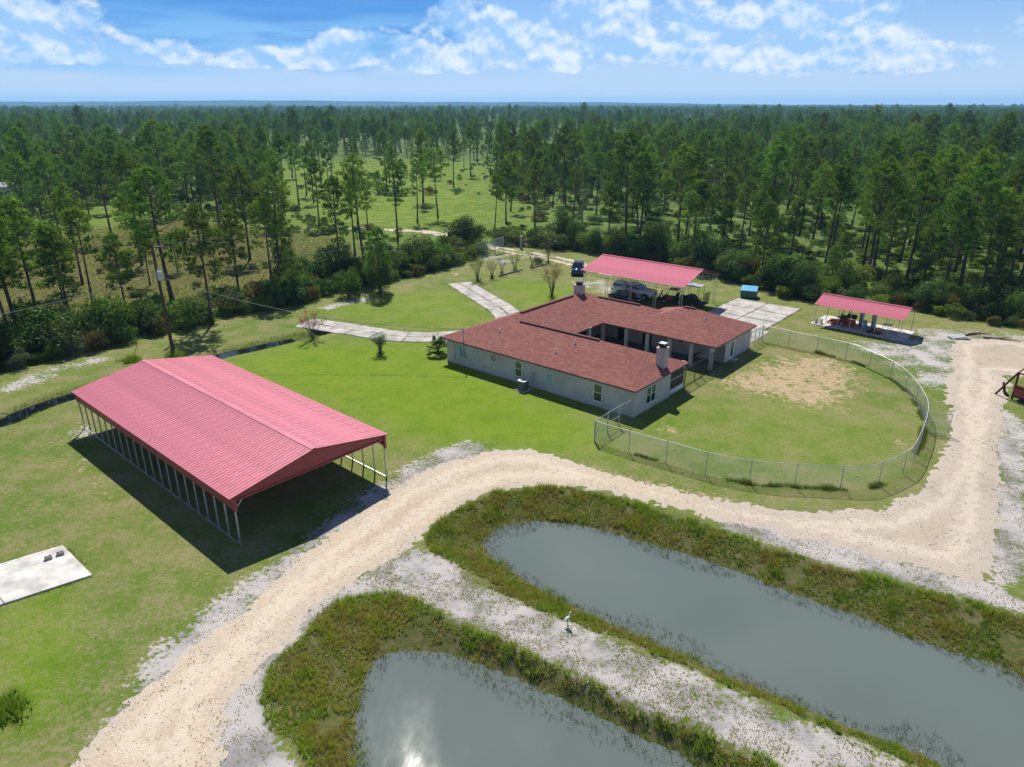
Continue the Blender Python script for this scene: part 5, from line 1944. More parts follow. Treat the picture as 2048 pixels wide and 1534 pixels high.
hr_.location = (0.40, 0, 1.66)

# ------------------------------------------------------------------ egret on the sand between the ponds
eg_p = G(1136, 1252)
eg = empty('egret', (eg_p[0], eg_p[1], 0.0), R(-20))
tag(eg, 'white egret standing on the sand strip between the two ponds', 'bird')
skin_body('body', [(-0.20, 0, 0.34), (-0.11, 0, 0.42), (-0.01, 0, 0.52), (0.06, 0, 0.61), (0.07, 0, 0.72), (0.05, 0, 0.82), (0.08, 0, 0.90), (0.13, 0, 0.915)],
          [(0, 1), (1, 2), (2, 3), (3, 4), (4, 5), (5, 6), (6, 7)], [0.015, 0.065, 0.085, 0.05, 0.028, 0.022, 0.028, 0.024], M['feather'], eg, 2)
obj('beak', MB().tube([(0.135, 0, 0.915), (0.27, 0, 0.85)], [0.022, 0.004], 8), M['beak'], eg)
for s in (-1, 1):
    obj('leg', MB().tube([(-0.04, s * 0.04, 0.42), (-0.02, s * 0.045, 0.26), (-0.04, s * 0.045, 0.0)], [0.018, 0.012, 0.011], 6)
        .tube([(-0.04, s * 0.045, 0.008), (0.06, s * 0.06, 0.008)], 0.008, 5).tube([(-0.04, s * 0.045, 0.008), (0.05, s * 0.02, 0.008)], 0.008, 5), M['legk'], eg)
    wg = side_loft([(-0.24, 0.31), (-0.12, 0.47), (0.0, 0.60), (0.04, 0.53), (-0.04, 0.42), (-0.15, 0.34)], lambda x, z: 0.015)
    o = obj('wing', wg.xform(Matrix.Translation((0, s * 0.075, 0))), M['feather'], eg, bevel=0.008)

# ------------------------------------------------------------------ things under the small shed
Z7 = 0.07


def shed_thing(name, label, cat, x, y, rz=0.0):
    p = spt(x, y)
    o = empty(name, (p[0], p[1], Z7), S_ROT + rz)
    return tag(o, label, cat)


cr_ = shed_thing('slatted_crate', 'dark slatted crate on the sunny slab corner of the open shed', 'crate', 0.45, -0.35)
for y_ in (-0.35, 0.35):
    for z in (0.06, 0.22, 0.38):
        obj('slat', MB().box(-0.3, 0.3, y_ - 0.02, y_ + 0.02, z, z + 0.1), M['block'], cr_)
for x in (-0.28, 0.28):
    for z in (0.06, 0.22, 0.38):
        obj('slat', MB().box(x - 0.02, x + 0.02, -0.33, 0.33, z + 0.002, z + 0.098), M['block'], cr_)
for x in (-0.26, 0.26):
    for y_ in (-0.31, 0.31):
        obj('corner_post', MB().box(x - 0.03, x + 0.03, y_ - 0.03, y_ + 0.03, 0, 0.5), M['dark'], cr_)
mw = shed_thing('riding_mower', 'red riding mower with black engine and seat under the open shed', 'mower', 1.7, -2.0, R(95))
obj('deck', MB().prism([(-0.7, -0.6), (0.5, -0.65), (0.8, -0.3), (0.8, 0.3), (0.5, 0.65), (-0.7, 0.6)], 0.18, 0.34), M['orange'], mw, bevel=0.03)
obj('body', side_loft([(-1.0, 0.35), (-1.0, 0.8), (-0.4, 0.85), (-0.2, 0.5), (0.6, 0.45), (0.9, 0.35)], lambda x, z: 0.42), M['red'], mw, bevel=0.04)
obj('engine', MB().box(-1.15, -0.5, -0.35, 0.35, 0.8, 1.15), M['blackp'], mw, bevel=0.05)
obj('seat', MB().box(-0.45, 0.0, -0.26, 0.26, 0.8, 0.95).box(-0.52, -0.4, -0.26, 0.26, 0.95, 1.4), M['blackp'], mw, bevel=0.05)
obj('roll_bar', MB().tube([(-0.6, -0.42, 0.6), (-0.6, -0.42, 1.75), (-0.6, 0.42, 1.75), (-0.6, 0.42, 0.6)], 0.03, 6), M['dark'], mw)
for s in (-1, 1):
    wheel(mw, -0.75, s * 0.55, 0.3, 0.24)
    wheel(mw, 0.85, s * 0.45, 0.17, 0.12)
tb = shed_thing('tool_chest', 'low red tool chest behind the mower under the open shed', 'tool chest', 1.9, -3.5)
obj('cabinet', MB().box(-0.3, 0.3, -0.55, 0.55, 0.1, 0.7), M['red'], tb, bevel=0.02)
for z in (0.15, 0.33, 0.51):
    obj('drawer', MB().box(-0.325, -0.3, -0.5, 0.5, z, z + 0.15), M['red'], tb)
for sx in (-1, 1):
    for sy in (-1, 1):
        obj('castor', MB().tube([(sx * 0.24, sy * 0.45 - 0.02, 0.05), (sx * 0.24, sy * 0.45 + 0.02, 0.05)], 0.05, 8), M['tyre'], tb)
for k, (x, y_, lab) in enumerate(((2.6, -4.5, 'grey upright pressure tank beside the red tool chest in the shed'), (2.3, -6.0, 'grey blue upright pressure tank near the wooden table in the shed'))):
    tk = shed_thing('pressure_tank', lab, 'tank', x, y_)
    obj('vessel', MB().tube([(0, 0, 0.12), (0, 0, 0.2), (0, 0, 1.75), (0, 0, 1.92), (0, 0, 1.98)], [0.2, 0.27, 0.27, 0.18, 0.04], 16), M['tank'], tk, smooth=True)
    obj('foot_ring', MB().tube([(0, 0, 0), (0, 0, 0.14)], 0.2, 16), M['dark'], tk)
    obj('valve', MB().tube([(0, 0, 1.96), (0, 0, 2.08)], 0.035, 6), M['galv'], tk)
bc = shed_thing('blue_drum', 'blue plastic drum standing between the grey tanks', 'drum', 2.0, -5.1)
obj('barrel', MB().tube([(0, 0, 0), (0, 0, 0.3), (0, 0, 0.33), (0, 0, 0.6), (0, 0, 0.63), (0, 0, 0.88)], [0.27, 0.29, 0.3, 0.3, 0.29, 0.27], 16), M['bluebox'], bc, smooth=True)
obj('rim', MB().tube([(0, 0, 0.86), (0, 0, 0.91)], 0.285, 16), M['tank'], bc)
pl_ = shed_thing('timber_pallet', 'brown pallet stacked with boards and a red tray on the shed slab', 'pallet', 0.9, -6.6, R(8))
for k in range(6):
    obj('board', MB().box(-0.55 + k * 0.2, -0.55 + k * 0.2 + 0.14, -0.75, 0.75, 0.12, 0.145), M['wood'], pl_)
for y_ in (-0.7, -0.04, 0.62):
    obj('runner', MB().box(-0.55, 0.59, y_, y_ + 0.08, 0, 0.12), M['wood'], pl_)
obj('tray', MB().box(-0.3, 0.4, -0.7, -0.1, 0.147, 0.25), M['red'], pl_, bevel=0.02)
tbn = shed_thing('white_table', 'small white folding table at the open end of the shed', 'table', 3.0, -7.4)
obj('top', MB().box(-0.35, 0.35, -0.5, 0.5, 0.7, 0.74), M['copper'], tbn, bevel=0.01)
for sx in (-1, 1):
    for sy in (-1, 1):
        obj('leg', MB().tube([(sx * 0.3, sy * 0.45, 0), (sx * 0.27, sy * 0.4, 0.7)], 0.018, 6), M['galv'], tbn)
ch_ = shed_thing('black_smoker', 'black barrel smoker grill on legs under the open shed', 'grill', 2.9, -3.3, R(90))
obj('drum', MB().tube([(-0.55, 0, 0.9), (-0.5, 0, 0.9), (0.5, 0, 0.9), (0.55, 0, 0.9)], [0.24, 0.28, 0.28, 0.24], 14), M['dark'], ch_, smooth=True)
obj('stack', MB().tube([(0.4, 0, 1.1), (0.4, 0, 1.7)], 0.05, 8), M['dark'], ch_)
for sx in (-1, 1):
    for sy in (-1, 1):
        obj('leg', MB().bar((sx * 0.4, sy * 0.22, 0), (sx * 0.35, sy * 0.15, 0.75), 0.035), M['dark'], ch_)

# ------------------------------------------------------------------ rusty rack at the track's end
rp_ = G(2003, 792)
rk_ = empty('rusty_rack', (rp_[0], rp_[1], 0), R(-62))
tag(rk_, 'rusty steel lean-to rack with faded roofing sheets beside the gravel track', 'rack')
for x in (0.9, 3.4, 5.9):
    for y_, hh in ((0.0, 2.55), (2.6, 3.3)):
        obj('upright', MB().box(x - 0.07, x + 0.07, y_ - 0.07, y_ + 0.07, 0, hh), M['rust'], rk_)
for y_, z in ((0.0, 2.57), (2.6, 3.32), (0.0, 0.35), (0.0, 1.2), (2.6, 0.4)):
    obj('rail', MB().bar((0.8, y_ - 0.09, z), (6.0, y_ - 0.09, z), 0.1), M['rust'], rk_)
for x in (0.9, 3.4, 5.9):
    obj('rafter', MB().bar((x, -0.2, 2.58), (x, 2.8, 3.42), 0.1), M['rust'], rk_)
obj('brace', MB().bar((-0.5, -0.12, 0.02), (0.85, -0.12, 2.5), 0.14), M['rust'], rk_)
for k in range(5):
    o = obj('roof_sheet', rib_panel(0.9, (0, 0), (1.5, 0.40), 0.15), M['lilac'], rk_)
    o.rotation_euler = (0, 0, R(90))
    o.location = (1.95 + k * 0.92, 0.55, 2.87)
    o2 = obj('side_sheet', rib_panel(0.9, (0, 0), (1.05, 0.0), 0.15), M['lilac'] if k % 2 else M['red_trim'], rk_)
    o2.rotation_euler = (R(90), 0, R(90))
    o2.rotation_euler = (0, R(-90), R(90))
    o2.location = (1.85 + k * 0.92, -0.06, 0.4)
for k, (x, y_, z) in enumerate(((2.0, 0.9, 0.55), (2.6, 1.3, 0.62), (3.4, 0.8, 0.5))):
    obj('pipe', MB().tube([(x, y_, z), (x + 2.4, y_ + 0.3, z + 0.15)], 0.07, 8), M['copper'], rk_)
obj('shelf', MB().box(0.9, 5.9, 0.0, 2.6, 0.42, 0.47), M['dark'], rk_)
ty = empty('spare_tyre', (*(np.array(G(2015, 748)[:2])), 0))
ty.location = (rp_[0] + 0.75, rp_[1] + 0.75, 0)
tag(ty, 'worn grey tyre leaning against the rusty rack', 'tyre')
trng = [[((0.42 + 0.13 * math.cos(b)) * math.cos(a), 0.11 * math.sin(b), 0.55 + (0.42 + 0.13 * math.cos(b)) * math.sin(a)) for b in np.linspace(0, 2 * math.pi, 8, endpoint=False)] for a in np.linspace(0, 2 * math.pi, 20)]
o = obj('tread', MB().loft(trng, cap=False), M['tyre'], ty, smooth=True)
ty.rotation_euler = (R(-14), 0, R(60))
# scrap by the far turn of the track
q = G(1916, 677)
bs = empty('metal_sheet_pile', (q[0], q[1], 0), R(-10))
tag(bs, 'bent pale metal sheet lying on sand at the far turn of the track', 'scrap metal')
for k in range(3):
    obj('sheet', MB().box(-1.0 + 0.2 * k, 1.1 - 0.1 * k, -0.5 + 0.1 * k, 0.45, 0.02 + 0.08 * k, 0.06 + 0.08 * k), M['galv'] if k else M['dark'], bs, bevel=0.01).rotation_euler = (0.03 * k, -0.04 * k, 0.15 * k)
q = G(1950, 672)
for k, (dx, dy, rz_, ln) in enumerate(((0, 0, 0.3, 3.0), (1.6, -0.8, -0.4, 3.6), (0.8, 0.6, 0.0, 2.6))):
    lg = obj('fallen_branch', MB().tube([(0, 0, 0.08), (ln * 0.4, 0.15, 0.14), (ln, -0.1, 0.1)], [0.1, 0.08, 0.03], 7).tube([(ln * 0.45, 0.15, 0.14), (ln * 0.8, 0.7, 0.3)], [0.05, 0.015], 6), M['wood'])
    lg.location = (q[0] + dx - 1.2, q[1] + dy, 0)
    lg.rotation_euler = (0, 0, rz_)
    tag(lg, 'dark fallen branch lying on the sand where the track turns', 'branch', 'fallen branches by the track turn')
# timber edging under the crape myrtles
for (a, b), lab in (((G(998, 553), G(1045, 540)), 'low grey timber edging log under the young myrtles nearest the drive end'), ((G(1062, 537), G(1096, 528)), 'low grey timber edging log beside the dirt lane')):
    lg = obj('edging_log', MB().tube([tuple(a + [0, 0, 0.1]), tuple((a + b) / 2 + [0, 0, 0.13]), tuple(b + [0, 0, 0.1])], [0.14, 0.15, 0.13], 8), mat('grey log', (0.24, 0.21, 0.19), 0.9, var=0.3, vscale=4))
    tag(lg, lab, 'log')


# ------------------------------------------------------------------ foliage materials
LM = dict(
    pine=leaf_mat('pine needles', (0.072, 0.155, 0.028), (0.14, 0.235, 0.036), 0.02, 0.40, 0.9, vary=0.36),
    shrub=leaf_mat('shrub leaves', (0.070, 0.140, 0.024), (0.135, 0.205, 0.038), 0.03, 0.45, 0.8),
    shrub2=leaf_mat('dark shrub leaves', (0.042, 0.090, 0.024), (0.085, 0.140, 0.036), 0.03, 0.4, 0.8),
    shrub3=leaf_mat('bright shrub leaves', (0.095, 0.170, 0.012), (0.15, 0.215, 0.020), 0.02, 0.45, 0.8),
    shrub4=leaf_mat('olive brown leaves', (0.090, 0.085, 0.022), (0.130, 0.115, 0.032), 0.02, 0.4, 0.8),
    shrub5=leaf_mat('grey green leaves', (0.085, 0.110, 0.065), (0.12, 0.14, 0.08), 0.02, 0.35, 0.8),
    palm=leaf_mat('palm fronds', (0.035, 0.09, 0.015), (0.07, 0.13, 0.02), 0.01, 0.4, 0.8),
    bloom=leaf_mat('pink blossom', (0.42, 0.05, 0.12), (0.55, 0.10, 0.2), 0.01, 0.3, 1.5),
    bloomr=leaf_mat('dark red blossom', (0.28, 0.02, 0.04), (0.40, 0.05, 0.08), 0.01, 0.3, 1.5),
    bloomw=leaf_mat('white blossom', (0.65, 0.6, 0.6), (0.75, 0.72, 0.72), 0.0, 0.3, 1.5),
    tint=leaf_mat('grasses', (0.1, 0.1, 0.1), (0.1, 0.1, 0.1), 0.0, 0.35, 1.0, attr='tint'),
)
bark = mat('pine bark', (0.105, 0.078, 0.062), 0.95, spec=0.1, var=0.45, vscale=2.2, bump=0.6, bscale=9, stretch=(3, 3, 0.8))
barkg = mat('grey shrub stems', (0.14, 0.115, 0.095), 0.95, spec=0.1, var=0.3, vscale=4)


# ------------------------------------------------------------------ pines
def pine_meshes(seed, H, crown0, rad, nb, dense=1.0, lean=0.25, flat=0.0, need=0.42):
    """trunk with limbs, and the needle tufts on them"""
    r = np.random.default_rng(seed)
    bend = r.normal(size=2) * lean
    tp = []
    for t in np.linspace(0, 1, 9):
        tp.append((bend[0] * math.sin(t * 2.2) + bend[1] * 0.4 * t, bend[1] * math.sin(t * 2.0), H * t))
    tp = np.array(tp)
    r0 = 0.011 * H + 0.05
    mb_ = MB().tube([tuple(p) for p in tp], [max(0.025, r0 * (1.25 if i == 0 else 1) * (1 - 0.9 * i / 8)) for i in range(9)], 7)
    cs, ds, sz = [], [], []

    def trunk_at(t):
        return np.array([np.interp(t, np.linspace(0, 1, 9), tp[:, k]) for k in range(3)])
    ga = r.uniform(0, 6.28)
    for i in range(nb):
        t = (i + r.uniform(0.1, 0.9)) / nb
        t = t ** 0.85
        ht = crown0 + (1 - crown0) * t * 0.97
        prof = (math.sin(math.pi * min(1, (t * 0.85 + 0.16))) ** 0.7) if not flat else (0.55 + 0.6 * t if t < 0.8 else 1.1 - 0.9 * (t - 0.8) / 0.2 * 0.6)
        L_ = rad * prof * r.uniform(0.55, 1.15)
        ga += 2.4 + r.normal() * 0.5
        upk = 0.05 + 0.62 * t + r.normal() * 0.14
        d = np.array([math.cos(ga), math.sin(ga), upk])
        d /= np.linalg.norm(d)
        b0 = trunk_at(ht)
        mid_ = b0 + d * L_ * 0.55 + [0, 0, -0.06 * L_]
        tip = b0 + d * L_ + [0, 0, 0.10 * L_]
        mb_.tube([tuple(b0), tuple(mid_), tuple(tip)], [0.022 + 0.014 * L_, 0.02 + 0.006 * L_, 0.012], 4, cap=False)
        side = np.cross(d, [0, 0, 1.0])
        side = side / max(np.linalg.norm(side), 1e-6)
        pads = [(tip, 1.0)]
        if L_ > 0.9:
            pads.append((b0 + d * L_ * 0.72 + side * L_ * r.uniform(0.18, 0.34) * r.choice([-1, 1]) + [0, 0, 0.1], 0.85))
        if L_ > 1.5:
            pads.append((b0 + d * L_ * 0.58 - side * L_ * r.uniform(0.1, 0.3), 0.75))
        if L_ > 2.2:
            pads.append((b0 + d * L_ * 0.9 + side * L_ * r.uniform(0.2, 0.4) * r.choice([-1, 1]), 0.8))
        for (pc_, ps_) in pads:
            npd = max(3, int(round(9 * ps_ * dense)))
            rp_ = 0.52 * ps_ * (0.75 + 0.14 * L_)
            q_ = unit(r.normal(size=(npd, 3))) * (r.uniform(0.25, 1, (npd, 1)) ** 0.5) * [rp_, rp_, rp_ * 0.62]
            for w_ in q_:
                cs.append(pc_ + w_)
                ds.append(unit(w_) * 0.7 + np.array([0, 0, 0.6]) + d * 0.2)
                sz.append(need * r.uniform(0.75, 1.2))
    for k in range(6):
        cs.append(trunk_at(1.0) + r.normal(size=3) * [0.2, 0.2, 0.25] - [0, 0, 0.2])
        ds.append(np.array([0, 0, 1.0]))
        sz.append(need)
    v, f, _ = blades(np.array(cs), unit(np.array(ds)), 10, np.array(sz), np.array(sz) * 0.24, 0.60)
    crown = np_mesh('crown', v, f, LM['pine'])
    tm = bpy.data.meshes.new('trunk')
    tm.from_pydata(mb_.v, [], mb_.f)
    tm.materials.append(bark)
    tm.polygons.foreach_set('use_smooth', [True] * len(tm.polygons))
    return tm, crown


PINES = [  # height, start of crown, radius, limbs, word for its look
    (pine_meshes(1, 18.0, 0.48, 2.9, 34), 18.0, 'straight pine with a rounded crown'),
    (pine_meshes(2, 16.0, 0.55, 2.2, 26), 16.0, 'slender pine with a small high crown'),
    (pine_meshes(3, 19.0, 0.36, 3.7, 46, lean=0.15), 19.0, 'pine with a deep spreading crown'),
    (pine_meshes(4, 13.0, 0.34, 2.4, 36), 13.0, 'pine with an oval crown'),
    (pine_meshes(5, 15.0, 0.60, 2.5, 24, lean=0.5), 15.0, 'bare-stemmed pine with a loose tufted crown'),
    (pine_meshes(6, 15.5, 0.58, 4.0, 26, flat=1.0), 15.5, 'flat-topped pine with wide open limbs'),
    (pine_meshes(7, 7.0, 0.12, 1.4, 32, lean=0.1, need=0.34), 7.0, 'young bushy pine clothed almost to the ground'),
    (pine_meshes(8, 17.0, 0.50, 2.6, 28, dense=0.75, lean=0.3), 17.0, 'thin-crowned pine with see-through foliage'),
]
pine_lib = []


def put_pine(k, x, y, h, label, group, rz=None, z=0.0, wide=1.0):
    (tm, cm), H0, _ = PINES[k]
    root = empty('pine_tree', (x, y, z), rng.uniform(0, 6.28) if rz is None else rz)
    s = h / H0
    root.scale = (s * wide, s * wide, s)
    tag(root, label, 'pine tree', group)
    a = link_mesh('trunk', tm, None, root)
    b = link_mesh('crown', cm, None, root)
    return root


def h_from(base, top):
    b = G(*base)
    r_ = pix_ray(*top)
    return b, CAM_H + r_[2] * b[1] / r_[1]


# pines that stand out one by one in the photograph: foot, tip, shape, breadth, label
heroes = [
    ((345, 602), (313, 334), 2, 1.25, 'huge dark pine with a forked spreading crown just behind the wooden pole'),
    ((425, 648), (415, 412), 3, 1.0, 'pine at the mown edge casting its crown shadow on the grass beside the pole'),
    ((256, 640), (236, 467), 3, 1.0, 'round-headed pine among shrubs near the yellow guy wire'),
    ((189, 628), (172, 418), 4, 0.9, 'leaning bare-limbed pine over the marsh grass near the ditch'),
    ((86, 670), (60, 395), 3, 1.0, 'bright-crowned pine over the thicket at the ditch end'),
    ((42, 680), (14, 380), 0, 1.2, 'bright-crowned pine next along the thicket by the ditch'),
    ((113, 443), (94, 300), 0, 1.0, 'tall dark-trunked pine alone in the small yellow clearing'),
    ((180, 440), (172, 318), 7, 1.0, 'thin pine on the far rim of the yellow clearing'),
    ((440, 470), (445, 250), 2, 1.0, 'broad pine on the far side of the marsh'),
    ((560, 590), (520, 348), 7, 1.0, 'thin pine rising behind the hedge near the bright meadow'),
    ((500, 520), (490, 330), 3, 1.0, 'oval pine on the near meadow rim'),
    ((598, 410), (585, 286), 1, 1.0, 'slim pine standing in the bright meadow'),
    ((628, 405), (612, 285), 1, 1.0, 'slim pine paired with another in the bright meadow'),
    ((660, 400), (653, 296), 1, 1.0, 'slim lone pine further out in the bright meadow'),
    ((715, 448), (708, 338), 4, 1.0, 'pine with a wispy round head at the meadow front'),
    ((796, 482), (796, 323), 0, 1.1, 'full-crowned pine in front of the bright meadow by the lane'),
    ((876, 435), (877, 305), 5, 1.0, 'flat-topped open pine in the middle of the bright meadow'),
    ((846, 415), (850, 310), 1, 0.8, 'leaning thin pine beside the flat-topped one'),
    ((989, 462), (986, 351), 4, 1.0, 'tufted pine behind the entrance gate'),
    ((1012, 448), (1010, 319), 3, 1.0, 'dark oval pine behind the entrance gate'),
    ((1070, 462), (1070, 316), 0, 1.0, 'tall full pine just past the entrance lane'),
    ((1251, 493), (1262, 264), 2, 1.0, 'tallest pine with a pointed deep crown behind the rear carport'),
    ((1218, 482), (1218, 362), 3, 1.1, 'shorter bright pine in front of the tallest pine'),
    ((1355, 494), (1369, 288), 0, 1.0, 'tall straight pine over the rear carport roof'),
    ((1388, 478), (1392, 342), 3, 1.0, 'lower oval pine beside the tall one over the rear carport'),
    ((1519, 490), (1519, 361), 3, 1.1, 'squat pine over the wood edge near the dumpster'),
    ((1530, 490), (1541, 280), 2, 1.0, 'tall dark pine behind the dumpster'),
    ((1660, 520), (1669, 335), 0, 1.1, 'tall green pine above the pale wood-edge trees'),
    ((1744, 552), (1775, 322), 2, 1.0, 'big pine rising behind the small open shed'),
    ((1771, 530), (1810, 372), 4, 1.0, 'leaning thin pine just past the small open shed'),
    ((1917, 592), (1968, 330), 2, 1.15, 'massive leaning pine at the wood edge past the track turn'),
    ((1884, 588), (1900, 430), 4, 0.8, 'thin pale-trunked pine beside the massive leaning pine'),
    ((1994, 560), (2030, 336), 0, 1.0, 'tall pine behind the massive leaning pine'),
    ((2015, 585), (2046, 372), 7, 1.0, 'thin pine close behind the track turn'),
    ((1975, 400), (1985, 248), 2, 1.3, 'huge broad bright-topped pine standing above the far canopy'),
    ((1850, 480), (1862, 300), 2, 1.0, 'dark tall pine in the thick of the wood above the shed'),
    ((1575, 420), (1580, 250), 0, 1.0, 'tall pine far behind the dumpster'),
    ((8, 700), (-25, 400), 2, 1.1, 'broad bright pine at the very end of the ditch thicket'),
    ((130, 610), (122, 468), 3, 1.0, 'low round pine behind the leaning bare-limbed pine'),
    ((300, 570), (292, 440), 3, 0.9, 'low round pine in the marsh close behind the wooden pole'),
    ((478, 590), (470, 425), 3, 1.1, 'bushy pine behind the thicket along from the pole'),
    ((545, 590), (545, 395), 0, 1.0, 'bushy dark pine in the clump at the marsh end'),
    ((575, 572), (572, 425), 3, 1.0, 'lower dark pine in the clump at the marsh end'),
    ((340, 430), (335, 240), 2, 1.1, 'broad tall pine behind the yellow clearing'),
    ((240, 420), (238, 275), 0, 1.2, 'dark full pine at the back of the yellow clearing'),
    ((60, 470), (50, 305), 2, 1.0, 'broad pine before the white trailer home'),
    ((762, 585), (752, 455), 6, 1.0, 'young pine above the hedge near the drive'),
    ((590, 600), (590, 500), 6, 1.0, 'small young pine in the marsh grass behind the hedge'),
]
pine_xy = []
for base, top, k, wide, lab in heroes:
    b, hh = h_from(base, top)
    hh = float(np.clip(hh, 4.0, 24.0))
    put_pine(k, b[0], b[1], hh, lab, None, wide=wide)
    pine_xy.append((b[0], b[1]))


# the wood: jittered grid thinned over meadow and marsh
def density(P):
    d = np.where(P[:, 0] > 0, 1.0, 0.78)
    d = d * (0.55 + 0.45 * (vnoise(P, 38.0, 5) > -0.35)) * np.clip(0.68 + 0.95 * vnoise(P, 85.0, 6), 0.08, 1.15)
    for poly, keep in ((marsh_poly, 0.30), (mead_poly, 0.22), (mead2_poly, 0.06)):
        d = np.where(inside(P, poly), d * keep, d)
    return d


def scatter(step, y0, y1, fov=0.86, seed=1, keep=1.0, jit=0.48):
    r = np.random.default_rng(seed)
    ys = np.arange(y0, y1, step)
    pts = []
    for y in ys:
        w = y * fov + 25
        xs = np.arange(-w, w, step)
        pts.append(np.c_[xs, np.full(len(xs), y)])
    P = np.vstack(pts) + r.uniform(-jit, jit, (sum(len(p) for p in pts), 2)) * step
    P = P[P[:, 1] > edge_y(P[:, 0]) + 3.0]
    return P[r.uniform(0, 1, len(P)) < density(P) * keep], r


Pn, rs = scatter(7.3, 62, 430, seed=2)
lane_d = seg_dist(Pn, tw, False)
hx = np.array(pine_xy)
dm_ = np.min(np.linalg.norm(Pn[:, None, :] - hx[None], axis=2), axis=1)
Pn = Pn[(dm_ > 3.0) & (lane_d > 4.0)]
dist = np.linalg.norm(Pn, axis=1)
# what the camera's side sees largest comes first
inview = np.abs(Pn[:, 0]) < Pn[:, 1] * 0.80 + 4
order = np.argsort(dist + np.where(inview, 0, 1e5))
n_single = 300 - len(heroes)
single, rest_near = Pn[order[:n_single]], Pn[order[n_single:]]
zone_names = lambda x, y: ('the thin marsh wood' if x < -25 else 'the wood past the lane' if x < 12 else 'the rear carport wood' if x < 45 else 'the open shed wood')
zone_groups = lambda x, y: ('pines of ' + zone_names(x, y))


def pine_label(k, x, y, f):
    back = y - edge_y(x)
    where = 'fronting' if back < 14 else 'just inside' if back < 34 else 'deep in'
    size = 'low ' if f < 0.82 else 'high ' if f > 0.97 else ''
    return size + PINES[k][2] + ' ' + where + ' ' + zone_names(x, y)


kinds_p = np.array([0.22, 0.16, 0.14, 0.16, 0.12, 0.02, 0.06, 0.12])
for x, y in single:
    k = int(rs.choice(8, p=kinds_p))
    H0 = PINES[k][1]
    f = float(rs.uniform(0.72, 1.06))
    put_pine(k, float(x), float(y), H0 * f, pine_label(k, x, y, f), zone_groups(x, y))

# the mass of the far wood: the same pines set out by the thousand as one body of forest
Pf1, r1 = scatter(9.0, 430, 900, seed=4, keep=0.85)
Pf2, r2 = scatter(15.0, 900, 2000, seed=5, keep=0.85)
Pf3, r3 = scatter(38.0, 2000, 5200, seed=6, keep=0.9)
Pf = np.vstack([rest_near, Pf1, Pf2, Pf3])
nf = len(Pf)
rf_ = np.random.default_rng(9)
kk = rf_.choice(8, size=nf, p=kinds_p).astype(np.int32)
sc_ = rf_.uniform(0.70, 1.06, nf) * np.where(rf_.uniform(0, 1, nf) < 0.05, 1.3, 1.0)
far = np.linalg.norm(Pf, axis=1)
wide_f = np.where(far > 2000, 1.9, np.where(far > 900, 1.3, 1.0))


def instancer(name, P, idx_, scl, rot, sources, label, cat):
    """points carrying a choice, a size and a turn; each gets one of the source plants"""
    me = bpy.data.meshes.new(name)
    me.vertices.add(len(P))
    me.vertices.foreach_set('co', np.ascontiguousarray(P, dtype=np.float32).ravel())
    a = me.attributes.new('pick', 'INT', 'POINT')
    a.data.foreach_set('value', np.ascontiguousarray(idx_, dtype=np.int32))
    a = me.attributes.new('size', 'FLOAT_VECTOR', 'POINT')
    a.data.foreach_set('vector', np.ascontiguousarray(scl, dtype=np.float32).ravel())
    a = me.attributes.new('turn', 'FLOAT_VECTOR', 'POINT')
    a.data.foreach_set('vector', np.ascontiguousarray(rot, dtype=np.float32).ravel())
    o = link_mesh(name, me)
    ng = bpy.data.node_groups.new(name, 'GeometryNodeTree')
    ng.interface.new_socket('Geometry', in_out='INPUT', socket_type='NodeSocketGeometry')
    ng.interface.new_socket('Geometry', in_out='OUTPUT', socket_type='NodeSocketGeometry')
    gi, go = ng.nodes.new('NodeGroupInput'), ng.nodes.new('NodeGroupOutput')
    bag = ng.nodes.new('GeometryNodeJoinGeometry')
    for objs in reversed(sources):
        jn = ng.nodes.new('GeometryNodeJoinGeometry')
        for so in objs:
            oi = ng.nodes.new('GeometryNodeObjectInfo')
            oi.transform_space = 'ORIGINAL'
            oi.inputs['Object'].default_value = so
            oi.inputs['As Instance'].default_value = False
            ng.links.new(oi.outputs['Geometry'], jn.inputs[0])
        gt_ = ng.nodes.new('GeometryNodeGeometryToInstance')
        ng.links.new(jn.outputs[0], gt_.inputs[0])
        ng.links.new(gt_.outputs[0], bag.inputs[0])
    iop = ng.nodes.new('GeometryNodeInstanceOnPoints')
    iop.inputs['Pick Instance'].default_value = True

    def named(nm, typ):
        na = ng.nodes.new('GeometryNodeInputNamedAttribute')
        na.data_type = typ
        na.inputs['Name'].default_value = nm
        return na.outputs['Attribute']
    ng.links.new(gi.outputs[0], iop.inputs['Points'])
    ng.links.new(bag.outputs[0], iop.inputs['Instance'])
    ng.links.new(named('pick', 'INT'), iop.inputs['Instance Index'])
    e2r = ng.nodes.new('FunctionNodeEulerToRotation')
    ng.links.new(named('turn', 'FLOAT_VECTOR'), e2r.inputs[0])
    ng.links.new(e2r.outputs[0], iop.inputs['Rotation'])
    ng.links.new(named('size', 'FLOAT_VECTOR'), iop.inputs['Scale'])
    ng.links.new(iop.outputs[0], go.inputs[0])
    md = o.modifiers.new('plants', 'NODES')
    md.node_group = ng
    tag(o, label, cat, kind='stuff')
    return o


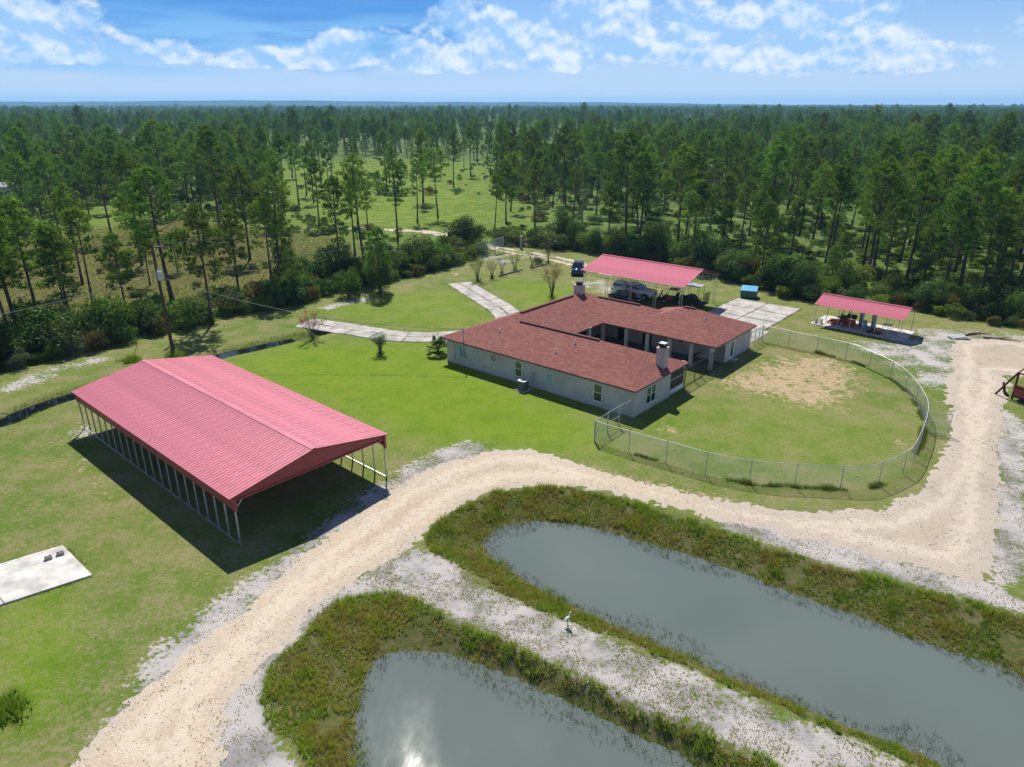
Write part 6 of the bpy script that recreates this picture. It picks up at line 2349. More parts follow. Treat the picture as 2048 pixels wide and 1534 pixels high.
src = {}
for o in bpy.data.objects:
    if o.name.startswith('pine_tree'):
        tmn = [c for c in o.children if c.name.startswith('trunk')][0]
        crn = [c for c in o.children if c.name.startswith('crown')][0]
        for k, ((tm, cm), _, _) in enumerate(PINES):
            if tmn.data == tm and k not in src:
                src[k] = [tmn, crn]
sources = [src.get(k, src[0]) for k in range(8)]
rot = np.zeros((nf, 3))
rot[:, 2] = rf_.uniform(0, 6.28, nf)
instancer('pine_forest', np.c_[Pf, np.zeros(nf)], kk, np.c_[sc_ * wide_f, sc_ * wide_f, sc_], rot, sources,
          'endless pine forest fading toward the horizon', 'forest')


# ------------------------------------------------------------------ shrubs
def shrub_meshes(seed, w, h, n, m, size=0.13, lobes=7, open_=0.0, leaf='leaf'):
    r = np.random.default_rng(seed)
    stem = MB()
    cs, ns = [], []
    for i in range(lobes):
        a = r.uniform(0, 6.28)
        rad_ = w * 0.5 * math.sqrt(r.uniform(0.02, 0.75))
        c = np.array([rad_ * math.cos(a), rad_ * math.sin(a), h * r.uniform(0.35, 0.78) * (1 - 0.35 * (rad_ / (w * 0.5)) ** 2)])
        rx = w * r.uniform(0.2, 0.34)
        rz_ = h * r.uniform(0.2, 0.32)
        k = n // lobes
        d = unit(r.normal(size=(k, 3)))
        d[:, 2] = np.where(d[:, 2] < -0.3, -d[:, 2], d[:, 2])
        rr = r.uniform(0.55, 1.08, k)[:, None] ** 0.6
        p = c + d * rr * [rx, rx, rz_] * (1 + 0.18 * np.sin(d[:, :1] * 7 + i) * np.cos(d[:, 1:2] * 6))
        cs.append(p)
        ns.append(d)
        stem.tube([(0.1 * math.cos(a), 0.1 * math.sin(a), -0.05), tuple(c * [0.5, 0.5, 0.6]), tuple(c)], [0.05, 0.035, 0.012], 5)
    k = n // 4                                        # low skirt so that it meets the ground
    a = r.uniform(0, 6.28, k)
    q = np.c_[np.cos(a), np.sin(a)] * (w * 0.46 * np.sqrt(r.uniform(0.3, 1, k)))[:, None]
    cs.append(np.c_[q, r.uniform(0.03, 0.45, k) * h])
    ns.append(np.c_[np.cos(a), np.sin(a), np.full(k, 0.4)])
    c, nn = np.vstack(cs), np.vstack(ns)
    c[:, 2] = np.maximum(c[:, 2], 0.03)
    v, f = leaves(c, nn, size, 0.75)
    fm = np_mesh('foliage', v, f, m)
    sm = bpy.data.meshes.new('stem')
    sm.from_pydata(stem.v, [], stem.f)
    sm.materials.append(barkg)
    return sm, fm


SHRUBS = [
    (shrub_meshes(21, 3.4, 2.9, 2000, LM['shrub'], 0.12, 9), 'rounded green shrub'),
    (shrub_meshes(22, 3.8, 3.6, 2300, LM['shrub2'], 0.12, 10), 'dark bushy evergreen'),
    (shrub_meshes(23, 2.4, 1.9, 1300, LM['shrub3'], 0.11, 7), 'bright yellow green bush'),
    (shrub_meshes(24, 3.2, 2.7, 1800, LM['shrub4'], 0.11, 8), 'olive brown bush'),
    (shrub_meshes(25, 2.9, 2.6, 1700, LM['shrub5'], 0.10, 8), 'grey green bush'),
    (shrub_meshes(26, 4.4, 5.6, 3200, LM['shrub2'], 0.13, 14), 'dark broadleaf tree'),
    (shrub_meshes(27, 4.2, 4.8, 3000, LM['shrub'], 0.13, 13), 'green broadleaf tree'),
]


def put_shrub(k, x, y, s, label, group, name=None):
    (sm, fm), _ = SHRUBS[k]
    root = empty(name or ('broadleaf_tree' if k >= 5 else 'shrub'), (x, y, float(ground_z([[x, y]])[0])), rng.uniform(0, 6.28))
    root.scale = (s * rng.uniform(0.85, 1.15), s * rng.uniform(0.85, 1.15), s * rng.uniform(0.85, 1.15))
    tag(root, label, 'tree' if k >= 5 else 'shrub', group)
    link_mesh('stem', sm, None, root)
    link_mesh('foliage', fm, None, root)
    return root


# along the edge of the mown grass
ep = edge_pts[1:-2]
ed_ = np.r_[0, np.cumsum(np.linalg.norm(np.diff(ep, axis=0), axis=1))]


def edge_at(s):
    return np.array([np.interp(s, ed_, ep[:, 0]), np.interp(s, ed_, ep[:, 1])])


rsr = np.random.default_rng(31)
gate_s = ed_[np.argmin(np.abs(ep[:, 0] - 0.0))]
cnt = 0
s = 14.0
spots = []
while s < ed_[-1] - 8:
    p, pn_ = edge_at(s), edge_at(s + 0.5)
    nrm = np.array([-(pn_ - p)[1], (pn_ - p)[0]])
    nrm = nrm / np.linalg.norm(nrm)
    for row, back in ((0, 1.3), (1, 3.9), (2, 7.0)):
        if row == 2 and rsr.uniform() < 0.35:
            continue
        q = p + nrm * (back + rsr.uniform(-0.5, 0.6)) + (pn_ - p) * rsr.uniform(-1.5, 1.5)
        if seg_dist(q[None], tw, False)[0] < 3.6:
            continue
        left = q[0] < 0
        if row == 0:
            k = int(rsr.choice(7, p=[0.34, 0.22, 0.14, 0.14, 0.13, 0.0, 0.03] if left else [0.28, 0.30, 0.06, 0.14, 0.12, 0.06, 0.04]))
        else:
            k = int(rsr.choice(7, p=[0.30, 0.24, 0.06, 0.10, 0.10, 0.10, 0.10] if left else [0.24, 0.26, 0.06, 0.10, 0.08, 0.14, 0.12]))
        sc = rsr.uniform(0.7, 1.2) * (0.85 if row == 0 else 1.15)
        if q[0] > 44:
            sc *= 0.72
        spots.append((k, q[0], q[1], sc))
    s += rsr.uniform(1.7, 2.4)
edge_words = lambda x, y: ('in the thicket behind the ditch' if x < -30 else 'in the hedge across the drive lawn' if x < -4 else 'in the growth beside the entrance lane' if x < 14 else 'in the thicket behind the rear carport and dumpster' if x < 38 else 'in the low growth behind the open shed')
for k, x, y, sc in spots:
    front = y - edge_y(x) < 2.6
    word = 'small ' if sc < 0.72 else 'large ' if sc > 1.08 else ''
    put_shrub(k, x, y, sc, word + SHRUBS[k][1] + (' at the front of ' if front else ' set back in ') + edge_words(x, y)[3:], 'growth of ' + edge_words(x, y)[3:])
# a few that read singly
for (px, py), k, sc, lab in (((700, 592), 6, 0.85, 'big leafy tree bulging over the hedge across the drive'), ((760, 585), 5, 0.8, 'dark leafy tree in the hedge across the drive'),
                             ((1500, 560), 3, 1.4, 'large olive brown shrub tree beside the dumpster'), ((1590, 590), 5, 1.0, 'dark broad tree at the wood edge between dumpster and shed'),
                             ((1610, 588), 4, 1.3, 'big grey green shrub between dumpster and shed'), ((1455, 555), 5, 0.9, 'dark tree crowding the corner of the rear carport'),
                             ((1700, 575), 6, 1.1, 'tall light green tree rising behind the open shed'), ((1570, 595), 2, 1.1, 'bright yellow green sapling between dumpster and shed'),
                             ((635, 592), 2, 1.0, 'bright bush glowing in front of the hedge across the drive')):
    q = G(px, py)
    put_shrub(k, q[0], q[1], sc, lab, None)

# undergrowth between the pines, one body of low growth
Pu, ru_ = scatter(2.5, 66, 330, seed=12, keep=1.0)
dl = seg_dist(Pu, tw, False)
inm = inside(Pu, mead_poly) | inside(Pu, marsh_poly) | inside(Pu, mead2_poly)
Pu = Pu[(dl > 2.6) & (~inm | (ru_.uniform(0, 1, len(Pu)) < 0.34))]
nu = len(Pu)
ssrc = {}
for o in bpy.data.objects:
    if o.name.startswith(('shrub', 'broadleaf_tree')) and o.type == 'EMPTY':
        fo = [c for c in o.children if c.name.startswith('foliage')][0]
        for k, ((sm, fm), _) in enumerate(SHRUBS):
            if fo.data == fm and k not in ssrc:
                ssrc[k] = [fo]
us = ru_.uniform(0.26, 0.66, nu) * np.where(ru_.uniform(0, 1, nu) < 0.12, 1.8, 1.0)
urot = np.zeros((nu, 3))
urot[:, 2] = ru_.uniform(0, 6.28, nu)
instancer('undergrowth', np.c_[Pu, np.zeros(nu)], ru_.choice(5, size=nu, p=[0.38, 0.08, 0.28, 0.10, 0.16]), np.c_[us, us, us * 0.8], urot, [ssrc[k] for k in range(5)],
          'low green undergrowth spread between the pine trunks', 'undergrowth')


# ------------------------------------------------------------------ garden plants
def myrtle(px, py, h, w, lab, blooms=None, leafy=1.0, seed=0, stems=9, spread=0.32, dark=False, name='crape_myrtle'):
    r = np.random.default_rng(seed)
    q = G(px, py)
    root = empty(name, (q[0], q[1], 0))
    tag(root, lab, 'shrub')
    st = MB()
    tips, dirs = [], []
    for i in range(stems):
        a = 2 * math.pi * i / stems + r.uniform(-0.3, 0.3)
        o_ = w * 0.5 * r.uniform(0.35, 1.0)
        top = np.array([o_ * math.cos(a), o_ * math.sin(a), h * r.uniform(0.7, 1.0)])
        mid_ = top * [0.42, 0.42, 0.5]
        st.tube([(0.07 * math.cos(a), 0.07 * math.sin(a), -0.03), tuple(mid_), tuple(top)], [0.035, 0.022, 0.007], 5)
        for k in range(4):
            b0 = mid_ + (top - mid_) * r.uniform(0.0, 0.9)
            e = b0 + np.array([math.cos(a + r.normal() * 0.9), math.sin(a + r.normal() * 0.9), r.uniform(0.2, 1.0)]) * h * 0.16
            st.tube([tuple(b0), tuple(e)], [0.012, 0.005], 4)
            tips += [b0, (b0 + e) / 2, e]
        tips.append(top)
    obj('stem', st, barkg, root)
    tips = np.array(tips)
    n = int(16 * leafy)
    if n > 0:
        c = np.repeat(tips, n, axis=0) + r.normal(size=(len(tips) * n, 3)) * h * 0.05
        c[:, 2] = np.maximum(c[:, 2], 0.05)
        v, f = leaves(c, r.normal(size=c.shape), 0.05, 1.0)
        fm = np_mesh('foliage', v, f, LM['shrub2'] if dark else LM['shrub4'] if leafy < 0.6 else LM['shrub'])
        link_mesh('foliage', fm, None, root)
    base_c = np.c_[r.normal(size=(260, 2)) * 0.22 * w * 0.6, np.abs(r.normal(size=260)) * 0.22]
    v, f = leaves(base_c, r.normal(size=base_c.shape), 0.06, 1.0)
    link_mesh('base_leaves', np_mesh('base_leaves', v, f, LM['shrub2']), None, root)
    if blooms:
        hi_ = tips[tips[:, 2] > h * 0.62]
        pick = hi_[r.integers(0, len(hi_), blooms[1])]
        c = np.repeat(pick, 16, axis=0) + r.normal(size=(blooms[1] * 16, 3)) * 0.09
        v, f = leaves(c, r.normal(size=c.shape), 0.05, 1.0)
        link_mesh('blossom', np_mesh('blossom', v, f, LM[blooms[0]]), None, root)
    return root


myrtle(626, 678, 3.2, 3.2, 'crape myrtle with loose pink blossom beside the ditch end', ('bloom', 34), 0.55, 1, 12)
myrtle(761, 708, 2.4, 1.6, 'dark leafy twiggy shrub on the lawn before the drive', None, 0.8, 2, 12, dark=True, name='twiggy_shrub')
myrtle(1104, 595, 5.0, 2.6, 'tall upright crape myrtle with dark red blossom by the link roof', ('bloomr', 40), 0.7, 3, 14)
myrtle(955, 561, 3.8, 2.8, 'leafy olive crape myrtle with white tips standing apart at the drive end', ('bloomw', 7), 0.75, 4, 12)
myrtle(984, 557, 2.9, 1.7, 'thin bare crape myrtle next to the edging log', None, 0.35, 5, 8)
myrtle(1004, 550, 3.1, 2.0, 'bare-stemmed crape myrtle with one white bloom tip behind the edging log', ('bloomw', 3), 0.3, 6, 7)
myrtle(1030, 542, 2.9, 2.2, 'spreading sparse crape myrtle at the far end of the edging log', ('bloomw', 2), 0.4, 7, 9)
myrtle(1064, 535, 3.0, 1.8, 'sparse crape myrtle beside the lane edging log', None, 0.3, 8, 8)
myrtle(1096, 526, 4.4, 2.0, 'tall thin crape myrtle at the lane edge', ('bloomw', 3), 0.3, 9, 9)
q = G(1077, 529)
put_shrub(1, q[0], q[1], 0.42, 'small round dark shrub between two lane-side myrtles', None)
q = G(1094, 497)
myrtle(1094, 500, 4.6, 4.2, 'white-blossoming tree among the shrubs across the entrance lane', ('bloomw', 22), 0.8, 10, 14, name='blossoming_tree')
# fan palm at the house corner
q = G(876, 708)
palm = empty('fan_palm', (q[0], q[1], 0))
tag(palm, 'low green fan palm at the far corner of the house', 'palm')
obj('trunk', MB().tube([(0, 0, -0.05), (0, 0, 0.42)], [0.2, 0.14], 8), bark, palm)
rp = np.random.default_rng(77)
for i in range(34):
    a, e = rp.uniform(0, 6.28), rp.uniform(-0.05, 1.3)
    d = np.array([math.cos(a) * math.cos(e), math.sin(a) * math.cos(e), math.sin(e)])
    L_ = rp.uniform(0.7, 1.15)
    hub = np.array([0, 0, 0.45]) + d * L_
    fr = MB().tube([(0, 0, 0.4), tuple(hub)], [0.02, 0.012], 4)
    side = unit(np.cross(d, [0, 0, 1.0]))
    for k in range(13):
        b = (k - 6) / 6 * 1.35
        dd = d * math.cos(b) + side * math.sin(b) + np.array([0, 0, -0.22 + rp.normal() * 0.08])
        tip = hub + dd * 0.75
        w_ = np.cross(dd, [0, 0, 1.0])
        w_ = w_ / max(np.linalg.norm(w_), 1e-6) * 0.06
        m_ = hub + dd * 0.3
        fr.add([tuple(hub), tuple(m_ - w_), tuple(tip), tuple(m_ + w_)], [(0, 1, 2, 3)])
    obj('frond', fr, LM['palm'], palm, recalc=False)


# ------------------------------------------------------------------ grasses: each a body of blades
def grass(name, P, n, length, width, colors, label, spread=0.45, zoff=0.0, lenvar=0.4, cat='grass'):
    z = ground_z(P) + zoff
    C = np.c_[P, z]
    v, f, ci = blades(C, np.tile([0, 0, 1.0], (len(P), 1)), n, length, width, spread, lenvar)
    base_in = np.arange(len(v)) % 3
    cc = colors[ci] * rng.uniform(0.8, 1.2, (len(v) // 3, 1)).repeat(3, 0)
    me = np_mesh(name, v, f, LM['tint'], cc)
    o = link_mesh(name, me)
    return tag(o, label, cat, kind='stuff')


def rand_in(poly, per_m2, r):
    lo, hi = poly.min(0), poly.max(0)
    n = int(np.prod(hi - lo) * per_m2)
    P = r.uniform(lo, hi, (n, 2))
    return P[inside(P, poly)]


rg_ = np.random.default_rng(51)
c_green, c_lime, c_olive, c_brown, c_tan = (np.array(c) for c in ((0.17, 0.27, 0.030), (0.27, 0.39, 0.026), (0.33, 0.35, 0.060), (0.30, 0.27, 0.085), (0.36, 0.30, 0.17)))
for po, pi_, lab in ((pondA_out, pondA_in, 'tall green and brown grasses crowding the banks of the long pond'), (pondB_out, pondB_in, 'tall olive grasses crowding the bank of the pond beside the track')):
    P = rand_in(po, 95, rg_)
    P = P[vnoise(P, 0.55, 66) + 0.8 * vnoise(P, 1.6, 67) > -0.75]
    P = P[(P[:, 1] > 14) & (P[:, 1] < 64)]
    so, si = sdf(P, po), sdf(P, pi_)
    edge_n = vnoise(P, 1.6, 8) * 0.35 + vnoise(P, 0.7, 9) * 0.2
    k = (si + edge_n * 2.2 < 0.45) & (so + 0.4 * vnoise(P, 1.3, 61) + 0.25 * vnoise(P, 0.5, 62) > 0.1) & ((si < -0.35 + edge_n) | (rg_.uniform(0, 1, len(P)) < np.clip(0.35 - 0.25 * si, 0.03, 0.5)))
    P, so, si = P[k], so[k], si[k]
    t = np.clip(so / np.maximum(so - np.minimum(si, 0), 1e-3), 0, 1)
    mixn = vnoise(P, 1.2, 14) + 0.7 * vnoise(P, 0.5, 15) + rg_.normal(size=len(P)) * 0.35
    cols = np.where((t + rg_.normal(size=len(P)) * 0.12 < 0.10 + 0.42 * vnoise(P, 1.8, 16))[:, None], c_lime * 0.6 + c_green * 0.4, np.where((mixn > 0.25)[:, None], c_brown, np.where((mixn > -0.35)[:, None], c_olive, c_green)))
    Lg = 0.13 + 0.30 * np.clip(vnoise(P, 0.9, 17) * 0.7 + 0.45, 0, 1) ** 1.5 + 0.04 * (t < 0.25)
    grass('bank_grass', P, 7, Lg, 0.026, cols, lab, 0.6)
# emergent stems and drift of dead twigs at the water line
P = np.vstack([rand_in(grow(pi_, 0.3), 20, rg_) for pi_ in (pondA_in, pondB_in)])
si = np.maximum(sdf(P, pondA_in), sdf(P, pondB_in))
P = P[(si < 1.6 * (0.35 + 0.65 * np.clip(vnoise(P, 3.0, 19) + 0.3, 0, 1))) & (P[:, 1] > 15)]
cols = np.where((rg_.uniform(0, 1, len(P)) < 0.35)[:, None], np.array([0.05, 0.04, 0.03]), np.array([0.05, 0.075, 0.03]))
C = np.c_[P, np.full(len(P), WZ - 0.04)]
v, f, ci = blades(C, np.tile([0, 0, 1.0], (len(P), 1)), 4, 0.32, 0.018, 0.7)
tag(link_mesh('reeds', np_mesh('reeds', v, f, LM['tint'], cols[ci])), 'sparse dark reeds standing in the shallow pond edges', 'reeds', kind='stuff')
P = np.vstack([rand_in(grow(pi_, 0.4), 9, rg_) for pi_ in (pondA_in, pondB_in)])
si = np.maximum(sdf(P, pondA_in), sdf(P, pondB_in))
P = P[(si < 0.7) & (vnoise(P, 1.8, 23) > 0.25) & (P[:, 1] > 15)]
C = np.c_[P, np.full(len(P), WZ + 0.012)]
v, f, ci = blades(C, np.c_[rg_.normal(size=(len(P), 2)), np.zeros(len(P))], 2, 0.22, 0.022, 0.12)
v[:, 2] = np.maximum(v[:, 2], WZ + 0.006)
tw_c = np.where((rg_.uniform(0, 1, len(P)) < 0.4)[:, None], np.array([0.5, 0.47, 0.44]), np.array([0.16, 0.13, 0.1]))
tag(link_mesh('dead_twigs', np_mesh('dead_twigs', v, f, LM['tint'], tw_c[ci])), 'pale dead twigs floating along the pond margins', 'twigs', kind='stuff')
# sparse grass on the sand strip
P = np.vstack([rand_in(sand_polys[0][0], 130, rg_)] + [rand_in(sand_polys[i_][0], 60, rg_) for i_ in (1, 2, 4, 5)])
P = P[(vnoise(P, 1.4, 26) * 0.8 + vnoise(P, 0.6, 27) + 0.7 * vnoise(P, 0.25, 28) + rg_.normal(size=len(P)) * 0.25 > -0.1)]
P = P[sdf(P, track_poly) < 0.1]
cols = np.where((rg_.uniform(0, 1, len(P)) < 0.45)[:, None], c_olive * 0.8, c_tan * 0.8)
grass('sand_grass', P, 5, 0.06, 0.026, cols, 'sparse dry tufts of grass dotting the white sand between the ponds', 0.9)
# weeds on the gravel track
P = rand_in(track_poly, 9.0, rg_)
sd = sdf(P, track_poly)
east = (P[:, 0] > 9) | (P[:, 1] < 30)
P = P[(sd > -0.2) & (vnoise(P, 1.3, 33) + 0.8 * vnoise(P, 0.5, 34) > np.where(east, 0.25, 0.98))]
cols = np.where((rg_.uniform(0, 1, len(P)) < 0.5)[:, None], c_olive, c_tan * 0.6)
grass('track_weeds', P, 6, 0.08, 0.026, cols, 'small weeds growing up through the tan gravel track', 0.9, 0.02, cat='weeds')
# loose stones
P = rand_in(track_poly, 22, rg_)
sdv = sdf(P, track_poly)
Pe = rand_in(grow(track_poly, 0.9), 30, rg_)
se = sdf(Pe, track_poly)
P = np.vstack([P[sdv > 0], Pe[(se > -0.8) & (se < 0.25) & (rg_.uniform(0, 1, len(Pe)) < 0.55)]])
P = P[(P[:, 1] < 52)]
ns_ = len(P)
zz = ground_z(P) + np.clip(sdf(P, track_poly) * 0.06, 0, 0.03)
oct_v = np.array([[1, 0, 0], [0, 1, 0], [-1, 0, 0], [0, -1, 0], [0, 0, 1.0], [0, 0, -0.6]])
oct_f = np.array([[0, 1, 4], [1, 2, 4], [2, 3, 4], [3, 0, 4], [1, 0, 5], [2, 1, 5], [3, 2, 5], [0, 3, 5]])
sz = rg_.uniform(0.014, 0.036, ns_) * np.where(rg_.uniform(0, 1, ns_) < 0.06, 1.7, 1.0)
ang = rg_.uniform(0, 6.28, ns_)
ov = oct_v[None] * sz[:, None, None] * rg_.uniform(0.6, 1.2, (ns_, 6, 1)) * [1, 1, 0.7]
cx_, sx_ = np.cos(ang)[:, None], np.sin(ang)[:, None]
ovr = np.stack([ov[..., 0] * cx_ - ov[..., 1] * sx_, ov[..., 0] * sx_ + ov[..., 1] * cx_, ov[..., 2]], axis=-1) + np.c_[P, zz + 0.008][:, None, :]
sf = (np.arange(ns_)[:, None, None] * 6 + oct_f[None]).reshape(-1, 3)
sc_col = np.array([0.55, 0.48, 0.38]) * rg_.uniform(0.75, 1.15, (ns_, 1))
stone_m = bpy.data.materials.new('loose stones')
stone_m.use_nodes = True
T = NT(stone_m.node_tree)
T.put(T.n['Principled BSDF'].inputs['Base Color'], T.attrc('tint'))
T.n['Principled BSDF'].inputs['Roughness'].default_value = 0.95
tag(link_mesh('gravel', np_mesh('gravel', ovr.reshape(-1, 3), sf, stone_m, np.repeat(sc_col, 6, 0))), 'loose pale stones strewn over and along the gravel track', 'gravel', kind='stuff')
# weeds along the yard fence
s_ = np.linspace(0, 1, 2600)
yp_d = np.r_[0, np.cumsum(np.linalg.norm(np.diff(yard_path, axis=0), axis=1))]
fx = np.c_[np.interp(s_ * yp_d[-1], yp_d, yard_path[:, 0]), np.interp(s_ * yp_d[-1], yp_d, yard_path[:, 1])]
P = np.repeat(fx, 3, 0) + rg_.normal(size=(len(fx) * 3, 2)) * 0.14
P = P[(vnoise(P, 1.6, 41) + 0.5 * vnoise(P, 5.0, 43) > 0.2)]
cols = np.where((rg_.uniform(0, 1, len(P)) < 0.3)[:, None], c_brown * 0.7, c_green * 0.75)
grass('fence_weeds', P, 5, 0.14 + 0.3 * np.clip(vnoise(P, 1.1, 42), 0, 1), 0.022, cols, 'dark weeds left uncut along the foot of the yard fence', 0.6, cat='weeds')
# lawn blades, thin on the ground, over the mown area
P = rg_.uniform((-42, 22), (58, 90), (150000, 2))
okp = (P[:, 1] < edge_y(P[:, 0])) & (np.abs(P[:, 0]) < P[:, 1] * 0.82 + 4) & (field(P, sand_polys) < 0.45)
P = P[okp]
bad = (sdf(P, track_poly) > -0.1) | (sdf(P, pondA_out) > 0) | (sdf(P, pondB_out) > 0) | (seg_dist(P, ditch, False) < 1.2)
loc = (P - HA) @ np.c_[HU, HV]
bad |= (loc[:, 0] > -0.1) & (loc[:, 0] < 22.5) & (loc[:, 1] > -0.1) & (loc[:, 1] < 24.5) & ~((loc[:, 0] < 12.8) & (loc[:, 1] > 9.2) & (loc[:, 1] < 14.9))
bad |= seg_dist(P, drive_c, False) < 2.0
bad |= inside(P, np.array([spt(-0.4, 0.5), spt(4.8, 0.5), spt(4.8, -10.1), spt(-0.4, -10.1)]))
bad |= inside(P, np.array([tuple(pc[0]), tuple(pc[0] + pdir * 8.5), tuple(pc[0] + pdir * 8.5 + pw), tuple(pc[1])]))
bad |= (loc[:, 0] > 0.5) & (loc[:, 0] < 10.4) & (loc[:, 1] > 24.8) & (loc[:, 1] < 44.2)
P = P[~bad]
lu = field(P, lush_polys)
nn_ = vnoise(P, 5.0, 45)
cols = np.where((nn_ + rg_.normal(size=len(P)) * 0.4 > 0.2)[:, None], np.array([0.15, 0.16, 0.045]), np.array([0.095, 0.145, 0.018]))
cols = cols * (1 - lu[:, None]) + lu[:, None] * np.array([0.125, 0.215, 0.006])
grass('lawn_grass', P, 3, 0.04, 0.03, cols, 'short mown grass covering the lawns', 0.9)
# rough grass of the marsh and meadow
P = rand_in(marsh_poly, 9.0, rg_)
P = P[P[:, 1] > edge_y(P[:, 0]) + 2]
cols = np.where((vnoise(P, 6, 47) + rg_.normal(size=len(P)) * 0.5 > 0)[:, None], np.array([0.13, 0.11, 0.036]), np.array([0.09, 0.105, 0.026]))
grass('marsh_grass', P, 4, 0.20, 0.04, cols, 'tawny rough grass of the open marsh behind the hedge', 0.5)
P = rand_in(mead_poly, 3.0, rg_)
P = P[vnoise(P, 5.0, 63) + 0.7 * vnoise(P, 1.7, 64) > -0.1]
cols = np.where((vnoise(P, 6, 48) + rg_.normal(size=len(P)) * 0.5 > 0)[:, None], np.array([0.12, 0.18, 0.02]), np.array([0.075, 0.14, 0.012]))
grass('meadow_grass', P, 3, 0.14, 0.06, cols, 'bright green grass of the meadow among the pines', 0.5)
# ditch edge growth
P = np.repeat(ditch, 60, 0)
P = P + rg_.normal(size=P.shape) * 0.8
dd = seg_dist(P, ditch, False)
P = P[(dd > 0.9) & (dd < 1.9)]
cols = np.where((rg_.uniform(0, 1, len(P)) < 0.4)[:, None], c_olive, c_lime * 0.7)
grass('ditch_grass', P, 5, 0.16, 0.035, cols, 'ragged grass fringing the dark ditch', 0.7)
# weeds creeping over slab edges and joints
wp = []
for a_, b_ in ((pc[0], pc[0] + pdir * 8), (pc[0], pc[1]), (pc[1], pc[1] + pdir * 8), (np.array(spt(-0.4, 0.5)), np.array(spt(-0.4, -10.1))), (np.array(spt(4.8, 0.5)), np.array(spt(4.8, -10.1))),
               (hpt(1.45, 31.8), hpt(1.45, 44.1)), (hpt(10.25, 31.8), hpt(10.25, 44.1)), (hpt(5.85, 31.8), hpt(5.85, 44.1)), (hpt(1.5, 35.85), hpt(10.2, 35.85)), (hpt(1.5, 39.95), hpt(10.2, 39.95)), (hpt(1.5, 44.1), hpt(10.2, 44.1))):
    t_ = rg_.uniform(0, 1, int(np.linalg.norm(np.asarray(b_) - a_) * 26))[:, None]
    wp.append(np.asarray(a_) * (1 - t_) + np.asarray(b_) * t_)
for off in (-1.88, 1.88, 0.0):
    dd_ = np.gradient(drive_c, axis=0)
    nn2 = unit(np.c_[-dd_[:, 1], dd_[:, 0]])
    wp.append(np.repeat(drive_c + nn2 * off, 16, 0) + rg_.uniform(-0.5, 0.5, (len(drive_c) * 16, 2)) * [0.5, 0.5])
P = np.vstack(wp)
P = P + rg_.normal(size=P.shape) * 0.10
P = P[vnoise(P, 0.8, 81) > -0.1]
cols = np.where((rg_.uniform(0, 1, len(P)) < 0.5)[:, None], c_olive * 0.6, c_green * 0.6)
grass('edge_weeds', P, 5, 0.09, 0.03, cols, 'ragged grass creeping over the edges and joints of the concrete slabs', 0.8, 0.03, cat='weeds')
# weed tufts at the pole and the guy wire
for px, py, lab in ((350, 712, 'ragged weeds round the foot of the wooden pole'), (262, 722, 'ragged weeds round the guy wire anchor'), (10, 1425, 'rank green tuft at the mown grass beside the pad')):
    q = G(px, py)
    P = q[:2] + rg_.normal(size=(140, 2)) * 0.45
    grass('weed_tuft', P, 7, 0.55, 0.04, np.tile(c_green, (len(P), 1)), lab, 0.5, cat='weeds')


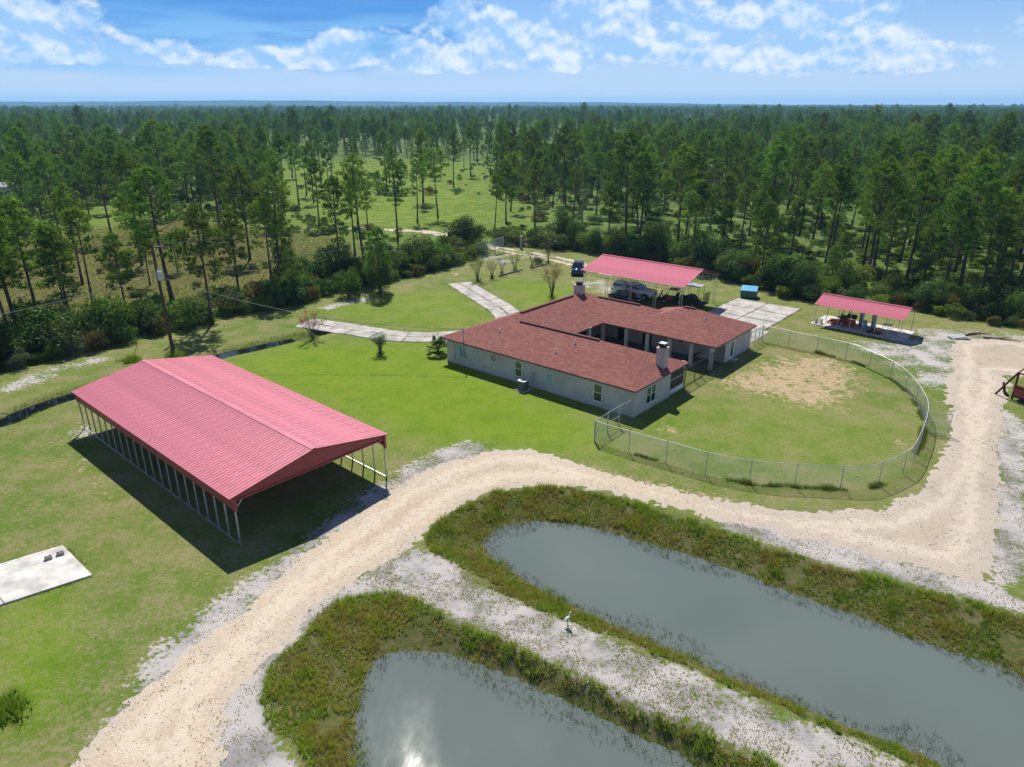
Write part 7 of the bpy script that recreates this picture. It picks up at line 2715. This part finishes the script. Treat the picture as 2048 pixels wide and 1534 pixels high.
# ------------------------------------------------------------------ far land and things in the wood
hills_mb = MB()
xs = np.linspace(-6500, 6500, 120)
hz_ = 40 + 7 * np.sin(xs / 1500.0 + 2.4) + 3 * np.sin(xs / 420.0) + 1.5 * np.sin(xs / 90.0) - 0.0035 * (xs + 2500).clip(0)
hills_mb.add([(x, 5500 + 200 * math.sin(x / 2300.0), -2) for x in xs] + [(x, 5900, max(8, z)) for x, z in zip(xs, hz_)] + [(x, 6500, -2) for x in xs],
             [(i, i + 1, 121 + i, 120 + i) for i in range(119)] + [(120 + i, 121 + i, 241 + i, 240 + i) for i in range(119)])
hl = obj('hills', hills_mb, mat('far wooded hills', (0.03, 0.06, 0.03), 1.0, spec=0.0, var=0.3, vscale=0.004), smooth=True)
tag(hl, 'long low wooded ridge on the far horizon', 'hills', kind='structure')


def cottage(px, py, w, d, h, rz, wall_m, roof_m, lab):
    q = G(px, py)
    r_ = empty('far_house', (q[0], q[1], 0), rz)
    tag(r_, lab, 'house')
    obj('wall', MB().box(-w / 2, w / 2, -d / 2, d / 2, 0, h), wall_m, r_)
    obj('roof', MB().add([(-w / 2 - 0.4, -d / 2 - 0.4, h), (w / 2 + 0.4, -d / 2 - 0.4, h), (w / 2 + 0.4, d / 2 + 0.4, h), (-w / 2 - 0.4, d / 2 + 0.4, h), (-w / 2 - 0.4, 0, h + d * 0.22), (w / 2 + 0.4, 0, h + d * 0.22)],
                         [(0, 1, 5, 4), (2, 3, 4, 5), (0, 4, 3), (1, 2, 5), (3, 2, 1, 0)]), roof_m, r_)
    for k in range(3):
        x = -w / 2 + w * (k + 0.5) / 3
        obj('window', MB().box(x - 0.5, x + 0.5, -d / 2 - 0.04, -d / 2 + 0.1, 1.0, 2.1), M['pane'], r_)


cottage(12, 392, 16, 5, 2.8, R(-4), M['trimw'], M['grey'], 'long white trailer home showing between pines past the yellow clearing')
cottage(852, 262, 14, 9, 3.4, R(20), M['block'], M['block'], 'grey roofed house glimpsed among far pines beyond the meadow')
cottage(972, 252, 18, 9, 3.4, R(-12), M['block'], M['block'], 'long grey roofed building glimpsed deep in the distant wood')


# ------------------------------------------------------------------ the air
HAZE_D = 0.00012
hz = MB().box(-9500, 9500, -400, 9400, -3.5, 80)
hm = bpy.data.materials.new('haze')
hm.use_nodes = True
T = NT(hm.node_tree)
T.n.clear()
out = T.node('ShaderNodeOutputMaterial')
pvn = T.node('ShaderNodeVolumePrincipled')
pvn.inputs['Color'].default_value = (0.30, 0.62, 1.0, 1)
pvn.inputs['Density'].default_value = HAZE_D
pvn.inputs['Anisotropy'].default_value = 0.2
T.l.new(pvn.outputs[0], out.inputs['Volume'])
haze = obj('haze', hz, hm)
tag(haze, 'thin blue haze filling the air over the land', 'haze', kind='stuff')
